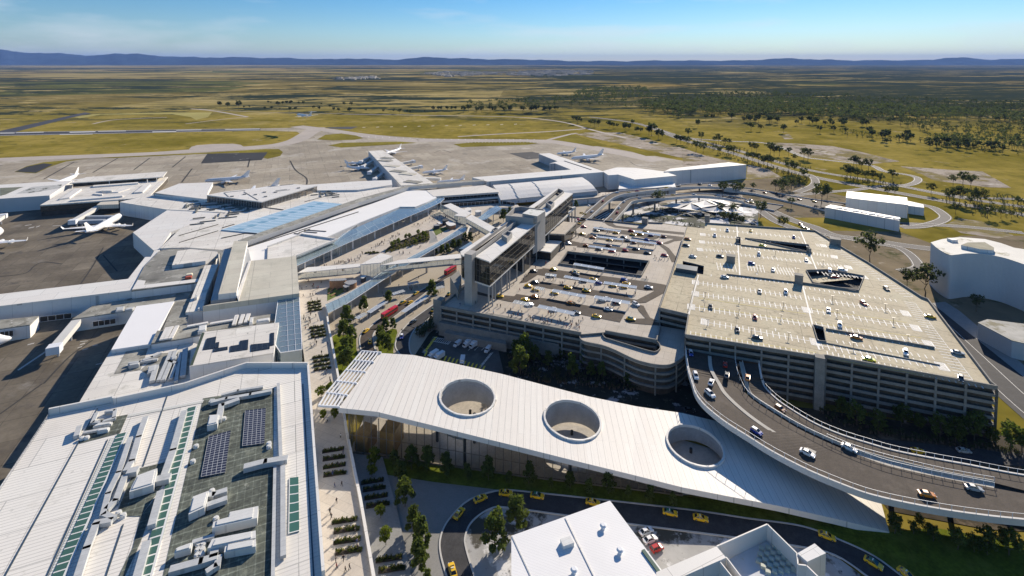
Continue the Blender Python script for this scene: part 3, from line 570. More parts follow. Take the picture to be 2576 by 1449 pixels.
for (x0, y0, x1, y1, wd, n) in ((1455, 172, 1075, 1530, 36, 25), (925, 370, 400, 1540, 52, 24)):
    pa, pb = Q(1, x0, y0, Z1+.3), Q(1, x1, y1, Z1+.3); d = (pb-pa); d.normalize(); s_ = Vector((-d.y, d.x, 0)); wv = 1.6
    bb = MB(); q = [pb-s_*wv, pa-s_*wv, pa+s_*wv, pb+s_*wv]
    if area2(q) < 0: q = [pb+s_*wv, pa+s_*wv, pa-s_*wv, pb-s_*wv]
    bb.add([x for x in q], 0, [(0, 0), (0, 1), (1, 1), (1, 0)]); bb.sides(q, Z1, Z1+.28, 0); bb.build('skylight', sky1, T1)
q = L(1, [(2176, 1130), (2259, 1108), (2252, 700), (2182, 708)], Z1+.3); bb = MB(); bb.quad(*q); bb.sides(q, Z1, Z1+.28, 0)
bb.build('skylight', grid_mat('skylight_block', (.06, .15, .115), (.72, .72, .7), 1, 6, .08, .1, .1), T1)
duct = MB
def duct_run(c, pts, z, wd, ht, parent, name='duct', m=None):
    b = MB(); q = L(c, pts, z)
    for i in range(len(q)-1):
        d = (q[i+1]-q[i]).normalized(); b.beam(q[i]+UP*(ht/2+.35)-d*wd*.0, q[i+1]+UP*(ht/2+.35)+d*wd*.5, wd, ht)
    return b.build(name, m or metalG, parent)
def unit(c, pts, z, h, parent, name='air_handler', m=None):
    q = L(c, pts, z+h); c0 = cen(q); b = MB(); b.prism(q, z+.3, z+h, 0, 0, bottom=True)
    b.prism([c0+(Vector((p.x, p.y, 0))-c0)*.8 for p in q], z+h, z+h+.25, 0, 0)
    b.prism([c0+(Vector((p.x, p.y, 0))-c0)*.95 for p in q], z, z+.3, 0, 0)
    return b.build(name, m or metalG, parent)
mw = mat('pale_metal', (.66, .66, .63), .5, .06, .3, .4, stripe=(DC, 1.1, .07, .82))
for c, pts, wd, ht in ((1, [(1590, 165), (1700, 138), (1880, 108), (2035, 78)], 1.6, 1.3), (1, [(1670, 105), (1790, 72), (1975, 42)], 1.2, 1.0), (1, [(1590, 165), (1600, 150)], 1.6, 1.2), (1, [(1650, 305), (1672, 190), (1785, 150)], 2.0, 1.4), (1, [(1100, 275), (1050, 420), (1000, 600), (960, 670)], 1.8, 1.2), (1, [(985, 430), (900, 690), (820, 850), (780, 1010), (850, 1040)], 1.5, 1.2),
                       (1, [(945, 720), (880, 900), (820, 960)], 1.7, 1.2), (1, [(1390, 230), (1310, 520), (1240, 720)], 2.0, 1.3), (1, [(1215, 840), (1150, 1080)], 2.0, 1.3), (1, [(1110, 1225), (1040, 1480)], 2.0, 1.3), (1, [(850, 1060), (730, 1080), (660, 1260), (590, 1480)], 1.8, 1.2),
                       (1, [(960, 700), (1010, 690)], 2.4, 1.6), (1, [(1000, 800), (1250, 745)], 2.6, 1.6), (1, [(1840, 665), (1990, 625), (2145, 600)], 2.2, 1.6), (1, [(2135, 640), (2138, 1310)], 1.4, .9), (1, [(2100, 10), (2120, 600)], 1.1, .7), (1, [(2075, 640), (2060, 1480)], .9, .6),
                       (1, [(1545, 870), (1600, 870), (1690, 840)], 1.8, 1.3), (1, [(1560, 950), (1690, 905)], 1.8, 1.3), (1, [(1280, 1445), (1500, 1385), (1610, 1350), (1620, 1300)], 2.0, 1.4), (1, [(1655, 1330), (1640, 1400), (1580, 1440)], 1.5, 1.2), (1, [(1450, 1225), (1600, 1180)], 1.2, 1.0),
                       (1, [(730, 240), (700, 310), (760, 310), (860, 280), (870, 220), (810, 225)], 1.2, 1.0), (1, [(600, 345), (580, 410)], 1.6, 1.2), (1, [(630, 385), (760, 360)], 1.0, .7)):
    duct_run(c, pts, Z1, wd, ht, T1)
for c, pts, h in ((1, [(1562, 315), (1640, 298), (1655, 228), (1580, 235)], 2.4), (1, [(975, 815), (1160, 760), (1187, 635), (1035, 690)], 2.6), (1, [(1422, 985), (1545, 930), (1575, 805), (1455, 850)], 2.4), (1, [(1600, 1085), (1940, 1010), (1950, 920), (1735, 965), (1720, 1010), (1610, 1040)], 2.6), (1, [(1565, 1240), (1930, 1160), (1930, 1105), (1600, 1170)], 2.2), (1, [(1690, 1270), (1930, 1225), (1932, 1170), (1700, 1215)], 2.0), (1, [(1315, 1275), (1440, 1240), (1455, 1195), (1330, 1240)], 1.8),
                  (1, [(730, 360), (815, 345), (830, 325), (745, 340)], 1.2), (1, [(700, 325), (840, 300), (850, 285), (730, 300)], 1.1)):
    unit(c, pts, Z1, h, T1, m=mw)
on(1, [(590, 455), (905, 372), (965, 232), (745, 272), (650, 330)], Z1, 'plant_deck', roofD, T1, .1)
on(1, [(870, 1000), (1060, 1000), (1170, 850), (1230, 760), (1245, 592), (1005, 650), (985, 720)], Z1, 'plant_deck', roofD, T1, .1)
on(1, [(1060, 1000), (1180, 850), (1060, 1200), (930, 1480), (880, 1480), (1000, 1240)], Z1, 'plant_deck', roofD, T1, .1)
for x, y in ((1480, 480), (1455, 595), (2030, 460), (2030, 485), (895, 985), (930, 1005), (1500, 1230), (1530, 1225), (1495, 1270), (1525, 1265), (1490, 1310), (1520, 1305), (1600, 820), (1630, 1030), (1690, 270), (620, 420), (655, 415)):
    p = Q(1, x, y, Z1); MB().tube(p, p+UP*.9, .9, .8, 10).tube(p+UP*.9, p+UP*1.05, .5, .5, 8).build('roof_fan', mw, T1)
b = MB()
for a, c in (((735, 185), (20, 1480)), ((1262, 90), (1080, 620)), ((930, 1060), (790, 1480)), ((2285, 0), (2370, 1480)), ((812, 420), (340, 1480))):
    pa, pb = Q(1, *a, Z1+.1), Q(1, *c, Z1+.1); b.beam(pa, pb, .35, .16)
b.build('gutter', mat('dark_gutter', (.05, .075, .10), .6, .1, .5), T1)
b = MB()                                              # edge rail and slatted walkways of the roof
for (x0, y0, x1, y1, n) in ((372, 240, -400, 1410, 30),):
    pa, pb = Q(1, x0, y0, Z1), Q(1, x1, y1, Z1)
    for i in range(n+1): p = pa.lerp(pb, i/n); b.tube(p, p+UP*1.1, .06, .06, 4)
    b.beam(pa+UP*1.1, pb+UP*1.1, .08, .08); b.beam(pa+UP*.55, pb+UP*.55, .06, .06)
b.build('edge_rail', steel, T1)
wkm = grid_mat('walkway_slats', (.45, .46, .40), (.74, .73, .70), 1, 60, .2, .4, .7)
for (x0, y0, x1, y1, wd) in ((970, 238, 1535, 130, .9), (865, 400, 390, 1480, 1.1)):
    pa, pb = Q(1, x0, y0, Z1+.12), Q(1, x1, y1, Z1+.12); d = (pb-pa).normalized(); s_ = Vector((-d.y, d.x, 0))*wd
    bb = MB(); q = [pa+s_, pa-s_, pb-s_, pb+s_]; bb.add(q, 0, [(0, 0), (1, 0), (1, 1), (0, 1)]); bb.build('roof_walkway', wkm, T1)
b = MB()                                              # white parapet wall along the back edge
pw = L(1, [(370, 232), (850, 135), (862, 150), (1390, 36), (1860, -122), (2325, -122)], Z1)
for i in range(len(pw)-1): b.beam(pw[i]+UP*.9, pw[i+1]+UP*.9, .7, 3.0)
b.beam(pw[-1]+UP*.7, Q(1, 2440, 1449, Z1)+UP*.7, .8, 1.6)
b.build('parapet', white, T1)
# ---------------------------------------------------------------- roofs behind it
t = bld('solar_hall', 'white building block with dark L-shaped solar panel patches on its roof', 'terminal', L(4, [(1430, 1315), (2065, 1213), (2105, 985), (1525, 1058)], 17), 17, 0, whitew, roofB)
for pts in ([(1532, 1190), (1620, 1178), (1632, 1090), (1560, 1105)], [(1607, 1206), (1718, 1187), (1718, 1165), (1615, 1180)], [(1622, 1175), (1650, 1170), (1655, 1130), (1628, 1135)], [(1735, 1206), (1870, 1186), (1875, 1112), (1812, 1122), (1808, 1150), (1738, 1162)], [(1893, 1203), (2035, 1180), (2040, 1135), (1893, 1150)], [(2036, 1160), (2068, 1153), (2070, 1060), (2040, 1064)]):
    q = L(4, pts, 17.25); bb = MB(); bb.prism(q, 17.05, 17.25, 0, 0); bb.build('solar_array', mat('black_solar', (.012, .013, .014), .25, .2, .2, .5, stripe=(DD, 2.2, .08, 3.), stripe2=(DC, 2.4, .06, 3.)), t)
on(4, [(1432, 1312), (1455, 1308), (1545, 1062), (1525, 1060)], 17, 'gutter_strip', mat('mossy_gutter', (.05, .075, .055), .9, .3, .3), t)
t = bld('service_block', 'low service roof striped with white pipes, between solar hall and glass wall', 'terminal', L('m', [(335, 1072), (780, 1000), (1020, 950), (1085, 905), (2110, 748), (2110, 640), (1110, 790), (850, 830), (420, 890)], 14), 14, 0, whitew, roofE)
for a, c in (((480, 1045), (560, 880)), ((540, 1035), (620, 868)), ((610, 1025), (700, 855)), ((850, 850), (1120, 800)), ((1520, 830), (1560, 700)), ((1610, 810), (1650, 690)), ((1690, 790), (1730, 680)), ((1180, 810), (1480, 760))):
    duct_run('m', [a, c], 14, 1.8, .7, t, 'pipe', white)
for pts in ([(1740, 790), (1790, 780), (1800, 690), (1755, 700)], [(1840, 770), (2030, 740), (2040, 700), (1850, 730)], [(1000, 905), (1120, 885), (1130, 800), (1020, 820)]): unit('m', pts, 14, 1.6, t, m=mw)
t = bld('flat_wing', 'long plain white flat roof half in blue shade beside the apron', 'terminal', L(4, [(840, 1190), (1140, 1145), (1315, 825), (1030, 862)], 13), 13, 0, whitew, mat('plain_white_roof', (.80, .79, .78), .7, .02, .05))
t = bld('flat_wing', 'grey weathered roof strip beside the plain white roof', 'terminal', L('m', [(495, 885), (835, 830), (905, 425), (672, 460)], 12.4), 12.4, 0, whitew, roofE)
t = bld('lower_wing', 'low roof crowded with pipes and ducts behind the front parapet', 'terminal', [P(u, v, 11) for u, v in ((196, 1018), (279, 881), (376, 865), (400, 830), (497, 866), (477, 920), (478, 975), (300, 1030))], 11, 0, whitew, roofB)
for c, pts, wd, ht in ((4, [(1080, 1290), (1140, 1270), (1200, 1240)], 1.6, 1.2), (4, [(1200, 1440), (1290, 1230)], 1.8, 1.0), (4, [(1230, 1440), (1320, 1225)], 1.8, 1.0), (4, [(1180, 1330), (1150, 1440)], 2.0, 1.2), (4, [(1270, 1290), (1330, 1310), (1290, 1420)], 1.4, 1.0), (4, [(970, 1310), (1050, 1300), (1180, 1280)], 1.2, 1), (4, [(1360, 1230), (1330, 1440)], 1.4, 1.0), (4, [(1400, 1200), (1380, 1400)], 2.2, 1.2)):
    duct_run(c, pts, 11, wd, ht, t)
on(4, [(860, 1375), (1060, 1345), (1125, 1160), (960, 1185)], 11, 'membrane', roofE, t)
on(4, [(1060, 1345), (1180, 1420), (1420, 1380), (1440, 1200), (1200, 1220)], 11, 'membrane', roofE, t)
for pts in ([(970, 1316), (1050, 1300), (1055, 1285), (975, 1300)], [(1110, 1370), (1170, 1350), (1180, 1300), (1120, 1315)], [(1290, 1270), (1330, 1262), (1335, 1235), (1300, 1240)]): unit('m' if 0 else 4, pts, 11, 1.5, t)
# main hall with deep front parapet
hall = L(4, [(1530, 862), (2258, 764), (2234, 484), (1893, 520), (1790, 822), (1580, 850)], 18)
t = bld('departure_hall', 'tall hall with beige seamed metal roof and deep white front fascia', 'terminal', hall, 18, 0, whitew, roofC, 3.0)
q = L(4, [(1780, 800), (1895, 520), (1873, 430), (1690, 430), (1590, 820)], 17.4); MB().prism(q, 12, 17.4, 0, 0).build('side_roof', mat('grey_metal_roof', (.40, .41, .41), .6, .1, .05, stripe=(DC, 1.6, .1, .85)), t)
q = L(4, [(1648, 772), (1785, 757), (1868, 370), (1765, 370)], 20.5); MB().prism(q, 17.2, 20.5, 0, 1).build('raised_roof', [roofC, whitew], t)
q = L(4, [(1785, 780), (1800, 822), (1895, 520), (1880, 520)], 18.1); MB().prism(q, 17.6, 18.3, 0, 0).build('roof_upstand', white, t)
gl = MB(); f0 = Q(4, 1535, 872, 15); f1 = Q(4, 2100, 800, 15)
def curtain(a, c, z0, z1, n, parent, gm=None, name='window', fr=None, wd=.16, rows=1):
    """glazed wall with mullions; one pane sheet plus its frame as sub-part"""
    a, c = Vector(a), Vector(c); b = MB(); b.quad((a.x, a.y, z0), (c.x, c.y, z0), (c.x, c.y, z1), (a.x, a.y, z1)); o = b.build(name, gm or gClear, parent)
    f = MB()
    for i in range(n+1):
        p = a.lerp(c, i/n); f.beam((p.x, p.y, z0), (p.x, p.y+.001, z1), wd, wd)
    for k in range(rows+1):
        z = z0+(z1-z0)*k/rows; f.beam((a.x, a.y, z), (c.x, c.y, z), wd, wd)
    f.build('frame', fr or steelW, o); return o
curtain(f0, f1, 8, 15, 22, t, gDark)
t = bld('terminal_wing', 'white roof strip with a glazed front, left of the beige hall roof', 'terminal', L(4, [(1400, 908), (1528, 895), (1558, 765), (1648, 545), (1545, 555), (1455, 770)], 14), 14, 6, whitew, roofB)
curtain(Q(4, 1403, 911, 13.4), Q(4, 1528, 899, 13.4), 6, 13.4, 8, t, gClear)
unit(4, [(1465, 805), (1485, 800), (1495, 775), (1475, 780)], 14, 1.2, t); unit(4, [(1490, 890), (1510, 887), (1515, 870), (1495, 873)], 14, 1.2, t)
# glass lobby beside the walkway
gq = L('m', [(2110, 770), (2160, 420), (2455, 360), (2500, 1160), (2190, 1205), (2110, 1080)], 15.5)
t = thing('glass_lobby', 'tall blue glass box atrium between the solar hall and the concourse', 'terminal', cen(gq))
MB().flat(gq, 15.5).build('roof', gSky, t); MB().sides(gq, PZ, 15.4).build('wall', gSky, t)
b = MB(); c0 = gq
for i in range(len(gq)): b.beam(gq[i], gq[(i+1) % len(gq)], .3, .3)
pa, pb, pc, pd = gq[1], gq[4], gq[2], gq[3]
for i in range(1, 12): f = i/12; b.beam(pa.lerp(pb, f)+UP*.1, pc.lerp(pd, f)+UP*.1, .12, .12)
for f in (.36, .7): b.beam(pa.lerp(pc, f)+UP*.1, pb.lerp(pd, f)+UP*.1, .14, .14)
b.build('frame', steelW, t)
MB().prism(L('m', [(2200, 740), (2420, 700), (2440, 1000), (2210, 1040)], 7), 0, 7).build('mezzanine', concrete, t)
MB().prism(L('m', [(2130, 1190), (2470, 1140), (2480, 1390), (2140, 1440)], 9), 0, 9).build('lower_roof', mat('ribbed_beige_roof', (.55, .50, .44), .6, .05, .1, stripe=(DC, .9, .2, .8)), t)
# ---------------------------------------------------------------- west concourse
cz = 12.0
cq = L(4, [(0, 770), (965, 655), (1095, 490), (1135, 490), (1165, 440), (1215, 425), (992, 740), (0, 860), (-900, 960), (-900, 860)], cz)
t = bld('concourse', 'long plain white concourse roof crossing the left edge over a glass wall', 'terminal', cq, cz, 0, whitew, white, 1.0, parts=True)
curtain(Q(4, -900, 962, cz-1), Q(4, 0, 864, cz-1), 4.2, cz-1, 40, t, gBronze); curtain(Q(4, 0, 864, cz-1), Q(4, 992, 744, cz-1), 4.2, cz-1, 36, t, gBronze); curtain(Q(4, 992, 744, cz-1), Q(4, 1480, 686, cz-1), 4.2, cz-1, 18, t, gDark)
t = bld('old_terminal_roof', 'dirty patched grey roof with curved edge beside the white concourse', 'terminal', L(4, [(993, 742), (1090, 560), (1198, 448), (1290, 428), (1430, 436), (1655, 452), (1600, 550), (1545, 560), (1495, 680)], 12.6), 12.6, 0, whitew, mat('patched_roof', (.22, .215, .19), .85, .4, .06, stripe=(DC, 4, .05, .8), stain=[(.09, .52, .64, (.42, .41, .37)), (.16, .58, .72, (.07, .09, .07))]), .8)
on(4, [(996, 738), (1490, 680), (1500, 655), (1020, 710)], 12.6, 'roof_edge', white, t, .12); on(4, [(996, 738), (1080, 725), (1100, 670), (1040, 665)], 12.6, 'roof_edge', white, t, .13)
q = L(4, [(1298, 552), (1550, 520), (1650, 470), (1640, 450), (1440, 430), (1340, 445)], 15); MB().prism(q, 12.5, 15, 0, 1).build('upper_roof', [roofB, whitew], t)
for pts in ([(1395, 650), (1445, 643), (1450, 630), (1400, 637)], [(1400, 630), (1450, 622), (1455, 610), (1405, 618)]): unit(4, pts, 12.6, 1.1, t, m=mat('red_unit' if pts[0][1] == 650 else 'cream_unit', (.42, .09, .05) if pts[0][1] == 650 else (.7, .66, .5), .6))
t = bld('annex', 'low service wing with pipes on its roof, in shade below the glass concourse wall', 'terminal', L(4, [(545, 958), (880, 908), (1020, 885), (1320, 826), (1400, 830), (1480, 690), (1200, 760), (700, 860)], 7.5), 7.5, 0, whitew, roofE)
for pts in ([(870, 905), (930, 895), (940, 860), (880, 870)], [(940, 895), (1000, 885), (1020, 865), (950, 878)]): unit(4, pts, 7.5, 1.2, t)
curtain(Q(4, 700, 978, 5.5), Q(4, 872, 954, 5.5), 2.6, 5.5, 4, t, gDark)
t = bld('annex', 'small flat-roofed gate lounge at the left edge below the concourse', 'terminal', L(4, [(-300, 1070), (0, 1032), (225, 1000), (292, 935), (0, 965), (-300, 1000)], 7.5), 7.5, 0, whitew, roofE)
curtain(Q(4, 0, 1056, 6), Q(4, 100, 1044, 6), 3, 6, 3, t, gDark); curtain(Q(4, 300, 942, 5), Q(4, 540, 912, 5), 2, 5, 4, t, gDark)
# angular plate roof
t = bld('plate_terminal', 'angular plain white roof with a pointed corner jutting over the apron', 'terminal', L(4, [(1005, 305), (1270, 132), (1690, 160), (1290, 300), (1212, 425), (1160, 440)], 12.4), 12.4, .2, whitew, white, .9)
curtain(Q(4, 1003, 309, 11.4), Q(4, 1058, 352, 11.4), 1, 11.4, 3, t, gDark)
# main terminal field
f = L('a', [(1720, 548), (2190, 440)], 12.8) + L('b', [(400, 515), (1990, 378), (2574, 370)], 12.8) + [P(u, v, 12.8) for u, v in ((1040, 468), (1160, 456), (1000, 500), (640, 604), (560, 628), (470, 622), (403, 624), (455, 575), (570, 535), (420, 527))]
t = bld('main_terminal', 'broad white main terminal roof covered in fine dark equipment lines', 'terminal', f, 12.8, 0, whitew, roofB)
b = MB()
random.seed(21)
for i in range(260):
    x, y = random.uniform(60, 1500), random.uniform(520, 900)
    if y > 900-(x-0)*.0 or y < 520+max(0, (x-400))*.16 or (x < 640 and y > 640+0) and random.random() < .8 or y > 1060-.42*x+20 and x > 620: continue
    p = Q('b', x, y, 12.8); d = DC if random.random() < .35 else DD; ln = random.uniform(3, 16); b.beam(p+UP*.4, p+d*ln+UP*.4, random.uniform(.4, 1.6), .7)
for i in range(26):
    p = Q('b', random.uniform(1300, 2200), random.uniform(400, 500), 12.8); d = random.choice((DC, DD)); b.beam(p+UP*.4, p+d*random.uniform(4, 14)+UP*.4, random.uniform(.5, 1.8), .7)
b.build('pipework', mat('roof_pipework', (.16, .165, .15), .8, .4, .2), t)
b = MB()
for a, c in (((1150, 615), (1495, 660)), ((620, 918), (790, 868)), ((605, 1068), (960, 995)), ((960, 995), (1110, 1005)), ((1800, 545), (2270, 420)), ((2000, 378), (2240, 425)), ((0, 1030), (560, 870)), ((0, 1130), (560, 960))):
    b.beam(Q('b', *a, 13.0), Q('b', *c, 13.0), 1.0 if c[0] < 1500 and a[0] > 500 else .4, .5)
b.build('expansion_joint', mat('dark_joint', (.07, .07, .065), .9), t)
q = L('b', [(600, 945), (1930, 535), (2340, 575), (1120, 992)], 13.6); sk = grid_mat('atrium_glass', (.40, .54, .61), (.60, .70, .74), 2, 14, .05, .16, .08)
bb = MB(); bb.quad(*(q if area2(q) > 0 else [q[0], q[3], q[2], q[1]])); bb.sides(q, 12.8, 13.6); bb.build('skylight', sk, t)
bb = MB()
for i in range(9):
    f0, f1 = i/9+.02, i/9+.075; a0, a1 = q[0].lerp(q[1], f0), q[0].lerp(q[1], f1); d0, d1 = q[3].lerp(q[2], f0), q[3].lerp(q[2], f1)
    qq = [a0.lerp(d0, .3), a1.lerp(d1, .3), a1.lerp(d1, .5), a0.lerp(d0, .5)]; bb.flat(qq, 13.66)
bb.build('glass_pane', mat('teal_pane', (.24, .40, .48), .1, .1, .3, .6), t)
pv_ = L('b', [(400, 447), (640, 400), (1270, 330), (1640, 290), (1980, 312), (1182, 543)], 20)
t2 = bld('rooftop_pavilion', 'wedge-shaped glazed pavilion standing on the main terminal roof', 'terminal', pv_, 20, 19.0, white, white, .7)
for a, c, n, g in (((400, 452), (1182, 548), 34, gDark), ((1182, 548), (1980, 317), 40, gBronze)): curtain(Q('b', *a, 19.2), Q('b', *c, 19.2), 13.0, 19.2, n, t2, g)
b = MB()
for a, c in (((645, 415), (710, 472)), ((650, 412), (950, 380)), ((1270, 330), (1640, 292)), ((1385, 385), (1550, 365)), ((1400, 395), (1590, 372)), ((930, 400), (1130, 520))): b.beam(Q('b', *a, 20.1), Q('b', *c, 20.1), .7, .4)
for x, y in ((940, 440), (1095, 445), (1225, 410), (1240, 473), (1715, 350), (760, 470), (1385, 410)): b.box(Q('b', x, y, 20), 3, 2, .7, DD)
b.build('roof_vents', mat('grey_vents', (.25, .25, .24), .8, .2, .2), t2)
t = bld('flat_plate_roof', 'plain white slab roof beside the pavilion, its end wall lit by the sun', 'terminal', L('b', [(-360, 420), (0, 282), (485, 265), (415, 395), (400, 452), (400, 508), (0, 460), (-370, 415)], 16), 16, 12, whitew, white)
t = bld('link_roof', 'flat white roof strip running from the pavilion to the central pier', 'terminal', L('b', [(1845, 302), (2574, 250), (3050, 232), (3060, 300), (2574, 372), (1990, 380)], 14.6), 14.6, 0, whitew, white)
# long bar (clerestory strip and wide lower roof)
zU = 18.0
U = L('b', [(845, 1098), (982, 1110), (2574, 556)], zU) + [P(u, v, zU) for u, v in ((1031, 469.5), (1219, 455), (1217, 451.5), (1031, 465), (900, 500))]
lo = [P(u, v, 14.6) for u, v in ((622, 622), (902, 525), (1030, 478), (1080, 480), (1085, 489), (1098, 497), (1072, 509), (1045, 520), (1006, 520), (902, 561), (820, 597), (841, 606), (747, 646), (631, 657))]
t = bld('terminal_hall', 'long diagonal white terminal hall with a raised clerestory ridge', 'terminal', lo, 14.6, 0, whitew, mat('hall_roof', (.80, .79, .76), .7, .03, .03, stripe=(DC, 20, .01, .75)))
MB().prism(U, 14.5, zU, 0, 1).build('clerestory', [roofE, mat('clerestory_wall', (.62, .60, .56), .7, .03, .1)], t)
q = L('b', [(1272, 1200), (1760, 1020), (2240, 1098), (1690, 1330), (1265, 1365)], 15.7); MB().prism(q, 14.5, 15.7).build('raised_roof', roofC if 0 else roofB, t)
b = MB()
for a, c in (((1272, 1200), (1760, 1020)), ((1760, 1020), (2030, 1062)), ((2030, 1062), (2270, 1095)), ((2270, 1095), (1690, 1330))): b.beam(Q('b', *a, 15.7)+UP*.5, Q('b', *c, 15.7)+UP*.5, .9, 1.3)
b.build('parapet', white, t)
b = MB()
for a, c in (((985, 1195), (2574, 690)), ((1280, 1200), (1270, 1360)), ((1650, 1000), (1880, 1020)), ((1800, 950), (2110, 970)), ((1800, 975), (1980, 990)), ((1720, 990), (1880, 935))): b.beam(Q('b', *a, 14.8), Q('b', *c, 14.8), .8, .5)
b.build('expansion_joint', mat('dark_joint', (0, 0, 0)), t)
curtain(Q(4, 2234, 486, 13.5), Q(5, 0, 385, 13.5), PZ, 13.5, 10, t, gClear)
fp = [(747, 646), (841, 606), (902, 561), (1006, 520), (1072, 509), (1098, 497)]
for i in range(len(fp)-1):
    a, c = P(*fp[i], 14.2), P(*fp[i+1], 14.2); curtain(a, c, PZ, 13.9, max(3, int((c-a).length/5)), t, gClear)
# glass canopy along the plaza with its columns
cz = 13.6
up_ = [P(u, v, cz) for u, v in ((742, 651), (841, 608), (862, 588), (1009, 522), (1046, 524), (1090, 504), (1112, 490))]
low_ = [P(u, v, cz) for u, v in ((747, 668), (852, 621), (939, 583), (1019, 548), (1072, 526), (1107, 510), (1118, 500))]
t = thing('glass_canopy', 'long sky blue glass canopy on slim columns along the terminal front', 'canopy', cen(low_, PZ))
b = MB(); ru, rl = resample(up_, 41), resample(low_, 41); strip(b, rl, ru, cz); b.build('roof', gSky, t)
b = MB()
for i in range(0, 41, 2): b.beam(rl[i]-UP*.15, ru[i]-UP*.15, .16, .3)
for i in range(40):
    for f in (0, .5, 1): b.beam(rl[i].lerp(ru[i], f)-UP*.15, rl[i+1].lerp(ru[i+1], f)-UP*.15, .2, .3)
b.build('frame', steelW, t)
cs = resample(low_, 24)
for i, p in enumerate(cs[:-1]):
    q = p.lerp(ru[min(40, int(i*41/24))], .25)
    MB().tube((q.x, q.y, PZ), (q.x, q.y, cz-.2), .6 if i % 3 == 1 else .3, None, 8).build('column', steel if i % 3 != 1 else steelW, t)
# second canopy along the forecourt edge
up2 = L('p', [(445, 1065), (700, 950), (1090, 720), (1240, 610), (1640, 395), (2000, 210), (2300, 20)], 7.5) + L('h', [(810, 655)], 7.5)
lo2 = L('p', [(485, 1190), (760, 1050), (1180, 775), (1430, 610), (1830, 370), (2120, 200), (2400, 45)], 7.5) + L('h', [(815, 735)], 7.5)
t = thing('glass_canopy', 'low blue glass canopy along the plaza edge above the bus forecourt', 'canopy', cen(lo2, 0))
b = MB(); ru, rl = resample(up2, 37), resample(lo2, 37); strip(b, rl, ru, 7.5); b.build('roof', gSky, t)
b = MB()
for i in range(0, 37): b.beam(rl[i]-UP*.1, ru[i]-UP*.1, .12, .2)
for i in range(36):
    for f in (0, 1): b.beam(rl[i].lerp(ru[i], f), rl[i+1].lerp(ru[i+1], f), .22, .3)
b.build('frame', steelW, t)
for i in range(1, 36, 3): p = rl[i].lerp(ru[i], .2); MB().tube((p.x, p.y, 0), (p.x, p.y, 7.3), .55 if i % 2 else .35, None, 8).build('column', steel, t)
up3 = L('h', [(980, 560), (1160, 420), (1250, 380)], 8); lo3 = L('h', [(1040, 590), (1090, 580), (1330, 420)], 8)
t = thing('glass_canopy', 'short glass canopy beside the pale paving north of the pedestrian bridge', 'canopy', cen(lo3, 0))
b = MB(); ru, rl = resample(up3, 13), resample(lo3, 13); strip(b, rl, ru, 8); b.build('roof', gSky, t)
b = MB()
for i in range(13): b.beam(rl[i], ru[i], .12, .2)
b.build('frame', steelW, t)
for i in (2, 6, 10): p = rl[i]; MB().tube((p.x, p.y, 0), (p.x, p.y, 7.8), .4, None, 8).build('column', steel, t)
# ---------------------------------------------------------------- multi-storey garage (right) and rooftop drop-off deck
ZG, ZD = 21.5, 14.5
gz = lambda pts, z: [P(u, v, z) for u, v in pts]
Gp = [(1772.3, 574.7), (1774, 563), (2014, 579.7), (2051, 583), (2104, 616), (2184, 663), (2317.5, 749.7), (2334, 756), (2494, 966), (2508, 977), (2077.5, 898), (2054, 899.7), (1724, 846), (1732, 795), (1659, 778), (1707.5, 640), (1729, 570)]
Gf = gz(Gp, ZG)
holes = [L(6, q, ZG) for q in ([(930, 596), (1105, 592), (1370, 640), (1325, 752), (1290, 752), (985, 690)], [(982, 1010), (1062, 1030), (1082, 1138), (1018, 1130)], [(470, 352), (950, 404), (974, 464), (955, 458)], [(405, 346), (436, 349), (437, 398), (405, 395)], [(0, 520), (72, 536), (160, 558), (155, 622), (0, 603)])]
G = thing('parking_garage', 'huge multi-storey car park with marked bays on its pale roof', 'car park', cen(Gf))
MB().prism(Gf, ZG-.8, ZG, 0, 1, holes, bottom=True).build('roof', [concR, concG], G)
c0 = cen(Gf); ins = lambda pts, d: [p+(c0-Vector((p.x, p.y, 0))).normalized()*d for p in pts]
for k in range(1, 7):
    z = ZG-3.05*k
    MB().prism(Gf, z-.4, z, 0, 1, holes if k == 1 and 0 else ()).build('floor_slab', [asphalt, concG], G)
inner = ins(Gf, 1.6)
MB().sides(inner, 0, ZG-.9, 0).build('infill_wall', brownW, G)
vis = [(9, 10), (10, 11), (11, 12), (12, 13), (13, 14), (8, 9), (7, 8), (14, 15), (15, 16), (5, 6), (6, 7), (2, 3), (3, 4), (4, 5), (1, 2)]
for k in range(0, 7):
    b = MB(); z = ZG-3.05*k
    for i, j in vis:
        a, c = Gf[i], Gf[j]
        b.beam((a.x, a.y, z+(.35 if k == 0 else .1)), (c.x, c.y, z+(.35 if k == 0 else .1)), .5, 1.5 if k == 0 else 1.15)
    b.build('parapet' if k == 0 else 'spandrel', concG, G)
for i, j in ((9, 10), (11, 12), (12, 13), (13, 14), (8, 9)):
    a, c = Gf[i], Gf[j]; n = max(1, int((c-a).length/9.5))
    for k in range(n+1): p = a.lerp(c, k/n); MB().box((p.x, p.y, 0), .75, .75, ZG-.5, DA).build('column', concG, G)
p = P(2058, 1028, 0); MB().box((p.x, p.y, 0), 3.6, 3.2, ZG+1.6, DA).build('stair_tower', concG, G)
MB().prism(holes[0], ZG-6.5, ZG-5.5, 0).build('ramp_floor', asphalt, G)
q = L(6, [(935, 600), (1110, 596), (1290, 655), (1040, 660), (985, 690)], ZG); q2 = [Vector((v.x, v.y, ZG-.2-3*k)) for v, k in zip(q, (1, .7, 0, .5, 1))]
MB().add(q2 if area2(q2) > 0 else q2[::-1]).build('ramp', concR, G)
for h, d in ((holes[1], 3), (holes[2], 2.2), (holes[3], 3), (holes[4], 3)): MB().flat(h, ZG-d).build('ramp_floor', asphalt, G)
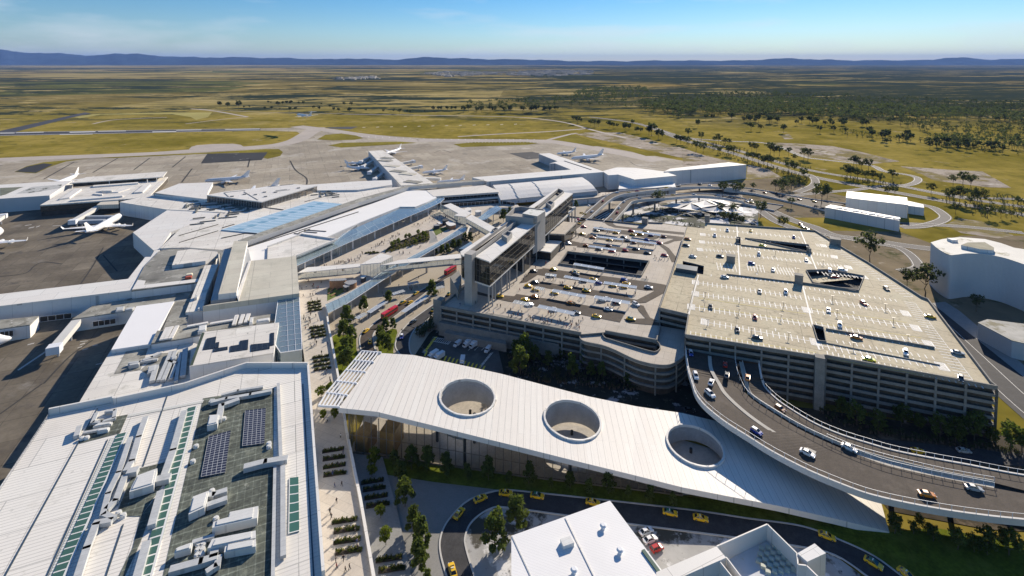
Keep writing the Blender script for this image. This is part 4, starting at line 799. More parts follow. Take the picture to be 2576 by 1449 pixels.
for h in holes[:4]:
    b = MB()
    for i in range(len(h)): b.beam(h[i]+UP*.4, h[(i+1) % len(h)]+UP*.4, .3, .9)
    b.build('ramp_wall', concG, G)
b = MB(); b.beam(Q(6, 880, 690, ZG)+UP*.5, Q(6, 1330, 752, ZG)+UP*.5, .4, 1.1); b.beam(Q(6, 330, 625, ZG)+UP*.4, Q(6, 880, 690, ZG)+UP*.4, .3, .8); b.beam(Q(6, 1080, 1040, ZG)+UP*.4, Q(6, 1900, 1182, ZG)+UP*.4, .35, 1); b.beam(Q(6, 1040, 1135, ZG)+UP*.2, Q(6, 1940, 1310, ZG)+UP*.2, .3, .5)
b.beam(Q(6, 440, 405, ZG)+UP*.4, Q(6, 955, 460, ZG)+UP*.4, .3, .9); b.beam(Q(6, 110, 635, ZG)+UP*.3, Q(6, 40, 905, ZG)+UP*.3, .3, .4)
b.build('kerb_wall', concG, G)
for x, y, s, h in ((362, 530, 5.0, 4.2), (875, 690, 4.0, 5.0), (1150, 395, 6, 4), (185, 225, 3.6, 5), (412, 378, 2, 2.4), (945, 450, 1.4, 3), (960, 462, 1.4, 3), (1110, 655, 1.0, 3)):
    p = Q(6, x, y, ZG); MB().box(p, s, s*.8, h, DA).prism([p+DA*s*.55*i+DB*s*.45*j+UP*0 for i, j in ((-1, -1), (1, -1), (1, 1), (-1, 1))], ZG+h, ZG+h+.3).build('stair_box', concG, G)
p = Q(6, 30, 600, ZG); MB().box(p, 12, 7, 2.6, DA).build('lift_lobby', mat('dark_steel', (.07, .09, .10), .4, .1, .5), G)
# bay markings: a row = centre line with cross strokes
def bays(x0, y0, x1, y1, n, up=2.4, dn=2.4, centre=True, end=(0, 0)):
    up, dn = up*1.2, dn*1.2
    a, c = Q(6, x0, y0, ZG+.04), Q(6, x1, y1, ZG+.04); b = MB(); d = (c-a).normalized(); s = Vector((-d.y, d.x, 0)); w_ = .2
    def st(p, q, w2=w_):
        e = (q-p).normalized(); f = Vector((-e.y, e.x, 0))*w2; b.flat([p-f, q-f, q+f, p+f])
    if centre: st(a, c)
    for i in range(n+1): p = a.lerp(c, i/n)+UP*.006; st(p-s*dn, p+s*up)
    for k, e in enumerate(end):
        if e:
            p = a if k == 0 else c; d2 = d*(-1 if k == 0 else 1)
            for j in range(6): st(p+d2*(.3+j*.55)+s*(-dn*.9)+UP*.006, p+d2*(.3+j*.55)+s*(up*.9)+UP*.006)
            st(p+d2*3.4-s*dn, p+d2*3.4+s*up); st(p-s*dn, p+d2*3.4-s*dn); st(p+s*up, p+d2*3.4+s*up)
    b.build('bay_marking', linew, G)
for r in ((250, 283, 880, 345, 18, 2.4, 2.4, True, (1, 0)), (170, 322, 400, 345, 8, 2.4, 2.4, True, (1, 0)), (440, 350, 900, 380, 13, 0, 3.6, False), (165, 378, 395, 398, 8, 2.4, 2.4, True, (1, 0)), (440, 410, 930, 460, 14, 0, 3.6, False), (150, 435, 415, 455, 9, 2.4, 2.4, True, (1, 0)), (440, 475, 920, 525, 14, 2.4, 2.4, True, (0, 1)),
          (262, 560, 400, 575, 5, 5, 5), (490, 565, 610, 580, 5, 5, 5), (705, 590, 840, 605, 6, 5, 5), (450, 640, 850, 680, 12, 0, 3), (370, 640, 860, 695, 15, 2.2, .2, False), (1010, 400, 1040, 403, 2, 2.4, 2.4, True, (0, 1)), (990, 465, 1120, 485, 5, 2.4, 2.4, True, (0, 1)), (1020, 540, 1225, 565, 8, 2.4, 2.4, True, (0, 1)), (1060, 615, 1340, 640, 10, 2.2, 2.2, True, (0, 1)),
          (120, 685, 890, 795, 21, 2.5, 2.5, True, (1, 0)), (120, 770, 905, 885, 20, 2.5, 2.5, True, (1, 1)), (90, 870, 960, 1000, 22, 2.5, 2.5, True, (1, 0)), (195, 985, 965, 1125, 17, 2.5, 2.5, True, (1, 1)), (60, 1075, 1000, 1238, 23, 2.6, 0, False), (920, 715, 1600, 810, 18, 0, 2.6, False), (950, 800, 1650, 910, 16, 2.5, 2.5, True, (0, 1)), (975, 895, 1725, 1020, 16, 2.5, 2.5, True, (0, 1)),
          (1010, 1000, 1820, 1140, 17, 2.5, 2.5, True, (0, 1)), (1090, 1060, 1850, 1180, 15, 2.5, .2, False), (1170, 1140, 1900, 1265, 14, 2.5, 0, False), (1050, 1160, 1920, 1310, 17, 2.5, 2.5, True, (0, 1)), (1095, 1230, 2270, 1484, 25, 2.9, 0, False)): bays(*r)
def side_bays(x0, y0, x1, y1, n, ln):
    a, c = Q(6, x0, y0, ZG+.05), Q(6, x1, y1, ZG+.05); d = (c-a).normalized(); s = Vector((d.y, -d.x, 0)); b = MB()
    for i in range(n+1):
        p = a.lerp(c, i/n); e = d*.2; b.flat([p-e, p+s*ln-e, p+s*ln+e, p+e])
    s2 = s*.11; b.flat([a-s2, c-s2, c+s2, a+s2]); b.build('bay_marking', linew, G)
side_bays(1010, 320, 1740, 790, 30, 5); side_bays(1755, 840, 2190, 1420, 28, 5)
for a, c, w_ in (((408, 250), (432, 640), .35), ((888, 292), (1022, 612), .35), ((905, 708), (982, 1010), .35), ((1010, 1130), (1032, 1190), .4), ((118, 625), (45, 925), .35), ((108, 690), (50, 900), .12)):
    q0, q1 = Q(6, *a, ZG+.06), Q(6, *c, ZG+.06); e = (q1-q0).normalized(); f = Vector((-e.y, e.x, 0))*w_; MB().flat([q0-f, q1-f, q1+f, q0+f]).build('joint_strip', linew, G)
b = MB()
for (x0, y0, x1, y1) in ((60, 1062, 1005, 1212), (110, 860, 970, 985), (115, 800, 930, 920), (975, 880, 1690, 985), (1000, 985, 1800, 1100), (1100, 1255, 2270, 1462), (45, 1085, 985, 1236)):
    q0, q1 = Q(6, x0, y0, ZG+.05), Q(6, x1, y1, ZG+.05); e = (q1-q0).normalized(); f = Vector((-e.y, e.x, 0))*.1; b.flat([q0-f, q1-f, q1+f, q0+f])
b.build('kerb_line', liney, G)
for x, y in ((905, 625), (1300, 640), (215, 630), (850, 575), (1480, 660), (1850, 1020), (950, 1000), (700, 1040), (180, 490), (560, 620), (720, 555), (1290, 910)):
    p = Q(6, x, y, ZG+.05); b = MB(); b.flat([p-DA*.15-DB*1.5, p+DA*.15-DB*1.5, p+DA*.15+DB*.6, p-DA*.15+DB*.6]); b.flat([p-DA*.6+DB*.6, p+DA*.6+DB*.6, p+DB*1.6]); b.build('arrow_marking', linew, G)
for i, (x, y) in enumerate(((170, 792), (430, 832), (760, 868), (165, 872), (425, 918), (742, 962), (190, 1002), (520, 1066), (800, 1102), (1130, 818), (1530, 882), (1165, 927), (1590, 988), (570, 590), (1060, 545), (870, 612), (1290, 1180), (1700, 1120), (700, 470), (300, 460))):
    p = Q(6, x, y, ZG); t = thing('lamp_post', 'short black twin-armed lamp post standing between bays on the garage roof', 'lamp post', p, 'lamp posts on the garage roof')
    MB().tube(p, p+UP*2.6, .1, .09, 6).build('pole', darkM, t); b = MB(); b.beam(p+UP*2.6-DA*.8, p+UP*2.6+DA*.8, .5, .15); b.build('lamp_arm', darkM, t)
# ---- deck
Dp = [(1109, 773)] + [K(5, x, y) for x, y in ((1810, 1073), (1990, 1058), (2378, 1128), (2405, 1018))] + [(1659, 779), (1707.5, 641), (1728, 571)] + [K('r', x, y) for x, y in ((1430, 1008), (1190, 998), (1150, 1032), (720, 985), (345, 945), (50, 905))] + [(1389, 545)]
Df = gz(Dp, ZD); dh = L(5, [(1642, 548), (1705, 457), (2322, 530), (2262, 640)], ZD)
DK = thing('dropoff_deck', 'pale concrete drop-off deck with dark lanes beside the dark glass hotel', 'deck', cen(Df))
MB().prism(Df, ZD-.8, ZD, 0, 1, [dh], bottom=True).build('surface', [concD, concG], DK)
for k in (1, 2, 3):
    z = ZD-3.1*k; MB().prism(Df, z-.4, z, 0, 1, [L(5, [(1700, 535), (1725, 470), (2250, 535), (2210, 610)], ZD)] if k == 1 else ()).build('floor_slab', [asphalt, concG], DK)
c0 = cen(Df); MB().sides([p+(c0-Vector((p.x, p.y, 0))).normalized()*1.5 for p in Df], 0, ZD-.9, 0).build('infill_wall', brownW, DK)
for k in range(0, 4):
    b = MB(); z = ZD-3.1*k
    for i, j in ((0, 1), (14, 0), (2, 3), (3, 4)) + (((8, 9), (9, 10), (10, 11), (11, 12), (12, 13), (13, 14)) if k == 0 else ()):
        a, c = Df[i], Df[j]; b.beam((a.x, a.y, z+(.3 if k == 0 else .1)), (c.x, c.y, z+(.3 if k == 0 else .1)), .5, 1.5 if k == 0 else 1.0)
    b.build('parapet' if k == 0 else 'spandrel', concG, DK)
for i in range(9): p = Df[0].lerp(Df[1], i/8); MB().box((p.x, p.y, 0), .8, .8, ZD-.6, DA).build('column', concG, DK)
for i in range(5): p = dh[1].lerp(dh[2], (i+.5)/5); MB().box((p.x, p.y, ZD-9), .7, .7, 9.8, DA).build('column', concG, DK)
b = MB()
for i in range(4): b.beam(dh[i]+UP*.5, dh[(i+1) % 4]+UP*.5, .5, 1.3)
b.build('void_parapet', concG, DK)
p = Q(5, 738, 842, ZD); MB().box((p.x, p.y, 0), 5.2, 4.2, ZD+3, DA).build('stair_tower', concG, DK)
pq = L(5, [(733, 985), (1640, 1150), (1665, 1100), (780, 940)], 7.2); MB().prism(pq, 0, 7.2).build('podium', concG, DK)
pq = L(5, [(775, 1062), (1245, 1150), (1240, 1120), (800, 1030)], 4.2); MB().prism(pq, 0, 4.2).build('podium_step', concG, DK)
pq = L(5, [(1250, 1095), (1652, 1150), (1612, 1120), (1300, 1060)], 6.4)
lanes = [L('r', q, ZD) for q in ([(580, 985), (720, 985), (720, 1010), (760, 1035), (1000, 1065), (1740, 1132), (1740, 1168), (1100, 1105), (730, 1062), (640, 1030)], [(440, 1052), (1100, 1125), (1740, 1200), (1700, 1245), (1620, 1240), (1590, 1226), (1380, 1210), (1300, 1240), (900, 1165), (415, 1108)], [(360, 1150), (1000, 1245), (1315, 1288), (1300, 1332), (700, 1260), (310, 1210)], [(250, 1280), (800, 1345), (1285, 1402), (1270, 1460), (700, 1400), (190, 1345)],
                                         [(1590, 1226), (1700, 1215), (1700, 1250), (1600, 1260), (1500, 1300), (1420, 1300), (1380, 1310), (1350, 1290), (1420, 1290)], [(1370, 1310), (1440, 1310), (1520, 1360), (1600, 1460), (1700, 1560), (1560, 1560), (1480, 1400)], [(200, 985), (330, 955), (260, 1035), (200, 1075), (160, 1130), (120, 1250), (60, 1240), (100, 1120)], [(100, 1250), (240, 1280), (240, 1330), (60, 1320)], [(160, 1130), (330, 1165), (320, 1205), (150, 1160)])]
lanes += [L(5, q, ZD) for q in ([(1520, 575), (1800, 612), (2240, 668), (2440, 700), (2440, 740), (2300, 745), (1475, 625)], [(1440, 668), (1800, 722), (2160, 783), (2185, 835), (2130, 820), (1385, 700)], [(1320, 770), (1700, 830), (2142, 910), (2102, 985), (1700, 905), (1265, 828)], [(2130, 960), (2300, 955), (2400, 990), (2400, 1010), (2170, 990)],
                                        [(2440, 700), (2500, 735), (2420, 770), (2300, 835), (2220, 842), (2180, 835), (2160, 800), (2230, 815), (2330, 765)], [(2215, 845), (2280, 860), (2300, 900), (2330, 950), (2400, 980), (2300, 960), (2245, 900)], [(1160, 775), (1330, 790), (1265, 828), (1130, 800)], [(1000, 745), (1160, 790), (1150, 805), (990, 765)], [(1430, 590), (1525, 580), (1475, 630), (1400, 680), (1340, 690)],
                                        [(1800, 460), (2330, 500), (2330, 520), (1780, 470)][:0])if q]
b = MB()
for i, q in enumerate(lanes): b.flat(q, ZD+.04+.008*i)
b.build('lane_surface', asphB, DK)
b = MB()
for pts in ([(1090, 910), (1370, 955), (1350, 985), (1075, 930)], [(1460, 975), (1690, 1015), (1670, 1040), (1430, 995)], [(2265, 650), (2320, 655), (2310, 680), (2250, 675)]): b.flat(L(5, pts, ZD), ZD+.05)
b.build('paving_band', concG, DK)
for x, y, s, h in ((2290, 225, 4.4, 5.5),): MB().box(Q(5, x, y+18, ZD), s, s, h, DA).build('lift_box', concG, DK)
# curved ramp loop in front of the deck
zr = 13.4
cr = smooth(L(5, [(1812, 1074), (1797, 1100), (1830, 1138), (1960, 1166), (2060, 1202), (2220, 1277), (2370, 1314), (2480, 1314), (2562, 1270)], zr), 4) + L(5, [(2640, 1200), (2640, 1050), (2402, 1010), (2300, 1090), (1990, 1050)], zr)
ch = smooth(L(5, [(1992, 1112), (1972, 1085), (1995, 1062), (2060, 1066), (2220, 1100), (2370, 1134), (2406, 1180), (2378, 1214), (2320, 1210), (2150, 1160), (1992, 1112)], zr), 4)[:-1]
CRP = thing('curved_ramp', 'looping concrete car ramp with a long oval opening at the deck corner', 'ramp', cen(cr))
MB().prism(cr, zr-.7, zr, 0, 0, [ch], bottom=True).build('roadway', concD, CRP)
for nm, e, cl in (('parapet', cr[:-4], False), ('parapet', ch, True)):
    b = MB(); n = len(e)
    for i in range(n if cl else n-1): b.beam(e[i]+UP*.3, e[(i+1) % n]+UP*.3, .35, 1.3)
    b.build(nm, concG, CRP)
for k in (1, 2, 3):
    z = zr-3.1*k; MB().prism(cr, z-.9, z, 0, 0, [ch]).build('lower_ramp', concG, CRP)
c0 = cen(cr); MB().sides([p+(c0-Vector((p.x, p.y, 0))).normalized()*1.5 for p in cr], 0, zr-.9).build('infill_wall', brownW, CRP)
for i in range(0, len(cr)-5, 6): p = cr[i]; MB().box((p.x, p.y, 0), .6, .6, zr-.7).build('column', concG, CRP)
# ---------------------------------------------------------------- hotel
ZH, ZB = 41.0, 27.5
h_ = lambda x, y, z=ZH: Q('h', x, y, z)
FR, BR, FL, BL = h_(1145, 1183), h_(2345, 205), h_(728, 1040), h_(2118, 135)
HT = thing('hotel', 'long dark glass hotel with two white roof strips standing on columns over the deck', 'hotel', cen([FR, BR, BL, FL], 0))
front = [FL, h_(738, 1075), h_(775, 1100), h_(830, 1112), h_(950, 1125), FR]
body = front + [BR, h_(2215, 190), BL]
c0 = cen(body); bi = [p+(c0-Vector((p.x, p.y, 0))).normalized()*.8 for p in body]
MB().sides(bi, ZB, ZH-.5, 0).build('window', gDark, HT)
MB().prism(bi, ZB-1.0, ZB, 0, 0, bottom=True).build('floor_band', white, HT)
for k in (1, 2, 3): MB().prism([c0+(p-c0)*.985 for p in [Vector((q.x, q.y, 0)) for q in bi]], ZB+k*3.3-.4, ZB+k*3.3, 0, 0, bottom=True).build('floor_slab', mat('dim_floor', (.10, .085, .065), .8, .3, .3), HT)
MB().sides([c0+(Vector((p.x, p.y, 0))-c0)*.93 for p in bi], ZB, ZH-.6, 0).build('core_wall', mat('dim_wall', (.07, .06, .05), .8, .4, .2), HT)
f = MB()
for a, c, n in ((FR, BR, 34), (front[0], front[3], 5), (front[4], FR, 4)):
    a, c = [p+(c0-Vector((p.x, p.y, 0))).normalized()*.72 for p in (a, c)]
    for i in range(n+1): p = a.lerp(c, i/n); f.beam((p.x, p.y, ZB), (p.x, p.y+.001, ZH-.6), .12, .12)
    for k in range(5): z = ZB+(ZH-ZB-.6)*k/4; f.beam((a.x, a.y, z), (c.x, c.y, z), .12, .14)
f.build('mullions', mat('bronze_frame', (.17, .15, .12), .5, .1, .5), HT)
ls = front[:4] + [h_(860, 1065)] + [h_(1490, 592)] + [h_(1700, 405), h_(1830, 415), h_(2150, 160), BL]
MB().prism([h_(728, 1040), h_(738, 1078), h_(775, 1102), h_(830, 1112), h_(860, 1062), h_(2140, 158), BL], ZH-.6, ZH, 0, 0, bottom=True).build('roof', white, HT)
MB().prism([h_(945, 1112), FR, h_(1150, 1195), BR, h_(2222, 188), h_(2215, 200)], ZH-.6, ZH+.05, 0, 0, bottom=True).build('roof', white, HT)
MB().prism([h_(860, 1062), h_(945, 1112), h_(2215, 200), h_(2140, 158)], ZH-2.4, ZH-1.6, 0, 0, bottom=True).build('roof_channel', mat('grey_channel', (.38, .37, .34), .8, .1, .3), HT)
b = MB()
for a, c in (((862, 1062), (1490, 598)), ((945, 1105), (1570, 600)), ((1840, 412), (2140, 162)), ((1950, 420), (2215, 200)), ((2140, 162), (2215, 200))): b.beam(h_(*a)+UP*.7, h_(*c)+UP*.7, .4, 2.2)
b.build('parapet', concrete, HT)
for pts, z in (([(1320, 790), (1405, 735), (1475, 765), (1400, 848)], ZH+3.2), ([(1955, 330), (2015, 300), (2080, 330), (2030, 385)], ZH+3.2), ([(1180, 720), (1240, 690), (1270, 705), (1210, 740)], ZH+1.2)):
    q = L('h', pts, z); b = MB(); ii = [cen(q)+(Vector((p.x, p.y, 0))-cen(q))*.8 for p in q]; b.prism(q, ZH-1.5, z, 0, 0, [ii]); b.flat(ii, z-1.4); b.build('plant_box', concrete, HT)
ZC = 45.5
cq = L('h', [(1378, 520), (1500, 405), (1590, 388), (1935, 430), (1950, 455), (1835, 535), (1780, 560)], ZC); ii = [cen(cq)+(Vector((p.x, p.y, 0))-cen(cq))*.93 for p in cq]
b = MB(); b.prism(cq, ZB-6, ZC, 0, 0, [ii]); b.flat(ii, ZC-3.2); b.build('core', concrete, HT)
q = L('h', [(1620, 490), (1725, 425), (1950, 455), (1835, 532)], ZC+1.4); MB().prism(q, ZC-3, ZC+1.4, 0, 1).build('plant_room', [mat('pale_plant_roof', (.66, .66, .62), .7, .05, .1, stain=[(.25, .5, .62, (.36, .39, .33))]), concrete], HT)
p = Q(5, 978, 840, ZD); MB().box((p.x, p.y, ZD), 4.6, 6.4, ZH+2.2-ZD, DA).build('stair_tower', concrete, HT)
lob = [FR.lerp(BR, .30), FR.lerp(BR, 1), BL, FL.lerp(BL, .30)]; lc = cen(lob); lob = [lc+(Vector((p.x, p.y, 0))-lc)*.9 for p in lob]
MB().sides(lob, ZD, ZB-1.1, 0).build('lobby', gDark, HT)
MB().sides([lc+(Vector((p.x, p.y, 0))-lc)*.9 for p in lob], ZD, ZB-1.2, 0).build('lobby_core', mat('dim_wall', (0, 0, 0)), HT)
for i in range(13):
    for a, c in ((FR, BR),) + (((FL, BL),) if i < 12 else ()):
        p = a.lerp(c, .02+i/13); q = p+(c0-Vector((p.x, p.y, 0))).normalized()*1.5
        MB().tube((q.x, q.y, ZD), (q.x, q.y, ZB-1), .38, None, 8).build('column', concrete, HT)
# outside beam with tall columns
zb = 27.0
b = MB(); b.beam(Q('h', 1140, 1449, zb), Q('h', 1330, 1330, zb), 2.4, 1.0); b.beam(Q('h', 1345, 1262, zb), Q('h', 2260, 510, zb), 3.2, 1.2); b.beam(Q('h', 2260, 480, zb+1.5), Q('h', 2335, 440, zb+1.5), 2.4, 1.0); b.beam(Q('h', 2325, 415, zb+3), Q('h', 2380, 405, zb+3), 2.0, 1.0)
b.build('canopy_beam', white, HT)
for x, y in ((1110, 688), (1160, 655), (1205, 625), (1250, 578)):
    p = Q(5, x, y, zb); MB().tube((p.x, p.y, ZD), (p.x, p.y, zb), .45, None, 8).build('column', concrete, HT)
for x, y in ((2292, 490), (2332, 470), (2377, 430)):
    p = Q('h', x, y, zb+1.5); MB().tube((p.x, p.y, ZD), (p.x, p.y, zb+1.5), .5, None, 8).build('column', concrete, HT)
q = L('h', [(1955, 775), (2112, 598), (2396, 625), (2226, 790)], 25.0); MB().prism(q, 24.1, 25.0, 0, 0, bottom=True).build('entrance_roof', concD, HT)
qc = cen(q); q2 = [qc+(Vector((p.x, p.y, 0))-qc)*.97 for p in q]; MB().sides(q2, 19.0, 24.05, 0).build('entrance_glass', gDark, HT); MB().prism([qc+(Vector((p.x, p.y, 0))-qc)*.8 for p in q], 19, 24, 0).build('entrance_core', mat('dim_wall', (0, 0, 0)), HT)
for p in q2: MB().tube((p.x, p.y, ZD), (p.x, p.y, 19), .45, None, 8).build('column', concG, HT)
q = L('h', [(1808, 1015), (1905, 868), (2182, 888), (2028, 1047)], 20.5); MB().prism(q, 19.9, 20.5, 0, 0, bottom=True).build('entrance_roof', white, HT)
qc = cen(q); MB().sides([qc+(Vector((p.x, p.y, 0))-qc)*.985 for p in q], ZD, 19.85, 0).build('entrance_glass', gDark, HT); MB().prism([qc+(Vector((p.x, p.y, 0))-qc)*.9 for p in q], ZD, 19.8, 0).build('entrance_core', dark, HT)
q = L(5, [(712, 745), (790, 680), (880, 640), (880, 760), (770, 815)], 12); MB().prism(L(5, [(820, 640), (885, 590), (905, 640), (880, 745)], 20), 0, 20).build('side_stair', concG, HT)
# ---------------------------------------------------------------- pedestrian bridges
def bridge(name, label, code, roof, z, face, depth=4.0, n=12, legs=()):
    q = L(code, roof, z); t = thing(name, label, 'bridge', cen(q, z-depth))
    MB().prism(q, z-.4, z, 0, 0, bottom=True).build('roof', white, t); MB().prism(q, z-depth-.4, z-depth, 0, 0, bottom=True).build('floor', concrete, t)
    for a, c in face: curtain(Q(code, *a, z-.4), Q(code, *c, z-.4), z-depth, z-.4, n, t, gBronze if 0 else gClear, fr=steel)
    for x, y, zb_ in legs: p = Q(code, x, y, z-depth); MB().box((p.x, p.y, zb_), 1.2, 1.2, z-depth-zb_, DA).build('pier', concrete, t)
    return t
bridge('footbridge', 'white roofed glass footbridge from the hall to the bus forecourt, west part', 'p', [(50, 608), (185, 530), (945, 475), (948, 520)], 12.5, [((52, 608), (948, 522))], 4.4, 8, ((300, 590, PZ), (700, 545, PZ)))
bridge('footbridge', 'white roofed glass footbridge running into the hotel above the red bus', 'p', [(1240, 500), (1500, 425), (2385, 335), (2398, 396)], 13.5, [((1242, 501), (2398, 397))], 4.4, 13, ((1330, 490, 0), (1480, 470, 0), (1900, 430, 0)))
bridge('glass_pavilion', 'clear glass box with wedge roof joining the two footbridges', 'p', [(945, 490), (1240, 330), (1412, 368), (1236, 464)], 13.9, [((946, 491), (1235, 465)), ((1236, 465), (1411, 370))], 8.8, 6)
bridge('footbridge', 'white roofed glass footbridge slanting from the north plaza to the hotel middle', 'h', [(808, 560), (890, 508), (1225, 690), (1158, 757)], 13.5, [((808, 561), (1158, 758))], 4.4, 10, ((1000, 640, 0),))
bridge('footbridge', 'bent white roof over the walkway stub below the long terminal balcony', 'h', [(640, 520), (700, 490), (485, 375), (590, 345), (890, 485), (810, 542)], 12.5, [((488, 378), (440, 362)), ((440, 365), (688, 492)), ((645, 522), (808, 543))], 6.8, 7)
# ---------------------------------------------------------------- big white canopy building with three round holes
ST = [((852, 1026), (955, 888), 17.5, 17.2), ((949, 1036), (1040, 893), 17.2, 16.8), ((1080, 1068), (1150, 916), 15.6, 15.4), ((1200, 1098), (1262, 940.5), 14.0, 13.8), ((1330, 1130), (1375, 970), 12.0, 11.9), ((1450, 1160), (1480, 997), 10.4, 10.4), ((1590, 1194), (1600, 1022), 8.6, 8.9), ((1717, 1226), (1717, 1039), 7.5, 8.0), ((1830, 1248), (1830, 1066), 6.5, 7.0), ((1951, 1271), (1960, 1120), 5.4, 5.8), ((2100, 1305), (2080, 1180), 3.2, 3.6), ((2237, 1338), (2215, 1259), .6, 1.0)]
Fe = [P(*s[0], s[2]) for s in ST]; Be = [P(*s[1], s[3]) for s in ST]
CN = thing('canopy_building', 'sweeping white ribbed roof with three round openings sloping down to the lawn', 'building', cen(Fe, 0))
NI, NJ = 110, 34
fe, be = resample(Fe, NI+1), resample(Be, NI+1)
# pair samples by station so that ribs stay straight
def stations(E):
    out = []
    for i in range(len(ST)-1):
        k = 10
        for j in range(k): out.append(E[i].lerp(E[i+1], j/k))
    out.append(E[-1]); return out
fe, be = stations(Fe), stations(Be); NI = len(fe)-1
grid = [[fe[i].lerp(be[i], j/NJ) for j in range(NJ+1)] for i in range(NI+1)]
def surf_z(p):
    best = None
    for i in range(NI+1):
        for j in range(NJ+1):
            d = (grid[i][j].x-p.x)**2+(grid[i][j].y-p.y)**2
            if best is None or d < best[0]: best = (d, grid[i][j].z)
    return best[1]
HO = []
for (cu, cv, wd, zz) in ((1176, 999.5, 138, 15.4), (1440, 1057, 141, 12.2), (1748.5, 1121, 136, 8.2)):
    z = zz
    for _ in range(6): c = P(cu, cv, z); z = surf_z(c)
    r = wd/2*(H-z)/(cv-VH)*1.0
    HO.append((P(cu, cv, z), r))
def inhole(p): return any((p.x-c.x)**2+(p.y-c.y)**2 < r*r for c, r in HO)
b = MB()
TH = 1.9
for i in range(NI):
    for j in range(NJ):
        q = [grid[i][j], grid[i+1][j], grid[i+1][j+1], grid[i][j+1]]
        if any((sum(p.x for p in q)/4-c.x)**2+(sum(p.y for p in q)/4-c.y)**2 < (r*.97)**2 for c, r in HO): continue
        # pull vertices that fall inside a hole out to its rim
        qq = []
        for p in q:
            for c, r in HO:
                d = math.hypot(p.x-c.x, p.y-c.y)
                if d < r*.99: p = Vector((c.x+(p.x-c.x)/d*r*.99, c.y+(p.y-c.y)/d*r*.99, p.z))
            qq.append(p)
        if (qq[0]-qq[2]).length < 1e-4 or (qq[1]-qq[3]).length < 1e-4: continue
        b.add(qq); b.add([p-UP*TH for p in qq][::-1], 1)
for e in (fe, be[::-1]):
    for i in range(NI): b.add([e[i]-UP*TH, e[i+1]-UP*TH, e[i+1], e[i]], 1)
for a, c in ((be[0], fe[0]), (fe[-1], be[-1])): b.add([a-UP*TH, c-UP*TH, c, a], 1)
o = b.build('roof', [canopyM, white], CN)
concT = mat('tube_concrete', (.42, .42, .41), .75, .12, .25, fine=(1.2, .85))
for c, r in HO:                                        # concrete light wells hanging below the roof
    b = MB(); n = 48; top = []; bot = []
    zs = surf_z(c)
    for k in range(n):
        a = k*2*math.pi/n; p = Vector((c.x+r*math.cos(a), c.y+r*math.sin(a), 0)); z = surf_z(p)
        top.append(Vector((p.x, p.y, z))); bot.append(Vector((p.x, p.y, max(2.0, zs-9.0))))
    for k in range(n):
        m = (k+1) % n; b.add([top[m], top[k], bot[k], bot[m]]); o1, o2 = [Vector((c.x+(q.x-c.x)*1.03, c.y+(q.y-c.y)*1.03, q.z)) for q in (bot[k], bot[m])]
        t1, t2 = [Vector((c.x+(q.x-c.x)*1.03, c.y+(q.y-c.y)*1.03, q.z-1)) for q in (top[k], top[m])]; b.add([t1, t2, o2, o1]); b.add([bot[k], bot[m], o2, o1][::-1])
    w_ = b.build('light_well', concT, CN, smooth=False)
    b = MB()
    for k in range(n): b.beam(top[k]+UP*.15, top[(k+1) % n]+UP*.15, .7, 1.0)
    b.build('rim', white, w_)
    p = Vector((c.x+r*.05, c.y+r*.55, 0)); MB().tube(p, p+UP*max(2.2, zs-9.5), .55, None, 10).build('column', darkM, CN)
# facade under the front edge: glass, mullions, floor inside
gf = [P(*q, .6) for q in (K(2, 60, 520), K(2, 320, 552), K(2, 860, 622), K(2, 1340, 690), K(2, 1780, 742), K(2, 2370, 812), K(2, 2575, 838))]
def front_z(p):
    best = min(range(NI+1), key=lambda i: abs(fe[i].x-p.x)); return fe[best].z-TH
gb = MB(); fr = MB()
gs = resample(gf, 42)
for i in range(41):
    a, c = gs[i], gs[i+1]; za, zc = front_z(a), front_z(c)
    if za < 1.6: break
    gb.quad((a.x, a.y, .6), (c.x, c.y, .6), (c.x, c.y, zc), (a.x, a.y, za)); fr.beam((a.x, a.y, .4), (a.x, a.y+.001, za), .28, .28)
    if za > 5: fr.beam((a.x, a.y, za*.5), (c.x, c.y, zc*.5), .14, .14)
    fr.beam((a.x, a.y, .6), (c.x, c.y, .6), .5, .5)
gw = gb.build('glass_front', gFront, CN); fr.build('frame', mat('bronze_frame', (.2, .16, .1)), gw)
side = [P(*K(2, 60, 520), .6), P(*K(2, 30, 365), 5.2)]
a = P(*K(2, 65, 520), .6); c = P(905, 965, .6); curtain(a, c, .7, 15.4, 9, CN, gFront, 'glass_side', mat('bronze_frame', (.2, .16, .1)), rows=2)
flo = [p for p in gf] + [P(1850, 1235, .5), P(1900, 1200, .5), P(1860, 1150, .5), P(1500, 1040, .5), P(1260, 990, .5), P(960, 940, .5)]
MB().flat(flo, .5).build('floor', mat('speckled_floor', (.50, .46, .41), .6, .15, .25, fine=(1.2, .8), stain=[(.5, .58, .7, (.36, .33, .29))]), CN)
for x, y, ln in ((930, 612, 0), (985, 640, 8), (1725, 730, 0), (1740, 690, 5), (690, 600, 7)): 
    p = Q(2, x, y, .5)+Vector((0, ln*1.6, 0)); MB().tube(p, (p.x, p.y, front_z(p)), .6, None, 10).build('column', darkM, CN)
MB().prism([P(*K(2, x, y), .6) for x, y in ((100, 500), (200, 520), (270, 430), (180, 400))], .5, 7).build('inner_wall', mat('amber_wall', (.30, .19, .05), .5, .2, .3), CN)
MB().prism([P(*K(2, x, y), .6) for x, y in ((290, 520), (400, 540), (470, 400), (380, 380))], .5, 9).build('inner_wall', mat('amber_wall', (0, 0, 0)), CN)
bp_ = [p+Vector((.5, -1.5, 0)) for p in be[4:60:6]]
b = MB()
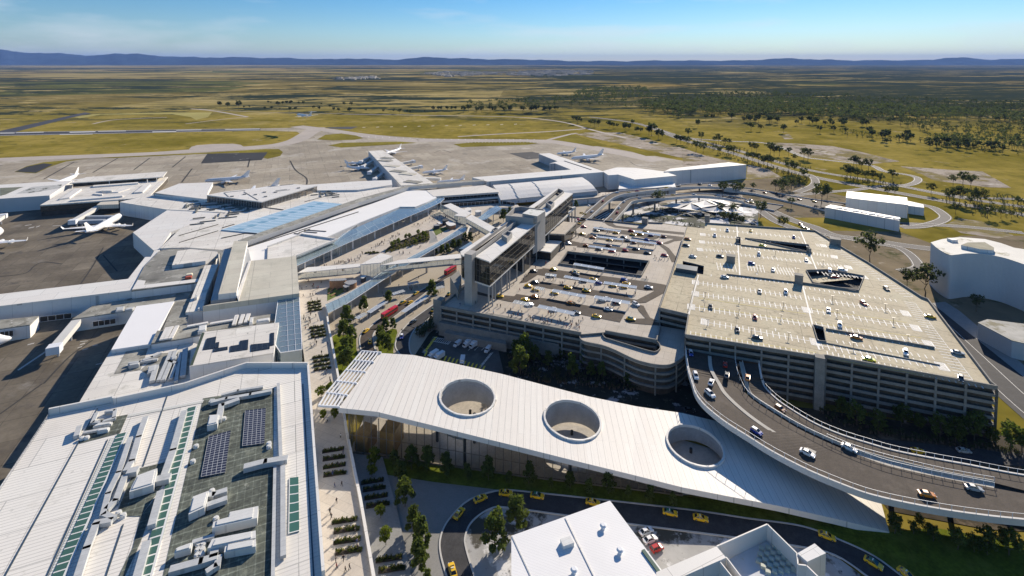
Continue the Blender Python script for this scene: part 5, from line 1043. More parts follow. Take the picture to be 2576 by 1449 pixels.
for i in range(len(bp_)-1): a, c = bp_[i], bp_[i+1]; b.quad((c.x, c.y, .5), (a.x, a.y, .5), (a.x, a.y, a.z-TH), (c.x, c.y, c.z-TH))
b.build('glass_back', gFront, CN)
# open white trellis on the west edge
tr = MB(); zt = 17.6
e0 = [Q('w', x, y, zt) for x, y in ((600, 448), (490, 580), (370, 722), (235, 880), (95, 1045), (-20, 1232))]; e1 = [Q('w', x, y, zt) for x, y in ((880, 470), (775, 605), (658, 750), (532, 912), (400, 1085), (290, 1250))]
for i in range(6): tr.beam(e0[i], e1[i], .45, .7)
for f in (0, .17, .34, .51, .68, .85): 
    for i in range(5): tr.beam(e0[i].lerp(e1[i], f), e0[i+1].lerp(e1[i+1], f), .4, .6)
tr.build('trellis', steelW, CN)
# ---------------------------------------------------------------- elevated ramp
zq = 15.4
lo_ = [(22, 1190, 6), (40, 1330, 6)] + [(x, y, 3) for x, y in ((75, 0), (100, 75), (155, 150), (235, 222), (335, 298), (485, 392), (640, 490), (800, 578), (970, 662), (1150, 738), (1350, 815), (1520, 862), (1720, 905), (1900, 938), (2100, 970), (2350, 1002), (2575, 1025), (2950, 1065))]
mid = [(395, 1268, 6), (410, 1370, 6)] + [(x, y, 3) for x, y in ((440, 0), (470, 60), (530, 120), (700, 232), (850, 320), (1000, 395), (1250, 505), (1500, 600), (1700, 652), (1900, 695), (2100, 735), (2350, 785))]
mid2 = [(450, 1285, 6), (480, 1400, 6)] + [(x, y, 3) for x, y in ((505, 60), (560, 118), (730, 225), (880, 315), (1030, 388), (1270, 490), (1500, 560), (1700, 612), (1900, 660), (2100, 700), (2350, 745))]
upp = [(575, 1300, 6), (590, 1390, 6)] + [(x, y, 3) for x, y in ((605, 0), (640, 50), (720, 125), (830, 200), (1000, 300), (1200, 385), (1400, 448), (1600, 505), (1900, 565), (2150, 610), (2350, 650), (2575, 690), (2950, 745))]
rz = lambda x, c: zq-3.0*max(0, min(1, (x-75)/725))-1.0*max(0, min(1.2, (x-800)/1700)) if c == 3 else zq
E = lambda l: smooth([Q(c, x, y, rz(x, c)) for x, y, c in l], 4)
RL, RM, RM2, RU = resample(E(lo_), 90), resample(E(mid), 80), resample(E(mid2), 80), resample(E(upp), 90)
RP = thing('elevated_ramp', 'curving elevated double car ramp with brown asphalt leaving the garage', 'ramp', cen(RL, 0))
RG = [p.lerp(q, .55) for p, q in zip(RM, RM2)]; RMx = RM+resample([RM[-1], RL[-1].lerp(RU[-1], .5)], 12)[1:]; RM2x = RM2+resample([RM2[-1], RL[-1].lerp(RU[-1], .5)], 12)[1:]
b = MB(); strip(b, RL, resample(RMx, 90), None); b.build('roadway', asphB, RP)
b = MB(); strip(b, resample(RM2x, 90), RU, None); b.build('roadway', asphB, RP)
b = MB(); strip(b, RG, RM2, None); strip(b, [p-UP*.02 for p in RM[46:]], [p-UP*.02 for p in RG[46:]], None)
for i in range(79): b.beam(RM2[i]+UP*.4, RM2[i+1]+UP*.4, .3, .9)
b.build('median_wall', mat('pale_median', (.48, .45, .39), .8, .08, .3), RP)
b = MB()
for e in (RL, RU):
    for i in range(len(e)-1): b.beam(e[i]-UP*.75, e[i+1]-UP*.75, .6, 2.1)
b.build('edge_beam', mat('ramp_concrete', (.60, .585, .55), .75, .06, .3), RP)
dn = lambda e: [p-UP*1.7 for p in e]
for e, f in ((RL, resample(RMx, 90)), (resample(RM2x, 90), RU)):
    b = MB(); strip(b, dn(e), dn(f), None)
    for i in range(len(b.f)): b.f[i] = b.f[i][::-1]
    b.build('soffit', concG, RP)
med = resample(smooth([Q(c, x, y, rz(x, c)+.02) for x, y, c in ((203, 1240, 6), (215, 1340, 6), (275, 0, 3), (330, 85, 3), (490, 230, 3), (700, 375, 3), (860, 455, 3), (1005, 522, 3))], 5), 40)
l, r = ribbon(med, 1.5); b = MB(); strip(b, [p+UP*.18 for p in r], [p+UP*.18 for p in l], None)
for e in (l, r):
    for i in range(39): b.add([e[i]-UP*.02, e[i+1]-UP*.02, e[i+1]+UP*.18, e[i]+UP*.18])
b.build('median_kerb', mat('pale_median', (0, 0, 0)), RP)
def railing(e, parent, h=1.7, step=2):
    b = MB()
    for i in range(0, len(e), step): b.tube(e[i], e[i]+UP*h, .09, .07, 5)
    for i in range(len(e)-1): b.beam(e[i]+UP*h, e[i+1]+UP*h, .09, .09)
    return b.build('railing', steelW, parent)
for e, n in ((RL, 46), (RM, 36), (RM2[40:], 18), (RU, 44)): railing([p+UP*.2 for p in resample(e, n)], RP, step=1)
for i in range(16, 88, 12): p = RL[i].lerp(RU[i], .72); MB().tube((p.x, p.y, 0), (p.x, p.y, p.z-1.8), .8, None, 10).build('pier', concG, RP)
sheet('planted_ground', L(3, [(-100, 330), (300, 290), (640, 150), (1000, 190), (2330, 380), (2800, 420), (2900, 1130), (2300, 1100), (1560, 960), (1500, 885), (600, 560)]) , .14, mat('ramp_shade_soil', (.06, .05, .035), .95, .4, .12, .1, stain=[(.1, .56, .64, (.15, .12, .085)), (.3, .6, .66, (.03, .035, .02))]))  # brown soil under the ramp, its colour darkened to stand for the ramp's shade
sheet('planted_ground', [P(u, v) for u, v in ((1240, 935), (1330, 880), (1500, 900), (1640, 930), (1740, 900), (1850, 1000), (1830, 1090), (1720, 1060), (1480, 1010))], .1, bushG)
sheet('road', L(3, [(-60, 170), (100, 190), (400, 330), (1100, 380), (1600, 430), (2200, 490), (2700, 540), (2800, 640), (2200, 600), (1500, 540), (1000, 480), (300, 390), (-60, 240)]), .24, asphalt)
# ---------------------------------------------------------------- northern terminals
t = bld('balcony_terminal', 'beige flat-roofed terminal wing with a glazed upper lounge over the plaza', 'terminal', L('h', [(240, 160), (1080, 85), (1278, 165), (1278, 183), (345, 248)], 14.8), 14.8, 13, white, mat('beige_flat_roof', (.66, .63, .57), .7, .05, .05, stripe=(DA, 18, .015, .6), stripe2=(DB, 14, .01, .6)), 1.6)
a, c = Q('h', 350, 262, 13), Q('h', 1270, 200, 13); curtain(a, c, 10.4, 13, 18, t, gDark)
MB().prism([Vector((p.x, p.y, 0)) for p in (a, c, c+DB*9, a+DB*9)], 5, 13).build('wall', mat('dim_wall', (0, 0, 0)), t)
b = MB(); b.beam(Q('h', 430, 330, 9.6), Q('h', 1280, 262, 9.6), 1.4, 1.8); b.build('balcony', white, t)
curtain(Q('h', 600, 350, 8.6), Q('h', 1280, 300, 8.6), 5.1, 8.6, 12, t, gDark)
q = L('t', [(530, 488), (2060, 368), (2420, 404), (2405, 412), (752, 548), (700, 530), (590, 505)], 17.5)
t = bld('long_terminal', 'long straight white terminal block behind the curved roof hall', 'terminal', q, 17.5, 0, whitew, white, .8)
q = L('t', [(2405, 400), (2480, 440), (2490, 510), (2400, 520)], 11); 
# barrel roof hall
sec0 = [Q('t', 828, 600, 15.5), Q('t', 860, 640, 15.2), Q('t', 890, 690, 13.8), Q('t', 915, 760, 11.5), Q('t', 942, 815, 9.5)]
sec1 = [Q('t', 2110, 485, 15.5), Q('t', 2200, 545, 15.4), Q('t', 2262, 600, 14.4), Q('t', 2300, 648, 12.6), Q('t', 2328, 682, 10.8)]
t = thing('barrel_roof_hall', 'terminal hall with a bright white curved roof behind the hotel', 'terminal', cen(sec0+sec1))
b = MB()
for i in range(12):
    for j in range(4): b.add([sec0[j].lerp(sec1[j], i/12), sec0[j+1].lerp(sec1[j+1], i/12), sec0[j+1].lerp(sec1[j+1], (i+1)/12), sec0[j].lerp(sec1[j], (i+1)/12)])
for s in (sec0, sec1): b.add([Vector(p) for p in s]+[Vector((s[-1].x, s[-1].y, 4)), Vector((s[0].x, s[0].y, 4))], 1)
b.build('roof', [white, whitew], t)
a, c = [p+DB*3 for p in (sec0[-1], sec1[-1])]; MB().quad((a.x, a.y, 4.5), (c.x, c.y, 4.5), (c.x, c.y, 10), (a.x, a.y, 8.8)).build('wall', mat('ribbed_wall', (.66, .68, .70), .6, .05, .1, stripe=(DA, 1.5, .1, .75)), t)
curtain(sec0[-1]+DB*2.7+DA*1, sec0[-1]+DB*2.7+DA*14, 5, 8, 3, t, gDark)
for f in (.17, .42): b = MB(); [b.beam(sec0[j].lerp(sec1[j], f)+UP*.2, sec0[j+1].lerp(sec1[j+1], f+.01)+UP*.2, .8, .5) for j in range(4)]; b.build('roof_joint', metalG, t)
# sign fascia standing on the roof front
za = 12.6
s0, s1 = Q('t', 1048, 705, za), Q('t', 1686, 648, za); dsg = (s1-s0); ln = Vector((dsg.x, dsg.y, 0)).length; dx = Vector((dsg.x, dsg.y, 0)).normalized(); nrm = Vector((dx.y, -dx.x, 0))
SG = thing('terminal_sign', 'long ribbed white sign fascia on the front of the curved roof hall', 'sign', (s0+s1)/2-UP*6)
b = MB(); prof = [(0, 0), (1, 0), (1, -1.4), (.80, -2.6), (.80, -4.2), (.23, -5.4), (.18, -3.2), (0, -1.7)]
pf = [s0+dx*ln*x+UP*y for x, y in prof]; b.add(pf[::-1]); b.add([p-nrm*.8 for p in pf])
for i in range(len(pf)): b.add([pf[i], pf[(i+1) % 8], pf[(i+1) % 8]-nrm*.8, pf[i]-nrm*.8])
b.build('panel', mat('ribbed_sign', (.70, .72, .74), .6, .04, .2, stripe=(DA, 1.3, .1, .82)), SG)
MB().flat(L('t', [(940, 812), (1060, 770), (1180, 745), (1190, 788)], 9.4), 9.4).build('awning', white, SG)
def letters(txt, size, x, y, parent, m):
    cu = bpy.data.curves.new('lettering', 'FONT'); cu.body = txt; cu.size = size; cu.extrude = .08; cu.shear = .25
    to = bpy.data.objects.new('lettering', cu); COL.objects.link(to); bpy.context.view_layer.update()
    me = bpy.data.meshes.new_from_object(to.evaluated_get(bpy.context.evaluated_depsgraph_get())); bpy.data.objects.remove(to)
    me.materials.clear(); me.materials.append(m); o = bpy.data.objects.new('lettering', me); COL.objects.link(o); o.parent = parent
    o.matrix_local = Matrix.Translation(s0+dx*x+UP*y+nrm*.12-WL(parent)) @ Matrix((dx, UP, nrm)).transposed().to_4x4(); return o
letters('QANTAS', 3.0, ln*.32, -3.4, SG, mat('sign_letters', (.20, .21, .24), .5)); letters('DOMESTIC', 1.7, ln*.57, -3.1, SG, mat('sign_letters', (.2, .21, .24), .5))
b = MB(); b.beam(s0+dx*ln*.28+UP*-1.2+nrm*.1, s0+dx*ln*.28+UP*-4.3+nrm*.1, .12, .12); b.beam(s0+dx*ln*.28+UP*-4.3+nrm*.1, s0+dx*ln*.76+UP*-4.0+nrm*.1, .12, .12); b.build('frame', steel, SG)
t = bld('plaza_balcony', 'white rounded balcony terrace with planter beds below the curved roof hall', 'terrace', L('t', [(1960, 760), (2300, 740), (2390, 705), (2574, 700), (2340, 775), (1985, 808)], 6), 6, 0, whitew, paving, 1.2)
# white blocks to the north-east
t = bld('white_block', 'plain white flat building block between the long terminal and the ramp road', 'building', L('r', [(562, 252), (770, 197), (1020, 203), (1450, 256), (1626, 316), (1026, 372), (792, 300), (650, 310)], 17), 17, 0, whitew, white, .5)
t = bld('white_block', 'long plain white wall building at the far end of the terminals', 'building', [P(u, v, 18) for u, v in ((1670, 432), (1686, 424), (1832.5, 408.4), (1878, 414))], 18, 0, whitew, white, .5)
MB().prism([P(u, v, 9.5) for u, v in ((1536, 440), (1560, 452), (1556, 475), (1700, 470), (1690, 440))], 0, 9.5).build('annex', whitew, t)
t = bld('white_shed', 'long narrow white shed with a row of dark roof vents, beside the slip road', 'building', L(6, [(1073, 114), (1115, 95), (1640, 192), (1634, 214)], 10), 10, 0, whitew, white, .4)
for i in range(8): p = Q(6, 1180+i*62, 122+i*11.5, 10); MB().box(p, 5, 2, .8, DA).build('roof_vent', metalG, t)
t = bld('white_shed', 'larger white shed with sloping roof behind the narrow one', 'building', L(9, [(1240, 1248), (1692, 1297), (1698, 1352), (1232, 1298)], 13), 13, 0, whitew, white, .4)
MB().prism(L(9, [(1700, 1322), (1815, 1348), (1822, 1374), (1700, 1358)], 8), 0, 8).build('annex', whitew, t); MB().prism(L(9, [(1232, 1328), (1300, 1325), (1482, 1352), (1480, 1368), (1230, 1345)], 7), 0, 7).build('annex', whitew, t)
cvq = smooth(L(6, [(1872, 380), (1930, 430), (2010, 472), (2070, 472), (2150, 463), (2280, 470), (2420, 495), (2575, 545)], 28), 5) + L(6, [(2760, 620), (2900, 560), (2700, 450), (2500, 420), (2400, 385), (2280, 355), (2090, 340), (1960, 355)], 28)
t = bld('curved_block', 'tall plain grey building block with a wavy front at the right edge', 'building', cvq, 28, 0, mat('pale_grey_wall', (.60, .61, .62), .75, .03, .05, fine=(.9, .95)), mat('pale_roof', (.66, .64, .58), .8, .1, .05, stain=[(.08, .58, .66, (.30, .28, .2))]), .4)
q = L(6, [(2100, 400), (2150, 380), (2280, 378), (2350, 420), (2345, 440), (2240, 430)], 30); MB().prism(q, 27.9, 30, 0, 1).build('roof_plant', [mat('weedy_roof', (.30, .28, .20), .9, .2, .2), whitew], t)
MB().box(Q(6, 2035, 372, 28), 4, 4, 1.6).build('roof_hatch', whitew, t)
t = bld('grey_depot', 'low grey building with a weathered roof at the right edge by the street', 'building', L(6, [(2228, 985), (2300, 960), (2700, 1010), (2750, 1100), (2575, 1140), (2485, 1120)], 9), 9, 0, mat('pale_grey_wall', (0, 0, 0)), mat('weathered_roof', (.42, .41, .37), .9, .2, .1, stain=[(.12, .5, .6, (.22, .20, .13))]), .4)
# bottom centre white building and walled yard
t = bld('white_shed', 'white ribbed roof building with round vents at the bottom centre', 'building', L(2, [(1284, 1146), (2026, 881), (2460, 1462), (2620, 1700), (1284, 1900)], 12), 12, 0, whitew, mat('ribbed_white_roof', (.80, .79, .77), .6, .04, .05, stripe=(Vector((.35, .94, 0)), .8, .15, .9)), .4)
b = MB(); b.beam(Q(2, 1690, 1010, 12.1), Q(2, 1920, 1480, 12.1), .35, .2); b.build('ridge_cap', white, t)
q = L(2, [(1650, 1168), (1725, 1146), (1757, 1196), (1675, 1225)], 13.2); b = MB(); b.prism(q, 12, 13.2); b.build('roof_hood', mw, t)
for x, y in ((1975, 1090), (2102, 1275), (1755, 1425)): p = Q(2, x, y, 12); MB().tube(p, p+UP*.9, .55, .55, 12).tube(p+UP*.9, p+UP*1.3, 1.0, .6, 12).build('roof_vent', steelW, t)
b = MB(); b.beam(Q(2, 1287, 1150, 12), Q(2, 1440, 1480, 12), .3, .3); b.build('gutter', metalG, t); b = MB(); b.beam(Q(2, 2275, 1255, 12.1), Q(2, 2440, 1480, 12.1), 1.0, .5); b.build('side_gutter', mat('green_gutter', (.06, .12, .09), .6, .2, .4), t)
t = thing('walled_plant_yard', 'white walled rooftop yard full of pale vents at the bottom right', 'building', cen(L(3, [(640, 1057), (260, 1222), (860, 1449)], 0)))
wl = L(3, [(258, 1222), (638, 1056), (862, 1276), (870, 1360), (935, 1368), (1080, 1510)], 13); b = MB()
for i in range(len(wl)-1): b.beam(wl[i]-UP*2.6, wl[i+1]-UP*2.6, .35, 5.2)
b.build('wall', white, t)
MB().prism(L(3, [(330, 1330), (655, 1168), (860, 1310), (1080, 1560), (600, 1900), (200, 1700)], 8), 0, 8, 0, 1).build('yard_floor', [mat('pale_blue_floor', (.58, .60, .62), .8, .1, .2, stain=[(.3, .6, .7, (.5, .48, .36))]), whitew], t)
MB().prism(L(3, [(255, 1225), (328, 1310), (-60, 1480), (-200, 1500), (-200, 1420)], 13), 0, 13).build('roof', white, t)
for a, c in (((275, 1340), (420, 1520)), ((328, 1312), (470, 1500)), ((275, 1340), (40, 1450))): b = MB(); b.beam(Q(3, *a, 12.5)-UP*2, Q(3, *c, 12.5)-UP*2, .3, 4.6); b.build('inner_wall', white, t)
MB().prism(L(3, [(865, 1277), (995, 1203), (1081, 1276), (940, 1341)], 13.4), 0, 13.4).build('side_box', whitew, t)
random.seed(5)
for i in range(6):
    for j in range(5):
        if i+j < 2: continue
        p = Q(3, 500+i*48+j*36, 1262+i*-9+j*42+i*4, 8); MB().box(p, 1.3, 1.0, .8, DA).build('yard_vent', mat('cream_vent', (.55, .56, .46), .8, .1, 1), t)
# ---------------------------------------------------------------- approach viaducts behind the deck
def Lz(code, pts): return [Q(code, x, y, z) for x, y, z in pts]
V1l = Lz('r', [(190, 990, 14.5), (240, 940, 14.5), (400, 800, 14.5), (560, 662, 14.3), (690, 580, 14), (820, 548, 13), (1200, 512, 11), (1640, 468, 8), (1720, 446, 7.5), (2100, 430, 6), (2574, 446, 4.5)]) + Lz(9, [(300, 1208, 3), (560, 1238, 1.5), (900, 1300, .8), (1230, 1345, .6)])
V1r = Lz('r', [(320, 965, 14.5), (372, 935, 14.5), (520, 800, 14.5), (700, 655, 14.3), (850, 595, 14), (1050, 565, 13), (1330, 530, 11), (1630, 497, 8), (1900, 483, 7.5), (2200, 487, 6), (2574, 512, 4.5)]) + Lz(9, [(300, 1240, 3), (540, 1270, 1.5), (860, 1345, .8), (1080, 1400, .6)])
V2l = Lz('r', [(580, 988, 14.5), (700, 870, 14.5), (790, 760, 14.5), (870, 690, 14.3), (1000, 642, 14), (1300, 612, 12), (1600, 592, 10), (1850, 576, 9), (2200, 590, 7), (2574, 642, 5)]) + Lz(9, [(500, 1322, 2), (760, 1360, .7)])
V2r = Lz('r', [(722, 985, 14.5), (850, 850, 14.5), (960, 722, 14.5), (1010, 692, 14.3), (1150, 668, 14), (1500, 645, 12), (1850, 615, 10), (2100, 622, 9), (2300, 642, 7), (2574, 692, 5)]) + Lz(9, [(470, 1346, 2), (690, 1400, .7)])
for l, r, lab in ((V1l, V1r, 'upper approach viaduct curving from the deck along the white blocks'), (V2l, V2r, 'lower approach viaduct curving from the deck around the white shade sails')):
    sl, sr = resample(smooth(l, 5), 70), resample(smooth(r, 5), 70)
    t = thing('viaduct', lab, 'viaduct', cen(sl))
    b = MB(); strip(b, sl, sr, None); b.build('roadway', asphB, t)
    for e in (sl, sr):
        b = MB()
        for i in range(69): b.beam(e[i]-UP*.4, e[i+1]-UP*.4, .5, 2.6)
        b.build('barrier', mat('ramp_concrete', (0, 0, 0)), t)
    for i in range(6, 50, 8): p = sl[i].lerp(sr[i], .5); MB().box((p.x, p.y, -.5), 1.6, 1.6, max(.6, p.z), DA).build('pier', concG, t)
sheet('forecourt_ground', L('r', [(140, 640), (480, 560), (760, 520), (1640, 470), (2574, 480), (2574, 1000), (2030, 1075), (1780, 1050), (1415, 1000), (720, 980), (60, 900)]), .1, mat('mixed_ground', (.34, .29, .22), .9, .15, .05, stain=[(.03, .50, .56, (.075, .07, .07)), (.05, .60, .66, (.56, .54, .5))]))
sheet('planted_ground', L('r', [(860, 850), (1010, 780), (1400, 720), (1900, 640), (2300, 660), (2800, 760), (2800, 1060), (2035, 1075), (1780, 1050), (1415, 1000), (1180, 1000), (760, 975)]), .2, mat('pale_planted', (.62, .61, .60), .9, .1, .05, stain=[(.045, .47, .52, (.028, .034, .022)), (.09, .56, .62, (.07, .09, .03))]))
for x0, y0, x1, y1, w_ in ((1010, 810, 1800, 960, 14), (1180, 900, 1990, 1040, 12), (1350, 790, 2050, 880, 10)): pass
sheet('street', L('r', [(430, 940), (600, 800), (720, 790), (560, 950)]), .3, asphalt)
b = MB()
for a, c in (((450, 935), (690, 812)), ((500, 945), (720, 820)), ((560, 950), (700, 830))): q0, q1 = Q('r', *a, .36), Q('r', *c, .36); e = (q1-q0).normalized(); f = Vector((-e.y, e.x, 0))*.5; b.flat([q0-f, q1-f, q1+f, q0+f])
struct(b.build('lane_marking', linew))
# shade sails
SL = thing('shade_sails', 'cluster of white tensile shade sails with lens-shaped gaps beside the curved viaduct', 'canopy', cen(L('r', [(1400, 740), (2574, 860)])))
def sail(pts, z):
    q = [Q('r', x, y, zz) for x, y, zz in pts]; c = sum(q, Vector())/len(q); c.z -= 1.2; b = MB(); n = len(q)
    for i in range(n):
        a, d = q[i], q[(i+1) % n]; m = a.lerp(d, .5).lerp(c, .14); b.add([a, m, c]); b.add([m, d, c])
    for i in range(len(b.f)):
        p0, p1, p2 = [b.v[k] for k in b.f[i]]
        if (p1-p0).cross(p2-p0).z < 0: b.f[i] = b.f[i][::-1]
    b.build('fabric_panel', white, SL)
    for p in q[:2]: MB().tube((p.x, p.y, 0), p, .18, .12, 6).build('mast', steelW, SL)
for pts in ([(1390, 752, 5), (1560, 712, 6), (1830, 712, 7), (1660, 790, 5)], [(1560, 705, 6), (1720, 690, 6), (2030, 668, 8), (1830, 708, 7)], [(1660, 795, 5), (1830, 715, 7), (1970, 780, 7), (1935, 815, 5)], [(1840, 708, 7), (2035, 672, 8), (2200, 745, 7), (1985, 780, 7)], [(1980, 790, 7), (2200, 765, 7), (2330, 830, 6), (2190, 845, 5), (1960, 820, 5)], [(2050, 670, 8), (2230, 680, 6), (2420, 760, 7), (2210, 742, 7)],
            [(2215, 755, 7), (2430, 770, 7), (2600, 850, 6), (2350, 832, 6)], [(2080, 655, 8), (2300, 668, 6), (2560, 760, 6), (2430, 752, 7)], [(2200, 850, 5), (2340, 838, 6), (2600, 862, 6), (2600, 900, 5)], [(1110, 905, 3), (1290, 870, 4), (1400, 900, 3), (1230, 930, 3)][:0] or [(2440, 765, 7), (2570, 768, 6), (2720, 850, 6), (2610, 848, 6)]): sail(pts, 5)
# ---------------------------------------------------------------- piers and north-west buildings
t = bld('hangar', 'big plain building with white roof and shaded wall at the left edge', 'building', L('a', [(-500, 560), (0, 500), (712, 452), (1038, 240), (455, 272), (-500, 330)], 14), 14, 0, mat('grey_wall', (.55, .56, .57), .8, .03, .1), white, .5)
MB().flat(L('a', [(235, 425), (460, 415), (870, 345), (890, 295), (460, 330)], 14.12), 14.12).build('roof_grille', mat('grille_roof', (.5, .5, .48), .8, .3, .1, stain=[(.1, .5, .56, (.07, .08, .06))]), t)
MB().flat(L('a', [(0, 460), (80, 440), (270, 355), (340, 330), (0, 345)], 14.1), 14.1).build('green_roof', mat('green_grey_roof', (.15, .16, .12), .9, .3, .1), t)
t = bld('platform_terminal', 'flat white gate lounge roof with raised skylight boxes at the upper left', 'terminal', L('a', [(578, 592), (985, 360), (1230, 330), (2410, 186), (2345, 262), (2140, 464), (1935, 494)], 11), 11, 4.5, gBronze, roofB, 1.2)
MB().sides(L('a', [(590, 592), (985, 365), (2300, 215), (2130, 470), (1935, 498)], 11), 0, 4.5, 0).build('undercroft', mat('dim_wall', (0, 0, 0)), t)
for pts, h in (([(850, 505), (1000, 480), (1170, 360), (1090, 350)], 1.4), ([(1330, 325), (1985, 275), (1985, 260), (1345, 305)], 1.4), ([(1005, 525), (1760, 460), (1765, 440), (1050, 505)], 1.4), ([(1450, 385), (1605, 385), (1605, 360), (1450, 360)], 2.2), ([(1350, 430), (1470, 440), (1475, 425), (1370, 412)], 1.2), ([(1920, 410), (2050, 400), (2160, 290), (2080, 285)], 1.4), ([(1480, 410), (1700, 405), (1860, 355), (1850, 345)], .8)):
    q = L('a', pts, 11+h); MB().prism(q, 11, 11+h).build('skylight_box', white, t)
q = L('a', [(1000, 276), (1240, 190), (2402, 108), (2342, 186)], 15.5); MB().prism(q, 14.6, 15.5, bottom=True).build('upper_roof', roofB, t)
for x, y in ((1570, 245), (2115, 225), (1200, 262), (2250, 200)): p = Q('a', x, y, 14.6); MB().tube((p.x, p.y, 10), (p.x, p.y, 14.6), .5, None, 8).build('column', white, t)
MB().prism(L('a', [(1050, 285), (1240, 215), (2330, 140), (2230, 195)], 14.5), 10.9, 14.5).build('upper_wall', mat('dim_wall', (0, 0, 0)), t)
q = L('a', [(1390, 590), (1470, 528), (1700, 515), (1705, 580)], 10); MB().prism(q, 6, 10).build('gate_house', mat('beige_ribbed', (.60, .55, .46), .7, .05, .1, stripe=(DA, 1.4, .2, .8)), t)
PR = L(8, [(203, 946), (312, 940), (692, 1188), (450, 1206)], 13)
t = bld('central_pier', 'long gate pier with a patched pale roof running out into the apron', 'terminal', PR, 13, 0, mat('grey_wall', (0, 0, 0)), roofB, .8)
for x, y in ((330, 1020), (380, 1060), (350, 1000), (500, 1120), (540, 1180), (430, 1100)): p = Q(8, x, y, 13.1); MB().box(p, 20, 10, .5, DA).build('roof_patch', random.choice((roofA, roofC, roofE)), t)
t = bld('north_pier', 'white angled gate pier in front of the parked jets, north of the hotel', 'terminal', L('t', [(1488, 150), (1645, 141), (1860, 212), (2420, 404), (2010, 400), (1720, 285), (1640, 290), (1760, 258)], 11.5), 11.5, 0, mat('ribbed_grey', (.42, .45, .47), .6, .1, .1, stripe=(DA, 3, .2, .6)), white, .6)
b = MB(); b.beam(Q('t', 1855, 252, 11.7), Q('t', 2240, 378, 11.7), 1.6, .4); b.build('roof_slot', darkM, t)
def jetbridge(code, a, c, z, wd, label, cab=True, m=None):
    p, q = Q(code, *a, z), Q(code, *c, z); t = thing('jet_bridge', label, 'jet bridge', Vector((q.x, q.y, 0)), 'jet bridges at the gates')
    b = MB(); b.beam(p-UP*1.5, q-UP*1.5, wd, 3); b.build('tunnel', m or mat('jetbridge_white', (.62, .61, .57), .6, .05, .1, stripe=(DA, 1.2, .1, .85)), t)
    d = (q-p).normalized()
    if cab: MB().box((q.x+d.x*1.6, q.y+d.y*1.6, z-3.4), 4.6, wd+1.2, 3.8, Vector((d.x, d.y, 0)).normalized()).build('cab', steelW, t)
    for f in (.3, .9): r = p.lerp(q, f); MB().tube((r.x, r.y, 0), (r.x, r.y, z-2.9), .5, None, 8).build('leg', steel, t)
    return t
jetbridge('a', (1410, 600), (1060, 800), 8, 4.5, 'long pale jet bridge reaching from the gate house towards the large jet')
jetbridge('a', (1030, 815), (1500, 800), 6.2, 3.6, 'jet bridge arm alongside the large jet, nearer of the pair', False, mat('jetbridge_grey', (.36, .40, .45), .6, .05, .1, stripe=(DB, 1.2, .1, .85)))
jetbridge('a', (1160, 748), (1620, 745), 6.2, 3.2, 'jet bridge arm alongside the large jet, farther of the pair', False, mat('jetbridge_grey', (.36, .4, .45)))
jetbridge('a', (-150, 860), (30, 735), 8, 4.5, 'jet bridge cut off by the left edge below the hangar')
jetbridge(4, (575, 965), (420, 1150), 7.5, 4.2, 'pale ribbed jet bridge sloping down over the shaded near apron')
jetbridge(8, (225, 985), (150, 1020), 6, 4, 'outermost blue grey jet bridge on the west side of the pier'); jetbridge(8, (245, 1010), (165, 1055), 6, 4, 'second jet bridge from the end on the west side of the pier')
jetbridge(8, (285, 1050), (215, 1100), 6, 4, 'third jet bridge from the end on the west side of the pier'); jetbridge(8, (330, 1095), (255, 1150), 6, 4, 'jet bridge nearest the terminal on the west side of the pier')
jetbridge(8, (440, 1035), (535, 1018), 6, 4, 'outer jet bridge on the east side of the central pier'); jetbridge(8, (500, 1075), (590, 1058), 6, 4, 'inner jet bridge on the east side of the central pier'); jetbridge(8, (600, 1145), (750, 1150), 6.5, 5, 'wide white jet bridge at the root of the central pier', False)
# ---------------------------------------------------------------- prototypes: copies share meshes
class Proto:
    """a built thing and its parts; the first placing moves it, later ones copy object by object"""
    def __init__(s, root, kids): s.root, s.kids, s.used = root, kids, False
    def place(s, loc, rz, label, group=None, scale=1.0, cat=None):
        if not s.used: r = s.root; s.used = True
        else:
            r = s.root.copy(); COL.objects.link(r)
            for k, gk in s.kids:
                c = k.copy(); COL.objects.link(c); c.parent = r
                for g in gk: d = g.copy(); COL.objects.link(d); d.parent = c
        r.location = loc; r.rotation_euler = (0, 0, rz); r.scale = (scale, scale, scale); r['label'] = label
        if group: r['group'] = group
        if cat: r['category'] = cat
        return r
def root(name, cat): o = bpy.data.objects.new(name, None); COL.objects.link(o); o['category'] = cat; return o
O0 = Vector((0, 0, 0))
def part(b, name, m, parent, sm=False): return b.build(name, m, parent, sm, org=O0)
ORD = ['first', 'second', 'third', 'fourth', 'fifth', 'sixth', 'seventh', 'eighth', 'ninth', 'tenth', 'eleventh', 'twelfth', 'thirteenth', 'fourteenth', 'fifteenth', 'sixteenth', 'seventeenth', 'eighteenth', 'nineteenth', 'twentieth']
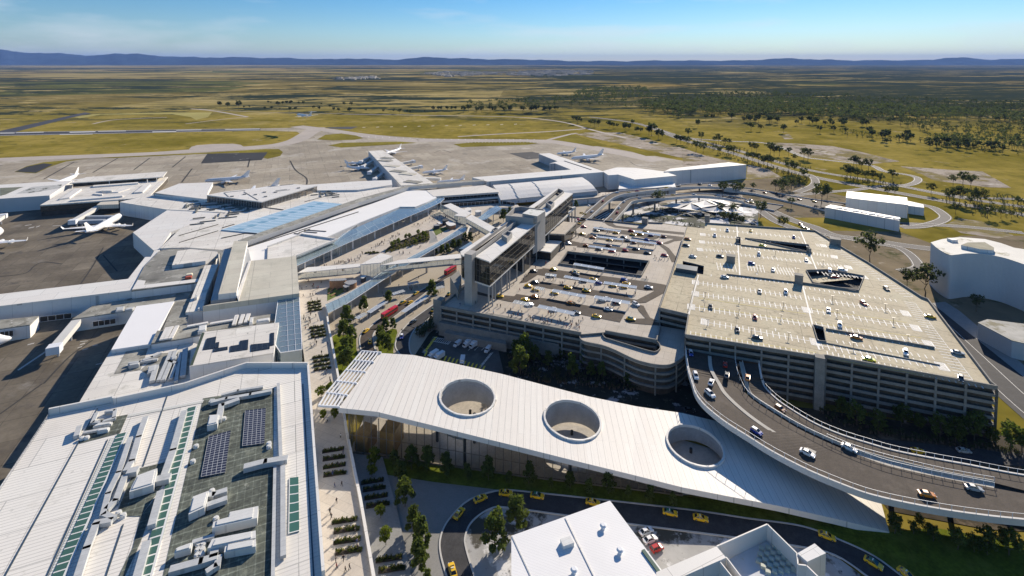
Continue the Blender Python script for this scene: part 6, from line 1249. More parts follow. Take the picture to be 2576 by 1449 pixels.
# ---------------------------------------------------------------- vehicles
tyreM = paint('tyre_rubber', (.015, .015, .016), .8); rimM = paint('wheel_rim', (.35, .36, .37), .3, .8); carG = paint('car_glass', (.012, .015, .018), .06)
lampM = paint('headlamp', (.8, .82, .85), .1); tailM = paint('tail_lamp', (.35, .01, .01), .2)
CC = {'yellow': (.80, .50, .02), 'orange': (.55, .20, .02), 'red': (.45, .03, .02), 'white': (.80, .80, .79), 'dark grey': (.05, .065, .07), 'silver': (.42, .43, .42), 'blue': (.02, .045, .30), 'lime yellow': (.70, .66, .02), 'brown': (.22, .09, .03)}
_cm = {}
def side_loft(prof, ys, m=0):        # side outline carried across the width
    b = MB(); b.loft([[Vector((x*s, y, z if z < .5 else z-dz)) for x, z in prof] for y, s, dz in ys], m); return b
def make_car(kind, col, roofcol=None, sign=False):
    name = {'sedan': 'sedan_car', 'hatch': 'hatchback_car', 'suv': 'suv_car', 'taxi': 'taxi_car'}[kind]
    r = root(name, 'taxi' if kind == 'taxi' else 'car'); kids = []
    bm_ = paint('car_'+col.replace(' ', '_'), CC[col], .28)
    up = {'suv': .22, 'hatch': .08}.get(kind, 0); ln = {'hatch': .86}.get(kind, 1.0); rear = kind in ('suv', 'hatch')
    prof = [(-2.32, .32), (-2.40, .62), (-2.33, .92+up), (-1.5, 1.0+up), (1.05, .96+up), (1.9, .84+up*.7), (2.33, .66), (2.36, .34), (1.95, .22), (-1.95, .22)]
    prof = [(x*ln, z) for x, z in prof]
    ys = [(-.93, .955, .08), (-.90, .985, .02), (-.72, 1, 0), (.72, 1, 0), (.90, .985, .02), (.93, .955, .08)]
    kids.append((part(side_loft(prof, ys), 'body', bm_, r), []))
    z0, z1 = .97+up, 1.45+up*1.4; xb = (-2.2 if rear else -1.85)*ln; xr = (-1.9 if rear else -1.15)*ln
    b = MB(); lo_r = [Vector((xb, -.80, z0)), Vector((1.15*ln, -.80, z0-.03)), Vector((1.15*ln, .80, z0-.03)), Vector((xb, .80, z0))]; hi_r = [Vector((xr, -.62, z1)), Vector((.25*ln, -.62, z1)), Vector((.25*ln, .62, z1)), Vector((xr, .62, z1))]
    b.loft([lo_r, hi_r], 0); kids.append((part(b, 'window', carG, r), []))
    b = MB(); b.loft([[Vector((p.x*1.01+.0, p.y*1.03, z1-.03)) for p in hi_r], [Vector((p.x*.96, p.y*.9, z1+.05)) for p in hi_r]]); 
    for s in (-1, 1):
        for a, c in ((lo_r[0], hi_r[0]), (lo_r[1], hi_r[1])): b.beam(Vector((a.x, s*.815, a.z)), Vector((c.x, s*.635, c.z)), .09, .09)
        xm = -.35*ln; b.beam(Vector((xm, s*.815, z0)), Vector((xm, s*.635, z1)), .08, .05)
    kids.append((part(b, 'roof', paint('car_'+roofcol, {'green': (.02, .16, .10), 'white': (.8, .8, .79)}[roofcol], .28) if roofcol else bm_, r), []))
    for x in (1.42*ln, -1.42*ln):
        for y in (-.86, .86):
            b = MB(); b.tube((x, y-.11, .33), (x, y+.11, .33), .33, None, 12, 0); sgn = 1 if y > 0 else -1; w_ = part(b, 'wheel', tyreM, r)
            b = MB(); b.tube((x, y+sgn*.10, .33), (x, y+sgn*.13, .33), .21, None, 10, 0); kids.append((w_, [part(b, 'rim', rimM, w_)]))
    for s in (-1, 1):
        b = MB(); b.beam(Vector((2.31*ln, s*.45, .68+up*.6)), Vector((2.31*ln, s*.82, .70+up*.6)), .14, .14); kids.append((part(b, 'headlight', lampM, r), []))
        b = MB(); b.beam(Vector((-2.36*ln, s*.48, .80+up)), Vector((-2.36*ln, s*.84, .80+up)), .10, .16); kids.append((part(b, 'tail_light', tailM, r), []))
    if sign: b = MB(); b.box((-.2, 0, z1+.04), .25, .75, .16); kids.append((part(b, 'roof_sign', steelW, r), []))
    return Proto(r, kids)
def car_proto(col, kind):
    k = (col, kind)
    if k not in _cm:
        if kind == 'taxi': _cm[k] = make_car('taxi', 'yellow', 'green' if 'green' in col else None, True)
        elif kind == 'mini': _cm[k] = make_car('hatch', col, 'white')
        else: _cm[k] = make_car(kind, col)
    return _cm[k]
def heading(code, x, y, dx, dy, z):
    a, c = Q(code, x, y, z), Q(code, x+dx, y+dy, z); d = c-a; return math.atan2(d.y, d.x)
def vz(x, y, code):                   # height of the approach viaduct under a photo point
    z = 10.
    for _ in range(8):
        p = Q(code, x, y, z); best = None
        for l, r in ((V1l, V1r), (V2l, V2r)):
            for i in range(len(l)-1):
                for e in (l, r):
                    if i >= len(e)-1: continue
                    for f in (0, .25, .5, .75):
                        q = e[i].lerp(e[i+1], f); d = (q.x-p.x)**2+(q.y-p.y)**2
                        if best is None or d < best[0]: best = (d, q.z)
        z = best[1]
    return z
rowsum = {}
CARS = []
CN_ = {'Y': ('yellow', 'taxi'), 'G': ('yellow with green', 'taxi'), 'O': ('orange', 'sedan'), 'N': ('brown', 'hatch'), 'R': ('red', 'hatch'), 'W': ('white', 'sedan'), 'V': ('white', 'suv'), 'K': ('dark grey', 'sedan'), 'H': ('dark grey', 'suv'), 'S': ('silver', 'sedan'), 'B': ('blue', 'hatch'), 'M': ('blue', 'mini'), 'L': ('lime yellow', 'sedan'), 'E': ('red', 'sedan'), 'D': ('yellow', 'sedan')}
def cars(where, ref, code, z, items, dx=1, dy=0):
    for it in items:
        x, y, c = it[:3]; ddx, ddy = (it[3], it[4]) if len(it) > 3 else (dx, dy); CARS.append((where, ref, code, z, x, y, c, ddx, ddy))
dk = (1, .15)
cars('on the feed lane at the deck back corner', 'from the viaduct', 5, ZD, [(1785, 213, 'R'), (1797, 235, 'G'), (1830, 262, 'E', 1, .1)], -.6, 1)
cars('in the rearmost lane of the deck', 'from the hotel', 5, ZD, [(1925, 292, 'K'), (1965, 279, 'H'), (2072, 308, 'Y'), (2188, 293, 'E'), (2295, 299, 'Y'), (2200, 323, 'Y'), (2255, 318, 'Y'), (2337, 327, 'B'), (2435, 339, 'N')], *dk)
cars('in the second deck lane from the back', 'from the hotel', 5, ZD, [(1818, 317, 'Y'), (1897, 345, 'O'), (1922, 334, 'K'), (2025, 361, 'Y'), (2128, 343, 'K'), (2163, 365, 'S'), (2205, 383, 'N'), (2305, 363, 'B'), (2400, 386, 'E')], *dk)
cars('in the deck lane just behind the void', 'from the hotel', 5, ZD, [(1712, 389, 'W'), (1850, 405, 'O'), (2017, 406, 'N'), (1943, 432, 'K'), (2042, 447, 'E'), (2143, 442, 'R'), (2222, 430, 'K'), (2308, 461, 'K'), (2438, 479, 'E')], *dk)
cars('in the deck lane before the void', 'from the hotel', 5, ZD, [(1450, 598, 'K'), (1603, 586, 'Y'), (1770, 608, 'G'), (1768, 625, 'H'), (1578, 634, 'K'), (1900, 661, 'Y'), (1825, 673, 'K'), (1942, 688, 'M'), (2133, 666, 'B')], *dk)
cars('in the middle front lane of the deck', 'from the hotel', 5, ZD, [(1462, 683, 'K'), (1412, 711, 'Y'), (2150, 693, 'Y'), (2050, 707, 'Y'), (2130, 718, 'G'), (2318, 721, 'W'), (1467, 739, 'Y'), (1710, 723, 'Y'), (1850, 746, 'G'), (1610, 763, 'Y')], *dk)
cars('in the front lane of the deck', 'from the hotel', 5, ZD, [(1195, 788, 'Y'), (1465, 794, 'O'), (1388, 816, 'Y'), (1420, 851, 'W'), (1735, 841, 'O'), (1967, 819, 'V'), (2005, 808, 'W'), (2072, 838, 'K'), (2222, 851, 'V', 1, .55), (2015, 888, 'W'), (1605, 888, 'W'), (1770, 914, 'K'), (1925, 941, 'Y'), (2185, 961, 'G')], *dk)
ba = (1, .19)
cars('in an aisle on the garage roof', 'from the deck', 6, ZG, [(37, 356, 'O'), (25, 404, 'K'), (603, 406, 'L'), (75, 488, 'W'), (282, 486, 'K'), (520, 541, 'B'), (1205, 593, 'V'), (1537, 731, 'K', .6, .5), (563, 1103, 'K'), (1312, 1103, 'O'), (1868, 944, 'D', 1, .15), (2075, 1218, 'S'), (1408, 1269, 'L')], *ba)
cars('parked in a bay on the garage roof', 'from the deck', 6, ZG, [(340, 240, 'W'), (337, 291, 'V'), (242, 331, 'V'), (514, 293, 'Y'), (838, 343, 'B'), (575, 471, 'V'), (932, 514, 'S'), (681, 591, 'W'), (1110, 598, 'V'), (317, 644, 'W', 1, .1), (580, 753, 'S'), (777, 759, 'V'), (1365, 841, 'E', .5, .4), (210, 869, 'K'), (1100, 896, 'W'), (545, 951, 'R'), (1185, 1008, 'V'), (412, 1043, 'K'), (1683, 1218, 'V'), (2098, 1416, 'H')], .12, 1)
cars('on the sunken ramp in the garage roof', 'from the deck', 6, ZG-1.6, [(1148, 644, 'E', 1, .05)])
cars('on the elevated ramp at the garage mouth', 'from the deck', 6, zq, [(62, 1223, 'M', .15, 1), (320, 1308, 'R', 0, -1), (333, 1388, 'K', .1, -1), (98, 1394, 'V', .3, 1), (215, 1441, 'W', .4, -1), (490, 1406, 'O', .1, -1)])
cars('on the curve of the elevated ramp', 'from the garage', 3, zq, [(207, 82, 'V', .7, .6), (557, 366, 'M', .8, .5), (735, 194, 'N', .8, .5), (942, 529, 'W', .9, .45), (1257, 489, 'W', .9, .42), (1843, 841, 'O', 1, .18), (2197, 794, 'S', 1, .2)])
cars('on the dark road below the elevated ramp', 'from the garage', 3, .2, [(1775, 512, 'Y', 1, .12), (2120, 510, 'S', 1, .1), (50, 202, 'K', 1, .1)])
cars('on the curved road below the white canopy', 'from the concourse', 2, .3, [(887, 985, 'Y', .75, -1), (1048, 873, 'Y', 1, -.45), (1240, 831, 'Y', 1, .05), (1478, 851, 'G', 1, .18), (1897, 901, 'Y', 1, .2), (2480, 979, 'G', 1, .22), (838, 1416, 'Y', -.25, -1)])
cars('on the curved road by the walled yard', 'from the canopy', 3, .3, [(135, 1021, 'Y', 1, .2), (1088, 1156, 'Y', 1, .36), (1440, 1361, 'G', 1, .6), (1692, 1449, 'Y', 1, .8)])
cars('in the yard beside the ribbed roof', 'from the road', 2, .2, [(2300, 1122, 'W', 1, -.45), (2330, 1182, 'W', 1, -.45), (2380, 1248, 'R', 1, -.45)])
cars('on the bus road of the forecourt', 'from the hotel', 'p', .4, [(1748, 906, 'G', .8, -.55), (1560, 1039, 'G', .85, -.5), (1660, 1041, 'Y', .85, -.5)])
cars('on the road between the two lawns', 'from the buses', 'w', .4, [(660, 162, 'Y', .7, -.6), (718, 313, 'Y', .05, -1), (655, 545, 'G', .5, .9)])
cars('on the service road beside the deck', 'from the hotel', 'p', .4, [(1705, 1321, 'K', .8, -.5), (1995, 1146, 'G', .7, -.8), (2222, 912, 'G', .6, -.8)])
cars('on the service road by the small lawn', 'from the deck', 'w', .4, [(1172, 250, 'M', -.1, 1)])
cars('on the upper approach viaduct', 'from the deck', 'r', None, [(260, 856, 'Y', .7, -.4), (305, 873, 'Y', .9, -.4), (415, 833, 'W', .7, -.5), (370, 751, 'W', .8, -.5), (572, 686, 'R', .5, -.6), (605, 619, 'S', .7, -.5), (772, 563, 'W', 1, -.2), (945, 561, 'Y', 1, -.1), (1065, 541, 'E', 1, -.1), (1140, 511, 'Y', 1, -.1), (1370, 518, 'K', 1, -.1), (1483, 491, 'Y', 1, -.1), (1660, 473, 'K', 1, -.1), (1965, 441, 'H', 1, .0), (2110, 456, 'W', 1, .05)])
cars('on the lower approach viaduct', 'from the deck', 'r', None, [(688, 954, 'S', -.5, .7), (775, 851, 'R', .5, -.6), (805, 783, 'W', .5, -.6), (875, 696, 'W', .7, -.5), (1102, 651, 'S', 1, -.1), (1578, 598, 'Y', 1, -.05), (1880, 591, 'W', 1, .02), (2242, 611, 'W', 1, .1)])
cars('on the road past the narrow shed', 'from the sails', 9, None, [(130, 1198, 'H', 1, .05), (205, 1206, 'W', 1, .05), (510, 1313, 'K', 1, .12), (482, 1326, 'W', 1, .12), (620, 1259, 'O', 1, .2), (707, 1266, 'H', 1, .2), (880, 1311, 'O', 1, .2), (995, 1326, 'D', 1, .2), (520, 1332, 'Y', 1, .1)])
cars('on the slip road behind the garage', 'from the sails', 6, .25, [(890, 243, 'R', 1, .4), (940, 280, 'K', 1, .4), (905, 262, 'W', 1, .4)])
groups = {}
for c in CARS: groups.setdefault((c[0], c[6]), []).append(c)
for (where, k), lst in groups.items():
    lst.sort(key=lambda c: math.hypot(c[4]-(-500 if 'hotel' in c[1] or 'deck' in c[1] or 'concourse' in c[1] or 'sails' in c[1] else c[4]), 0) if 'viaduct' not in where else c[4])
    for i, (wh, ref, code, z, x, y, k_, dx, dy) in enumerate(lst):
        col, kind = CN_[k]
        nm = {'taxi': 'taxi', 'sedan': 'saloon car', 'hatch': 'hatchback', 'suv': 'estate car', 'mini': 'white-topped small car'}[kind]
        cl = 'yellow' if kind == 'taxi' else col
        if k == 'G': nm = 'green-topped taxi'
        lab = f"{cl} {nm} {where}" if len(lst) == 1 else f"{cl} {nm} {where}, {ORD[i]} {ref}"
        if z is None: z = vz(x, y, code)
        if z == zq: z = rz(x, code)
        p = Q(code, x, y+(4 if code in (3, 6, 5, 2) else 5), z); car_proto(col, kind).place(p+UP*.05, heading(code, x, y, dx*20, dy*20, z), lab, 'cars '+where, 1.0)
# coaches
def make_bus():
    r = root('coach', 'bus'); red = paint('bus_red', (.55, .02, .025), .3); k = []
    b = MB(); b.loft([[Vector((x, y*s, z)) for y, z in ((-1.25, .4), (-1.27, 1.2), (-1.25, 3.0), (-1.0, 3.35), (1.0, 3.35), (1.25, 3.0), (1.27, 1.2), (1.25, .4))] for x, s in ((-6, .94), (-5.9, 1), (5.7, 1), (6, .9))]); k.append((part(b, 'body', red, r), []))
    for s in (-1, 1):
        b = MB()
        for i in range(8): b.beam(Vector((-5.4+i*1.3, s*1.28, 2.25)), Vector((-5.4+i*1.3+1.2, s*1.28, 2.25)), .03, .9)
        k.append((part(b, 'side_window', carG, r), []))
    b = MB(); b.beam(Vector((5.97, -1.1, 2.1)), Vector((5.97, 1.1, 2.1)), .1, 1.3); k.append((part(b, 'windscreen', carG, r), []))
    b = MB(); b.beam(Vector((-6.01, -1.0, 2.3)), Vector((-6.01, 1.0, 2.3)), .06, .9); k.append((part(b, 'rear_window', carG, r), []))
    b = MB(); b.box((-1, 0, 3.33), 2.4, 1.5, .28); k.append((part(b, 'roof_hatch', red, r), []))
    for x in (3.9, -3.4):
        for y in (-1.12, 1.12): b = MB(); b.tube((x, y-.16, .5), (x, y+.16, .5), .5, None, 14); k.append((part(b, 'wheel', tyreM, r), []))
    return Proto(r, k)
bus = make_bus()
bus.place(Q('p', 1365, 1215, .4), heading('p', 1365, 1200, -20, 12.5, .4), 'red coach on the bus road, half hidden at its rear by a tree', 'red coaches')
bus.place(Q('p', 2240, 600, .4), heading('p', 2230, 600, -20, 12.5, .4), 'red coach emerging beneath the hotel end of the footbridge', 'red coaches')
def make_van(truck=False):
    r = root('box_truck' if truck else 'delivery_van', 'truck' if truck else 'van'); k = []; wv = paint('van_white', (.72, .73, .74), .35)
    if truck:
        b = MB(); b.box((-1, 0, .7), 4.6, 2.2, 2.3); k.append((part(b, 'cargo_box', wv, r), [])); b = MB(); b.loft([[Vector((x, y, z)) for x, z in ((1.4, .5), (3.2, .5), (3.2, 1.4), (2.7, 2.3), (1.4, 2.3))] for y in (-1, 1)]); k.append((part(b, 'cab', wv, r), []))
        b = MB(); b.beam(Vector((3.0, -.85, 1.8)), Vector((3.0, .85, 1.8)), .35, .7); k.append((part(b, 'windscreen', carG, r), []))
    else:
        b = MB(); b.loft([[Vector((x, y, z)) for x, z in ((-2.5, .35), (2.5, .35), (2.5, 1.0), (1.7, 1.2), (1.0, 2.1), (-2.5, 2.15))] for y in (-.95, .95)]); k.append((part(b, 'body', wv, r), []))
        b = MB(); b.beam(Vector((1.42, -.8, 1.65)), Vector((1.42, .8, 1.65)), .5, .5); k.append((part(b, 'windscreen', carG, r), []))
    for x in (1.6, -1.6):
        for y in (-.88, .88): b = MB(); b.tube((x, y-.12, .36), (x, y+.12, .36), .36, None, 10); k.append((part(b, 'wheel', tyreM, r), []))
    return Proto(r, k)
van, trk = make_van(), make_van(True)
for i, (x, y, pr, dx, dy, lab) in enumerate(((875, 1158, van, -.8, .6, 'white delivery van at the podium wall, left of the parked trucks'), (955, 1160, trk, -.8, .5, 'white box truck under the podium wall, beside the delivery van'), (1005, 1166, trk, -.8, .5, 'white box truck under the podium wall, between truck and blue van'), (1105, 1200, van, -.6, .7, 'shaded delivery van near the zebra strip end of the loading yard'), (690, 1250, trk, -.8, .5, 'box truck on the yellow hatching, leftmost by the canopy edge'), (735, 1262, trk, -.8, .5, 'box truck on the yellow hatching, second by the canopy edge'), (912, 1300, trk, -.2, 1, 'lone white box truck on the right part of the yellow hatching'))):
    pr.place(Q(5, x, y, .22), heading(5, x, y, dx*20, dy*20, .2), lab, 'vehicles in the loading yard')
# ---------------------------------------------------------------- aircraft
planeM = paint('aircraft_white', (.78, .78, .77), .45); engM = paint('engine_grey', (.62, .63, .64), .4)
def make_plane(jumbo=False, ttail=False):
    r = root('passenger_jet' if not ttail else 'business_jet', 'aircraft'); k = []
    b = MB(); rings = []
    for x, rr, dz in ((20, .15, -.5), (19.5, .7, -.4), (18.3, 1.25, -.2), (16.5, 1.75, -.05), (14, 1.95, 0), (-8, 1.95, 0), (-13, 1.5, .35), (-17, .85, .85), (-19.6, .3, 1.2)):
        z = 3.9+dz
        bump = 1.0 if jumbo and 7 < x < 18 else 0
        rings.append([Vector((x, rr*math.cos(a), z+rr*math.sin(a)+(bump*.9*max(0, math.sin(a)) if bump else 0))) for a in [i*2*math.pi/14 for i in range(14)]])
    b.loft(rings); k.append((part(b, 'fuselage', planeM, r, True), []))
    sp = 20 if jumbo else 17.5
    for s in (-1, 1):
        b = MB()
        st = [(1.2, 6.0, -2.6, 2.7, .75), (7, 1.6, -3.2, 3.1, .42), (sp, -5.5, -7.2, 4.1, .16)]
        b.loft([[Vector((xa, s*y, z)), Vector(((xa+xb)/2, s*y, z+t_/2)), Vector((xb, s*y, z)), Vector(((xa+xb)/2, s*y, z-t_/2))] for y, xa, xb, z, t_ in st]); 
        if jumbo: b.loft([[Vector((-5.6, s*sp, 4.05)), Vector((-6.4, s*sp, 4.15)), Vector((-7.2, s*sp, 4.05)), Vector((-6.4, s*sp, 3.95))], [Vector((-7.2, s*(sp+.9), 6.0)), Vector((-7.5, s*(sp+.92), 6.02)), Vector((-7.9, s*(sp+.9), 6.0)), Vector((-7.5, s*(sp+.85), 6.0))]])
        k.append((part(b, 'wing', planeM, r), []))
        b = MB(); z0 = 10.2 if ttail else 5.0; x0 = -3.0 if ttail else 0
        b.loft([[Vector((xa+x0, s*y, z)), Vector(((xa+xb)/2+x0, s*y, z+t_)), Vector((xb+x0, s*y, z)), Vector(((xa+xb)/2+x0, s*y, z-t_))] for y, xa, xb, z, t_ in ((.5, -14.2, -17.6, z0, .16), (6.3, -17.4, -19, z0+.5, .07))]); k.append((part(b, 'tailplane', planeM, r), []))
        for y, x in (((3.4, -9.5),) if ttail else ((6.0, 3.6), (11.5, -.6)) if jumbo else ((5.8, 3.4),)):
            b = MB(); zz = 4.6 if ttail else 1.9+(.5 if y > 10 else 0); yy = s*(2.7 if ttail else y)
            b.loft([[Vector((x+dx, yy+rr*math.cos(a), zz+rr*math.sin(a))) for a in [i*math.pi/5 for i in range(10)]] for dx, rr in ((1.9, .75), (1.6, .98), (0, .98), (-1.6, .62))]); b.beam(Vector((x-.2, yy, zz+.8)), Vector((x-2.2, yy, zz+1.3)), .25, .5); k.append((part(b, 'engine', engM, r, True), []))
        b = MB(); b.tube((-.6, s*2.6, 2.6), (-.6, s*2.6, .5), .18, None, 6); b.tube((-.6, s*2.6-.45, .55), (-.6, s*2.6+.45, .55), .55, None, 10); k.append((part(b, 'landing_gear', steel, r), []))
    b = MB(); b.loft([[Vector((xa, 0, z)), Vector(((xa+xb)/2, t_, z)), Vector((xb, 0, z)), Vector(((xa+xb)/2, -t_, z))] for z, xa, xb, t_ in ((5.3, -11.8, -18.2, .25), (11.2, -18.2, -20.4, .10))]); k.append((part(b, 'tail_fin', planeM, r), []))
    b = MB(); b.tube((15.5, 0, 2.6), (15.5, 0, .4), .15, None, 6); b.tube((15.5, -.3, .4), (15.5, .3, .4), .4, None, 8); k.append((part(b, 'landing_gear', steel, r), []))
    return Proto(r, k)
jet, jumbo = make_plane(), make_plane(True)
def plane(pr, code, nose, tail, label, z=0, sc=None):
    s = sc or 1.0
    for _ in range(3):
        a, c = Q(code, *nose, z+3.8*s), Q(code, *tail, z+4.6*s); d = a-c; ln = math.hypot(d.x, d.y); s = sc or max(.75, min(1.75, ln/39.5))
    m = (a+c)/2
    if sc: m = a-Vector((d.x, d.y, 0)).normalized()*20*s
    pr.place(Vector((m.x, m.y, z)), math.atan2(d.y, d.x), label, 'aircraft at the airport', s)
plane(jumbo, 'a', (1750, 745), (1222, 995), 'large white jet parked in the shaded left bay, nose to the upper right')
plane(jumbo, 4, (20, 285), (-330, 470), 'white jet cut off by the left edge, wings showing below the hangar', sc=1.6)
plane(jumbo, 4, (88, 1092), (-300, 1190), 'white jet at the lower left edge with only its nose in view', sc=1.5)
plane(jet, 7, (410, 1200), (545, 1140), 'white jet seen from behind, its tail rising over the hangar roof', sc=1.35)
plane(jet, 7, (1545, 1172), (1885, 1140), 'white jet parked side-on behind the plain white slab roof')
plane(jet, 7, (1710, 1285), (2075, 1215), 'white jet mostly hidden by the rooftop pavilion, fin showing', sc=1.4)
plane(jet, 8, (325, 968), (448, 928), 'white jet at the far tip of the central pier', sc=1.2)
plane(jet, 8, (185, 1032), (22, 1038), 'outer of the two white jets west of the central pier'); plane(jet, 8, (212, 1076), (35, 1068), 'inner of the two white jets west of the central pier')
plane(jet, 8, (608, 1112), (800, 1085), 'white jet docked at a bridge east of the central pier'); plane(jet, 8, (720, 1182), (932, 1160), 'white jet half hidden by the ridge roof east of the central pier')
plane(jet, 8, (1625, 968), (1757, 950), 'smaller farther white jet beyond the north pier', sc=.95); plane(jet, 8, (1735, 1003), (1978, 975), 'big white jet beyond the north pier, nearer of the pair')
bj = make_plane(False, True)
plane(bj, 7, (2240, 672), (2432, 690), 'white jet with high tail climbing away over the runway grass', z=30, sc=1.45)
# ---------------------------------------------------------------- shelters
def shelter(code, p0, p1, z, label, wd=3.4, h=3.1, n=4, group='glass shelters on the deck', w_=None):
    a, c = Q(code, *p0, z+h), Q(code, *p1, z+h); d = (c-a).normalized(); s = Vector((d.y, -d.x, 0))*wd
    if s.y > 0: s = -s
    t = thing('glass_shelter', label, 'shelter', Vector(((a.x+c.x)/2, (a.y+c.y)/2, z)), group); q = [a, c, c+s, a+s]
    MB().prism(q, z+h-.08, z+h, bottom=True).build('roof', shG, t)
    b = MB()
    for i in range(n+1): r = a.lerp(c, i/n); b.beam(r, r+s, .1, .14)
    b.beam(a, c, .12, .16); b.beam(a+s, c+s, .12, .16); b.build('roof_frame', steelW, t)
    for i in range(0, n+1, 1 if n < 4 else 2):
        for f in (.12, .88): r = a.lerp(c, min(.98, max(.02, i/n)))+s*f; MB().tube((r.x, r.y, z), (r.x, r.y, z+h-.1), .11, None, 6).build('post', steelW, t)
shG = glass('shelter_glass', (.95, 1.0, 1.0), .5, .8)
for i, (x0, y0, x1, y1) in enumerate(((1908, 263, 2110, 290), (2215, 293, 2410, 320), (1930, 330, 2130, 353), (2185, 357, 2380, 384), (1870, 400, 2075, 430), (1760, 535, 1985, 572), (1545, 612, 1625, 622), (1690, 628, 1920, 670), (1985, 674, 2230, 710), (1470, 712, 1535, 724), (1600, 732, 1848, 778), (1915, 780, 2180, 826), (1310, 815, 1425, 838), (1495, 850, 1765, 906))):
    rowi = ['rearmost row, left', 'rearmost row, right', 'second row, left', 'second row, right', 'row behind the void', 'front rim of the void', 'lane before the void, short and nearest the hotel', 'lane before the void, long and central', 'lane before the void, long at the right', 'middle front row, short by the hotel', 'middle front row, centre', 'middle front row, right', 'front row, short by the hotel', 'front row, long and centre'][i]
    shelter(5, (x0, y0), (x1, y1), ZD, f'glass roofed shelter on the deck, {rowi}')
for p0, p1, lab in (((1035, 1170), (1285, 1008), 'long glass shelter beside the bus road, between two street trees'), ((865, 1250), (1000, 1180), 'glass shelter at the near end of the forecourt by the tree grove'), ((1530, 1160), (1890, 925), 'long glass shelter on the island right of the red coach'), ((1395, 900), (1560, 850), 'short glass shelter in shade left of the bus road'), ((2010, 820), (2130, 790), 'short glass shelter on the island near the hotel'), ((1620, 755), (1770, 725), 'short glass shelter beside the far street under the footbridge')):
    shelter('p', p0, p1, .3, lab, 3.2, 3.2, 4, 'glass shelters on the forecourt')
q = L('h', [(705, 1000), (880, 895), (905, 925), (800, 1005)], 8); t = thing('glass_awning', 'pale blue glass awning on the forecourt side of the hotel', 'canopy', cen(q)); MB().prism(q, 7.8, 8, bottom=True).build('roof', gSky, t); [MB().tube((p.x, p.y, 0), (p.x, p.y, 7.8), .2, None, 6).build('post', steel, t) for p in q]
# ---------------------------------------------------------------- plaza furniture: timber pods, kiosks, lawns
ribT = mat('ribbed_pod_roof', (.42, .43, .44), .6, .05, .2, stripe=(DA, 1.0, .45, .35)); slate = mat('dark_slats', (.07, .075, .075), .7, .2, .5, stripe=(DA, .6, .3, .6))
def pod(code, pts, z, h, wallm, topm, label):
    q = smooth(L(code, pts, z+h)+[Q(code, *pts[0], z+h)], 4)[:-1]; t = thing('plaza_pod', label, 'kiosk', cen(q, z)); MB().sides(q, z, z+h-.2).build('wall', wallm, t)
    c = cen(q); MB().prism([c+(Vector((p.x, p.y, 0))-c)*1.04 for p in q], z+h-.25, z+h+.05, bottom=True).build('roof', topm, t)
pod('p', [(508, 700), (620, 690), (735, 688), (720, 715), (600, 722), (510, 722)], PZ, 5, timber, ribT, 'largest timber pod with ribbed grey roof beside the south lawn')
pod('p', [(715, 745), (790, 718), (885, 715), (880, 745), (800, 778), (730, 760)], PZ, 3.6, timber, ribT, 'timber pod with pointed ribbed roof, behind the dark drum')
pod('p', [(695, 795), (730, 778), (790, 785), (780, 805), (730, 820)], PZ, 3.2, slate, ribT, 'dark slatted drum pod beside the south lawn')
pod('p', [(950, 655), (1010, 645), (1028, 655), (990, 685), (955, 680)], PZ, 3.2, slate, white, 'dark pod with white roof below the glass pavilion')
pod('h', [(345, 655), (380, 648), (430, 655), (420, 665), (360, 668)], PZ, 3.0, slate, ribT, 'dark pod at the left of the north lawn group')
pod('h', [(470, 580), (500, 568), (550, 572), (545, 590), (490, 600)], PZ, 4, slate, slate, 'tall dark pod at the back of the north lawn group')
pod('h', [(520, 620), (580, 605), (640, 630), (660, 650), (590, 670), (540, 650)], PZ, 3.6, timber, white, 'timber pod with white roof at the right of the north lawn')
pod('h', [(390, 620), (450, 612), (475, 630), (430, 645)], PZ, 2.6, timber, white, 'small timber pod in the middle of the north lawn group')
pod('h', [(785, 430), (840, 405), (890, 435), (830, 455)], PZ, 4.5, whitew, white, 'white kiosk with domed roof beside the bent footbridge roof')
pod('h', [(940, 455), (980, 440), (1030, 450), (1025, 465), (960, 475)], PZ, 4, whitew, white, 'white curved kiosk on the north plaza terrace')
for code, pts in (('p', [(475, 845), (520, 812), (700, 800), (720, 880), (600, 950), (470, 1015)]), ('h', [(322, 702), (560, 690), (545, 722), (378, 812)])):
    sheet('lawn', L(code, pts, PZ), PZ+.06, mat('plaza_lawn', (.17, .21, .06), .95, .3, .2, .1, fine=(.8, .6)))
for x, y, ln, lab in ((520, 900, 30, 'nearest the paved edge'), (545, 855, 40, 'in the middle'), (640, 840, 30, 'nearest the dark drum'), (560, 930, 24, 'at the lower tip')):
    p = Q('p', x, y, PZ); t = MB(); t.box(p+UP*.1, 3.6, .8, .5, DB); tag(t.build('lawn_bench', timber), f'low timber bench on the south plaza lawn, {lab}', 'bench', 'timber benches on the plaza lawn')
sheet('path', L('p', [(1890, 0), (1960, 0), (2040, 90), (2060, 150), (1990, 175), (1935, 190), (1945, 80)], PZ), PZ+.08, pavG)
